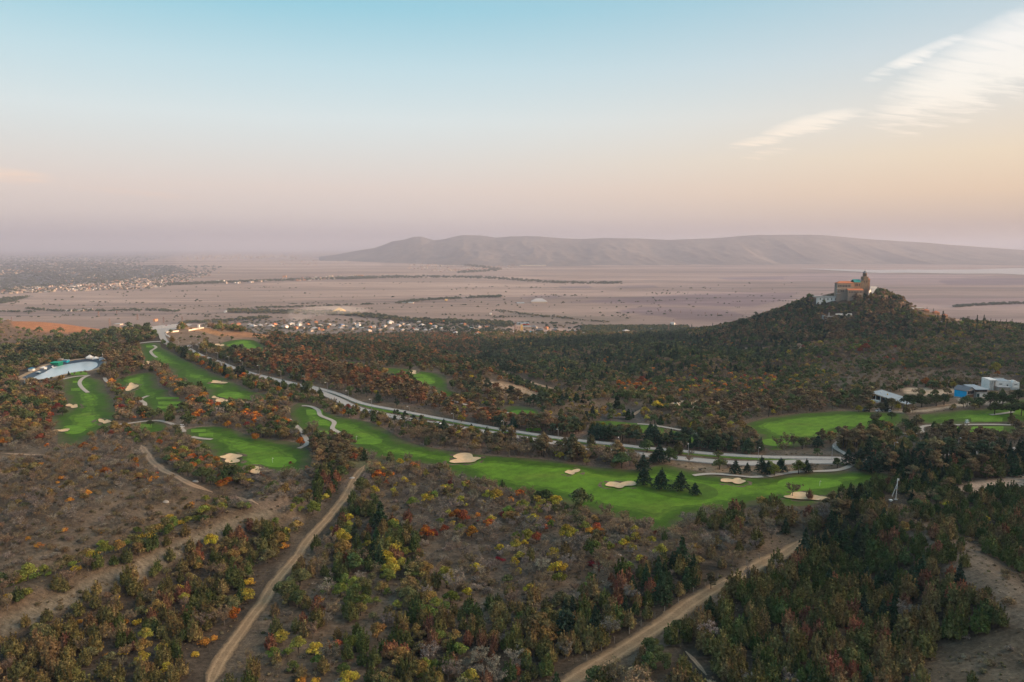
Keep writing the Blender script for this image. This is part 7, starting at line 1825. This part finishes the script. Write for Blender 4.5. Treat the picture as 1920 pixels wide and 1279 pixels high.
# ---- far settlement and far trees: too many and too small to tell apart
def town(name, polys):
    V = []; F = []; MI = []
    for poly, cnt, hs in polys:
        Pp = np.array(poly, float); got = 0
        while got < cnt:
            px = rng.uniform(Pp[:, 0].min(), Pp[:, 0].max()); py = rng.uniform(Pp[:, 1].min(), Pp[:, 1].max())
            if not inpoly([px], [py], Pp)[0]: continue
            P = up1(px, py, PLAIN); m = mpp(P); z = float(T(P[0], P[1])); w = rng.uniform(5, 11) * (1 + m / 6); d = rng.uniform(5, 10); h = rng.uniform(*hs); a = rng.uniform(-.4, .4); ca_, sa_ = math.cos(a), math.sin(a)
            o = len(V)
            for x in (-w / 2, w / 2):
                for y in (-d / 2, d / 2):
                    for zz in (-1, h): V.append((P[0] + x * ca_ - y * sa_, P[1] + x * sa_ + y * ca_, z + zz))
            F += [tuple(i + o for i in f) for f in [(0, 1, 3, 2), (4, 6, 7, 5), (0, 4, 5, 1), (2, 3, 7, 6), (1, 5, 7, 3)]]; k = rng.choice([0, 0, 1, 2, 3]); MI += [k] * 5; got += 1
    me = bpy.data.meshes.new(name); me.from_pydata(V, [], F); me.update()
    o = link(name, me, [cm_('far_plaster', (.36, .31, .27)), cm_('old_plaster', (.34, .27, .22)), cm_('old_roofing', (.27, .17, .13)), R_TIN]); me.polygons.foreach_set('material_index', np.array(MI, np.int32)); o['kind'] = 'stuff'


town('distant_town', [([(0,541),(90,536),(200,528),(330,517),(400,515),(300,540),(120,548),(0,552)], 300, (3, 6)), ([(100,505),(330,502),(420,512),(300,524),(110,530)], 130, (3, 6)), ([(340,480),(560,478),(560,486),(340,487)], 120, (12, 30)), ([(400,530),(640,518),(760,515),(640,524),(430,533)], 90, (3, 9)),
  ([(0,500),(130,490),(250,492),(240,500),(60,512),(0,516)], 240, (4, 9)), ([(770,495),(1000,494),(960,505),(820,510),(760,503)], 190, (3, 7)), ([(700,484),(760,484),(750,490),(705,490)], 30, (4, 12)), ([(1150,485),(1190,485),(1200,489),(1150,489)], 25, (4, 7)), ([(0,476),(320,474),(300,488),(0,490)], 160, (5, 12)), ([(500,487),(680,482),(680,496),(520,500)], 50, (4, 9))])
PTS = []
def belt(line, wpx, cnt, hr, cols, kind='oak_tree'):
    L_ = spline(line, 6, False); k = rng.integers(0, len(L_) - 1, cnt); t = rng.random(cnt)[:, None]; p = L_[k] * (1 - t) + L_[k + 1] * t + np.column_stack([rng.normal(0, 4, cnt), rng.uniform(-wpx, wpx, cnt)])
    W = unproj(p[:, 0], p[:, 1], PLAIN + 0 * 1.0); PTS.append((W[:, 0], W[:, 1], rng.uniform(*hr, cnt), np.array(cols)[rng.integers(0, len(cols), cnt)]))
def patch(poly, cnt, hr, cols):
    Pp = np.array(poly, float); px = rng.uniform(Pp[:, 0].min(), Pp[:, 0].max(), cnt * 4); py = rng.uniform(Pp[:, 1].min(), Pp[:, 1].max(), cnt * 4); m = inpoly(px, py, Pp); px, py = px[m][:cnt], py[m][:cnt]
    W = unproj(px, py, PLAIN + 0 * 1.0); PTS.append((W[:, 0], W[:, 1], rng.uniform(*hr, len(px)), np.array(cols)[rng.integers(0, len(cols), len(px))]))
BL = [(.085, .115, .115), (.10, .125, .12), (.075, .10, .10)]; DK = [(.06, .085, .055), (.075, .09, .06), (.055, .075, .055)]; MX = DK + [(.14, .12, .06), (.10, .11, .06)]  # BL: far woods tinted bluish, distance haze put into the colour
belt([(430,583.5),(480,585),(560,587),(640,589),(700,594),(780,602),(880,605),(960,609)], 3.2, 900, (5, 9), MX); belt([(340,606),(420,602),(500,596)], 2, 160, (5, 8), MX); belt([(0,585.5),(60,585.5)], .5, 30, (5, 8), DK); belt([(50,579),(110,583),(200,583),(280,582),(330,584)], 1.4, 170, (4, 8), DK)
belt([(320,534),(400,531),(560,525),(700,521)], 1.6, 700, (6, 12), DK); belt([(640,523),(740,520),(900,521),(1040,530),(1160,531)], 1.6, 620, (6, 12), DK); belt([(750,569),(800,563),(900,558),(935,557)], 1.3, 260, (5, 10), DK); belt([(480,578),(560,576),(700,571)], .6, 90, (4, 8), DK)
belt([(930,582),(990,590),(1060,597),(1140,605)], 1.4, 200, (2, 5), MX); belt([(1230,620),(1300,619),(1380,617),(1440,612)], 1.5, 160, (6, 9), DK); belt([(1790,576),(1850,572),(1930,569)], 1.2, 160, (6, 10), DK); belt([(800,604),(1090,608)], .7, 60, (4, 7), DK); belt([(870,497),(930,506),(860,511)], 1.5, 240, (6, 10), DK)
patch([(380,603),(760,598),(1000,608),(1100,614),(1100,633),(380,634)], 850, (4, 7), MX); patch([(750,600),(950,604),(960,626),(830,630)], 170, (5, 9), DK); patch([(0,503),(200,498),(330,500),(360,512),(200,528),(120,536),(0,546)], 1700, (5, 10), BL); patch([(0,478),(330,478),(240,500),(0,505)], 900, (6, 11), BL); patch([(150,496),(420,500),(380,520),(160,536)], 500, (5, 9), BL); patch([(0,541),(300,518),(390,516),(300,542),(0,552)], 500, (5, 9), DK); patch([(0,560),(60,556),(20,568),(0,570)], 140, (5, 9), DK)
patch([(0,570),(1400,560),(1400,600),(900,612),(300,604),(0,594)], 170, (2, 6), DK); patch([(300,530),(1500,530),(1500,570),(0,572)], 120, (3, 8), DK)
for _ in range(34):
    qx, qy = rng.uniform(0, 1450), rng.uniform(532, 596); ql = rng.uniform(30, 130); sl = rng.uniform(-.05, .03); belt([(qx, qy), (qx + ql, qy + ql * sl), (qx + 2 * ql, qy + ql * sl * 2)], .35, int(rng.uniform(6, 26)), (2, 6), DK); patch([(1090,612),(1290,612),(1290,626),(1090,628)], 160, (3, 7), MX); patch([(700,440.1),(701,440),(701,441)], 0, (1, 2), DK) if False else None
fx = np.concatenate([p[0] for p in PTS]); fy = np.concatenate([p[1] for p in PTS]); fh = np.concatenate([p[2] for p in PTS]); fc = np.concatenate([p[3] for p in PTS]) * 1.15
fr_ = np.hypot(fx, fy); fh = fh * np.clip(fr_ / 3500, 1, 2.2); m = (fr_ > 1380)
fx, fy, fh, fc = fx[m], fy[m], fh[m], fc[m]; rz = np.zeros((len(fx), 3)); rz[:, 2] = rng.uniform(0, 6.28, len(fx)); wd_ = fh * rng.uniform(1.1, 1.8, len(fx))
gn_scatter('distant_woods', FARC['oak_tree'], np.column_stack([fx, fy, T(fx, fy) - fh * .12]), rz, np.column_stack([wd_, wd_, fh]), fc, rng.integers(0, 6, len(fx)))
# smoke over the village yard: thin volumes
m_ = bpy.data.materials.new('thin_smoke'); m_.use_nodes = True; nt_ = m_.node_tree; nt_.nodes.clear(); pv = nt_.nodes.new('ShaderNodeVolumePrincipled'); pv.inputs['Color'].default_value = (.96, .96, .98, 1); pv.inputs['Density'].default_value = 0.004
ou = nt_.nodes.new('ShaderNodeOutputMaterial'); nt_.links.new(pv.outputs[0], ou.inputs['Volume'])
V = []; F = []
for (px, py, rx, rzz) in ((556, 611, 22, 7), (565, 607, 34, 9), (585, 604, 60, 9), (625, 602, 90, 9)):
    P = up1(px, py, PLAIN); P = np.array([P[0], P[1], PLAIN + 12 + (611 - py) * 1.5]); o = len(V)
    for a in range(1, 6):
        for b in range(10): th_ = PI * a / 6; ph_ = 2 * PI * b / 10; V.append((P[0] + rx * math.sin(th_) * math.cos(ph_), P[1] + rx * .6 * math.sin(th_) * math.sin(ph_), P[2] + rzz * math.cos(th_)))
    V += [(P[0], P[1], P[2] + rzz), (P[0], P[1], P[2] - rzz)]
    for a in range(4):
        for b in range(10): F.append((o + a * 10 + b, o + a * 10 + (b + 1) % 10, o + (a + 1) * 10 + (b + 1) % 10, o + (a + 1) * 10 + b)[::-1])
    for b in range(10): F.append((o + 50, o + b, o + (b + 1) % 10)); F.append((o + 51, o + 40 + (b + 1) % 10, o + 40 + b))
me = bpy.data.meshes.new('smoke'); me.from_pydata(V, [], F); me.update(); tag(link('smoke', me, m_), kind='stuff')

# ------------------------------------------------------------------ the air
def box_mesh(name, x0, x1, y0, y1, z0, z1):
    V = [(x, y, z) for x in (x0, x1) for y in (y0, y1) for z in (z0, z1)]
    F = [(0, 1, 3, 2), (4, 6, 7, 5), (0, 4, 5, 1), (2, 3, 7, 6), (0, 2, 6, 4), (1, 5, 7, 3)]
    return quick_mesh(name, np.array(V), np.array(F))


hz = bpy.data.objects.new('haze', box_mesh('haze', -100000, 100000, -100000, 100000, -96, 275)); COL.objects.link(hz)
m_ = bpy.data.materials.new('haze_air'); m_.use_nodes = True; nt_ = m_.node_tree; nt_.nodes.clear()
pv = nt_.nodes.new('ShaderNodeVolumePrincipled'); pv.inputs['Color'].default_value = (0.44, 0.50, 0.66, 1); pv.inputs['Density'].default_value = 0.98e-4; pv.inputs['Anisotropy'].default_value = 0.1
ou = nt_.nodes.new('ShaderNodeOutputMaterial'); nt_.links.new(pv.outputs[0], ou.inputs['Volume'])
hz.data.materials.append(m_); hz['kind'] = 'stuff'
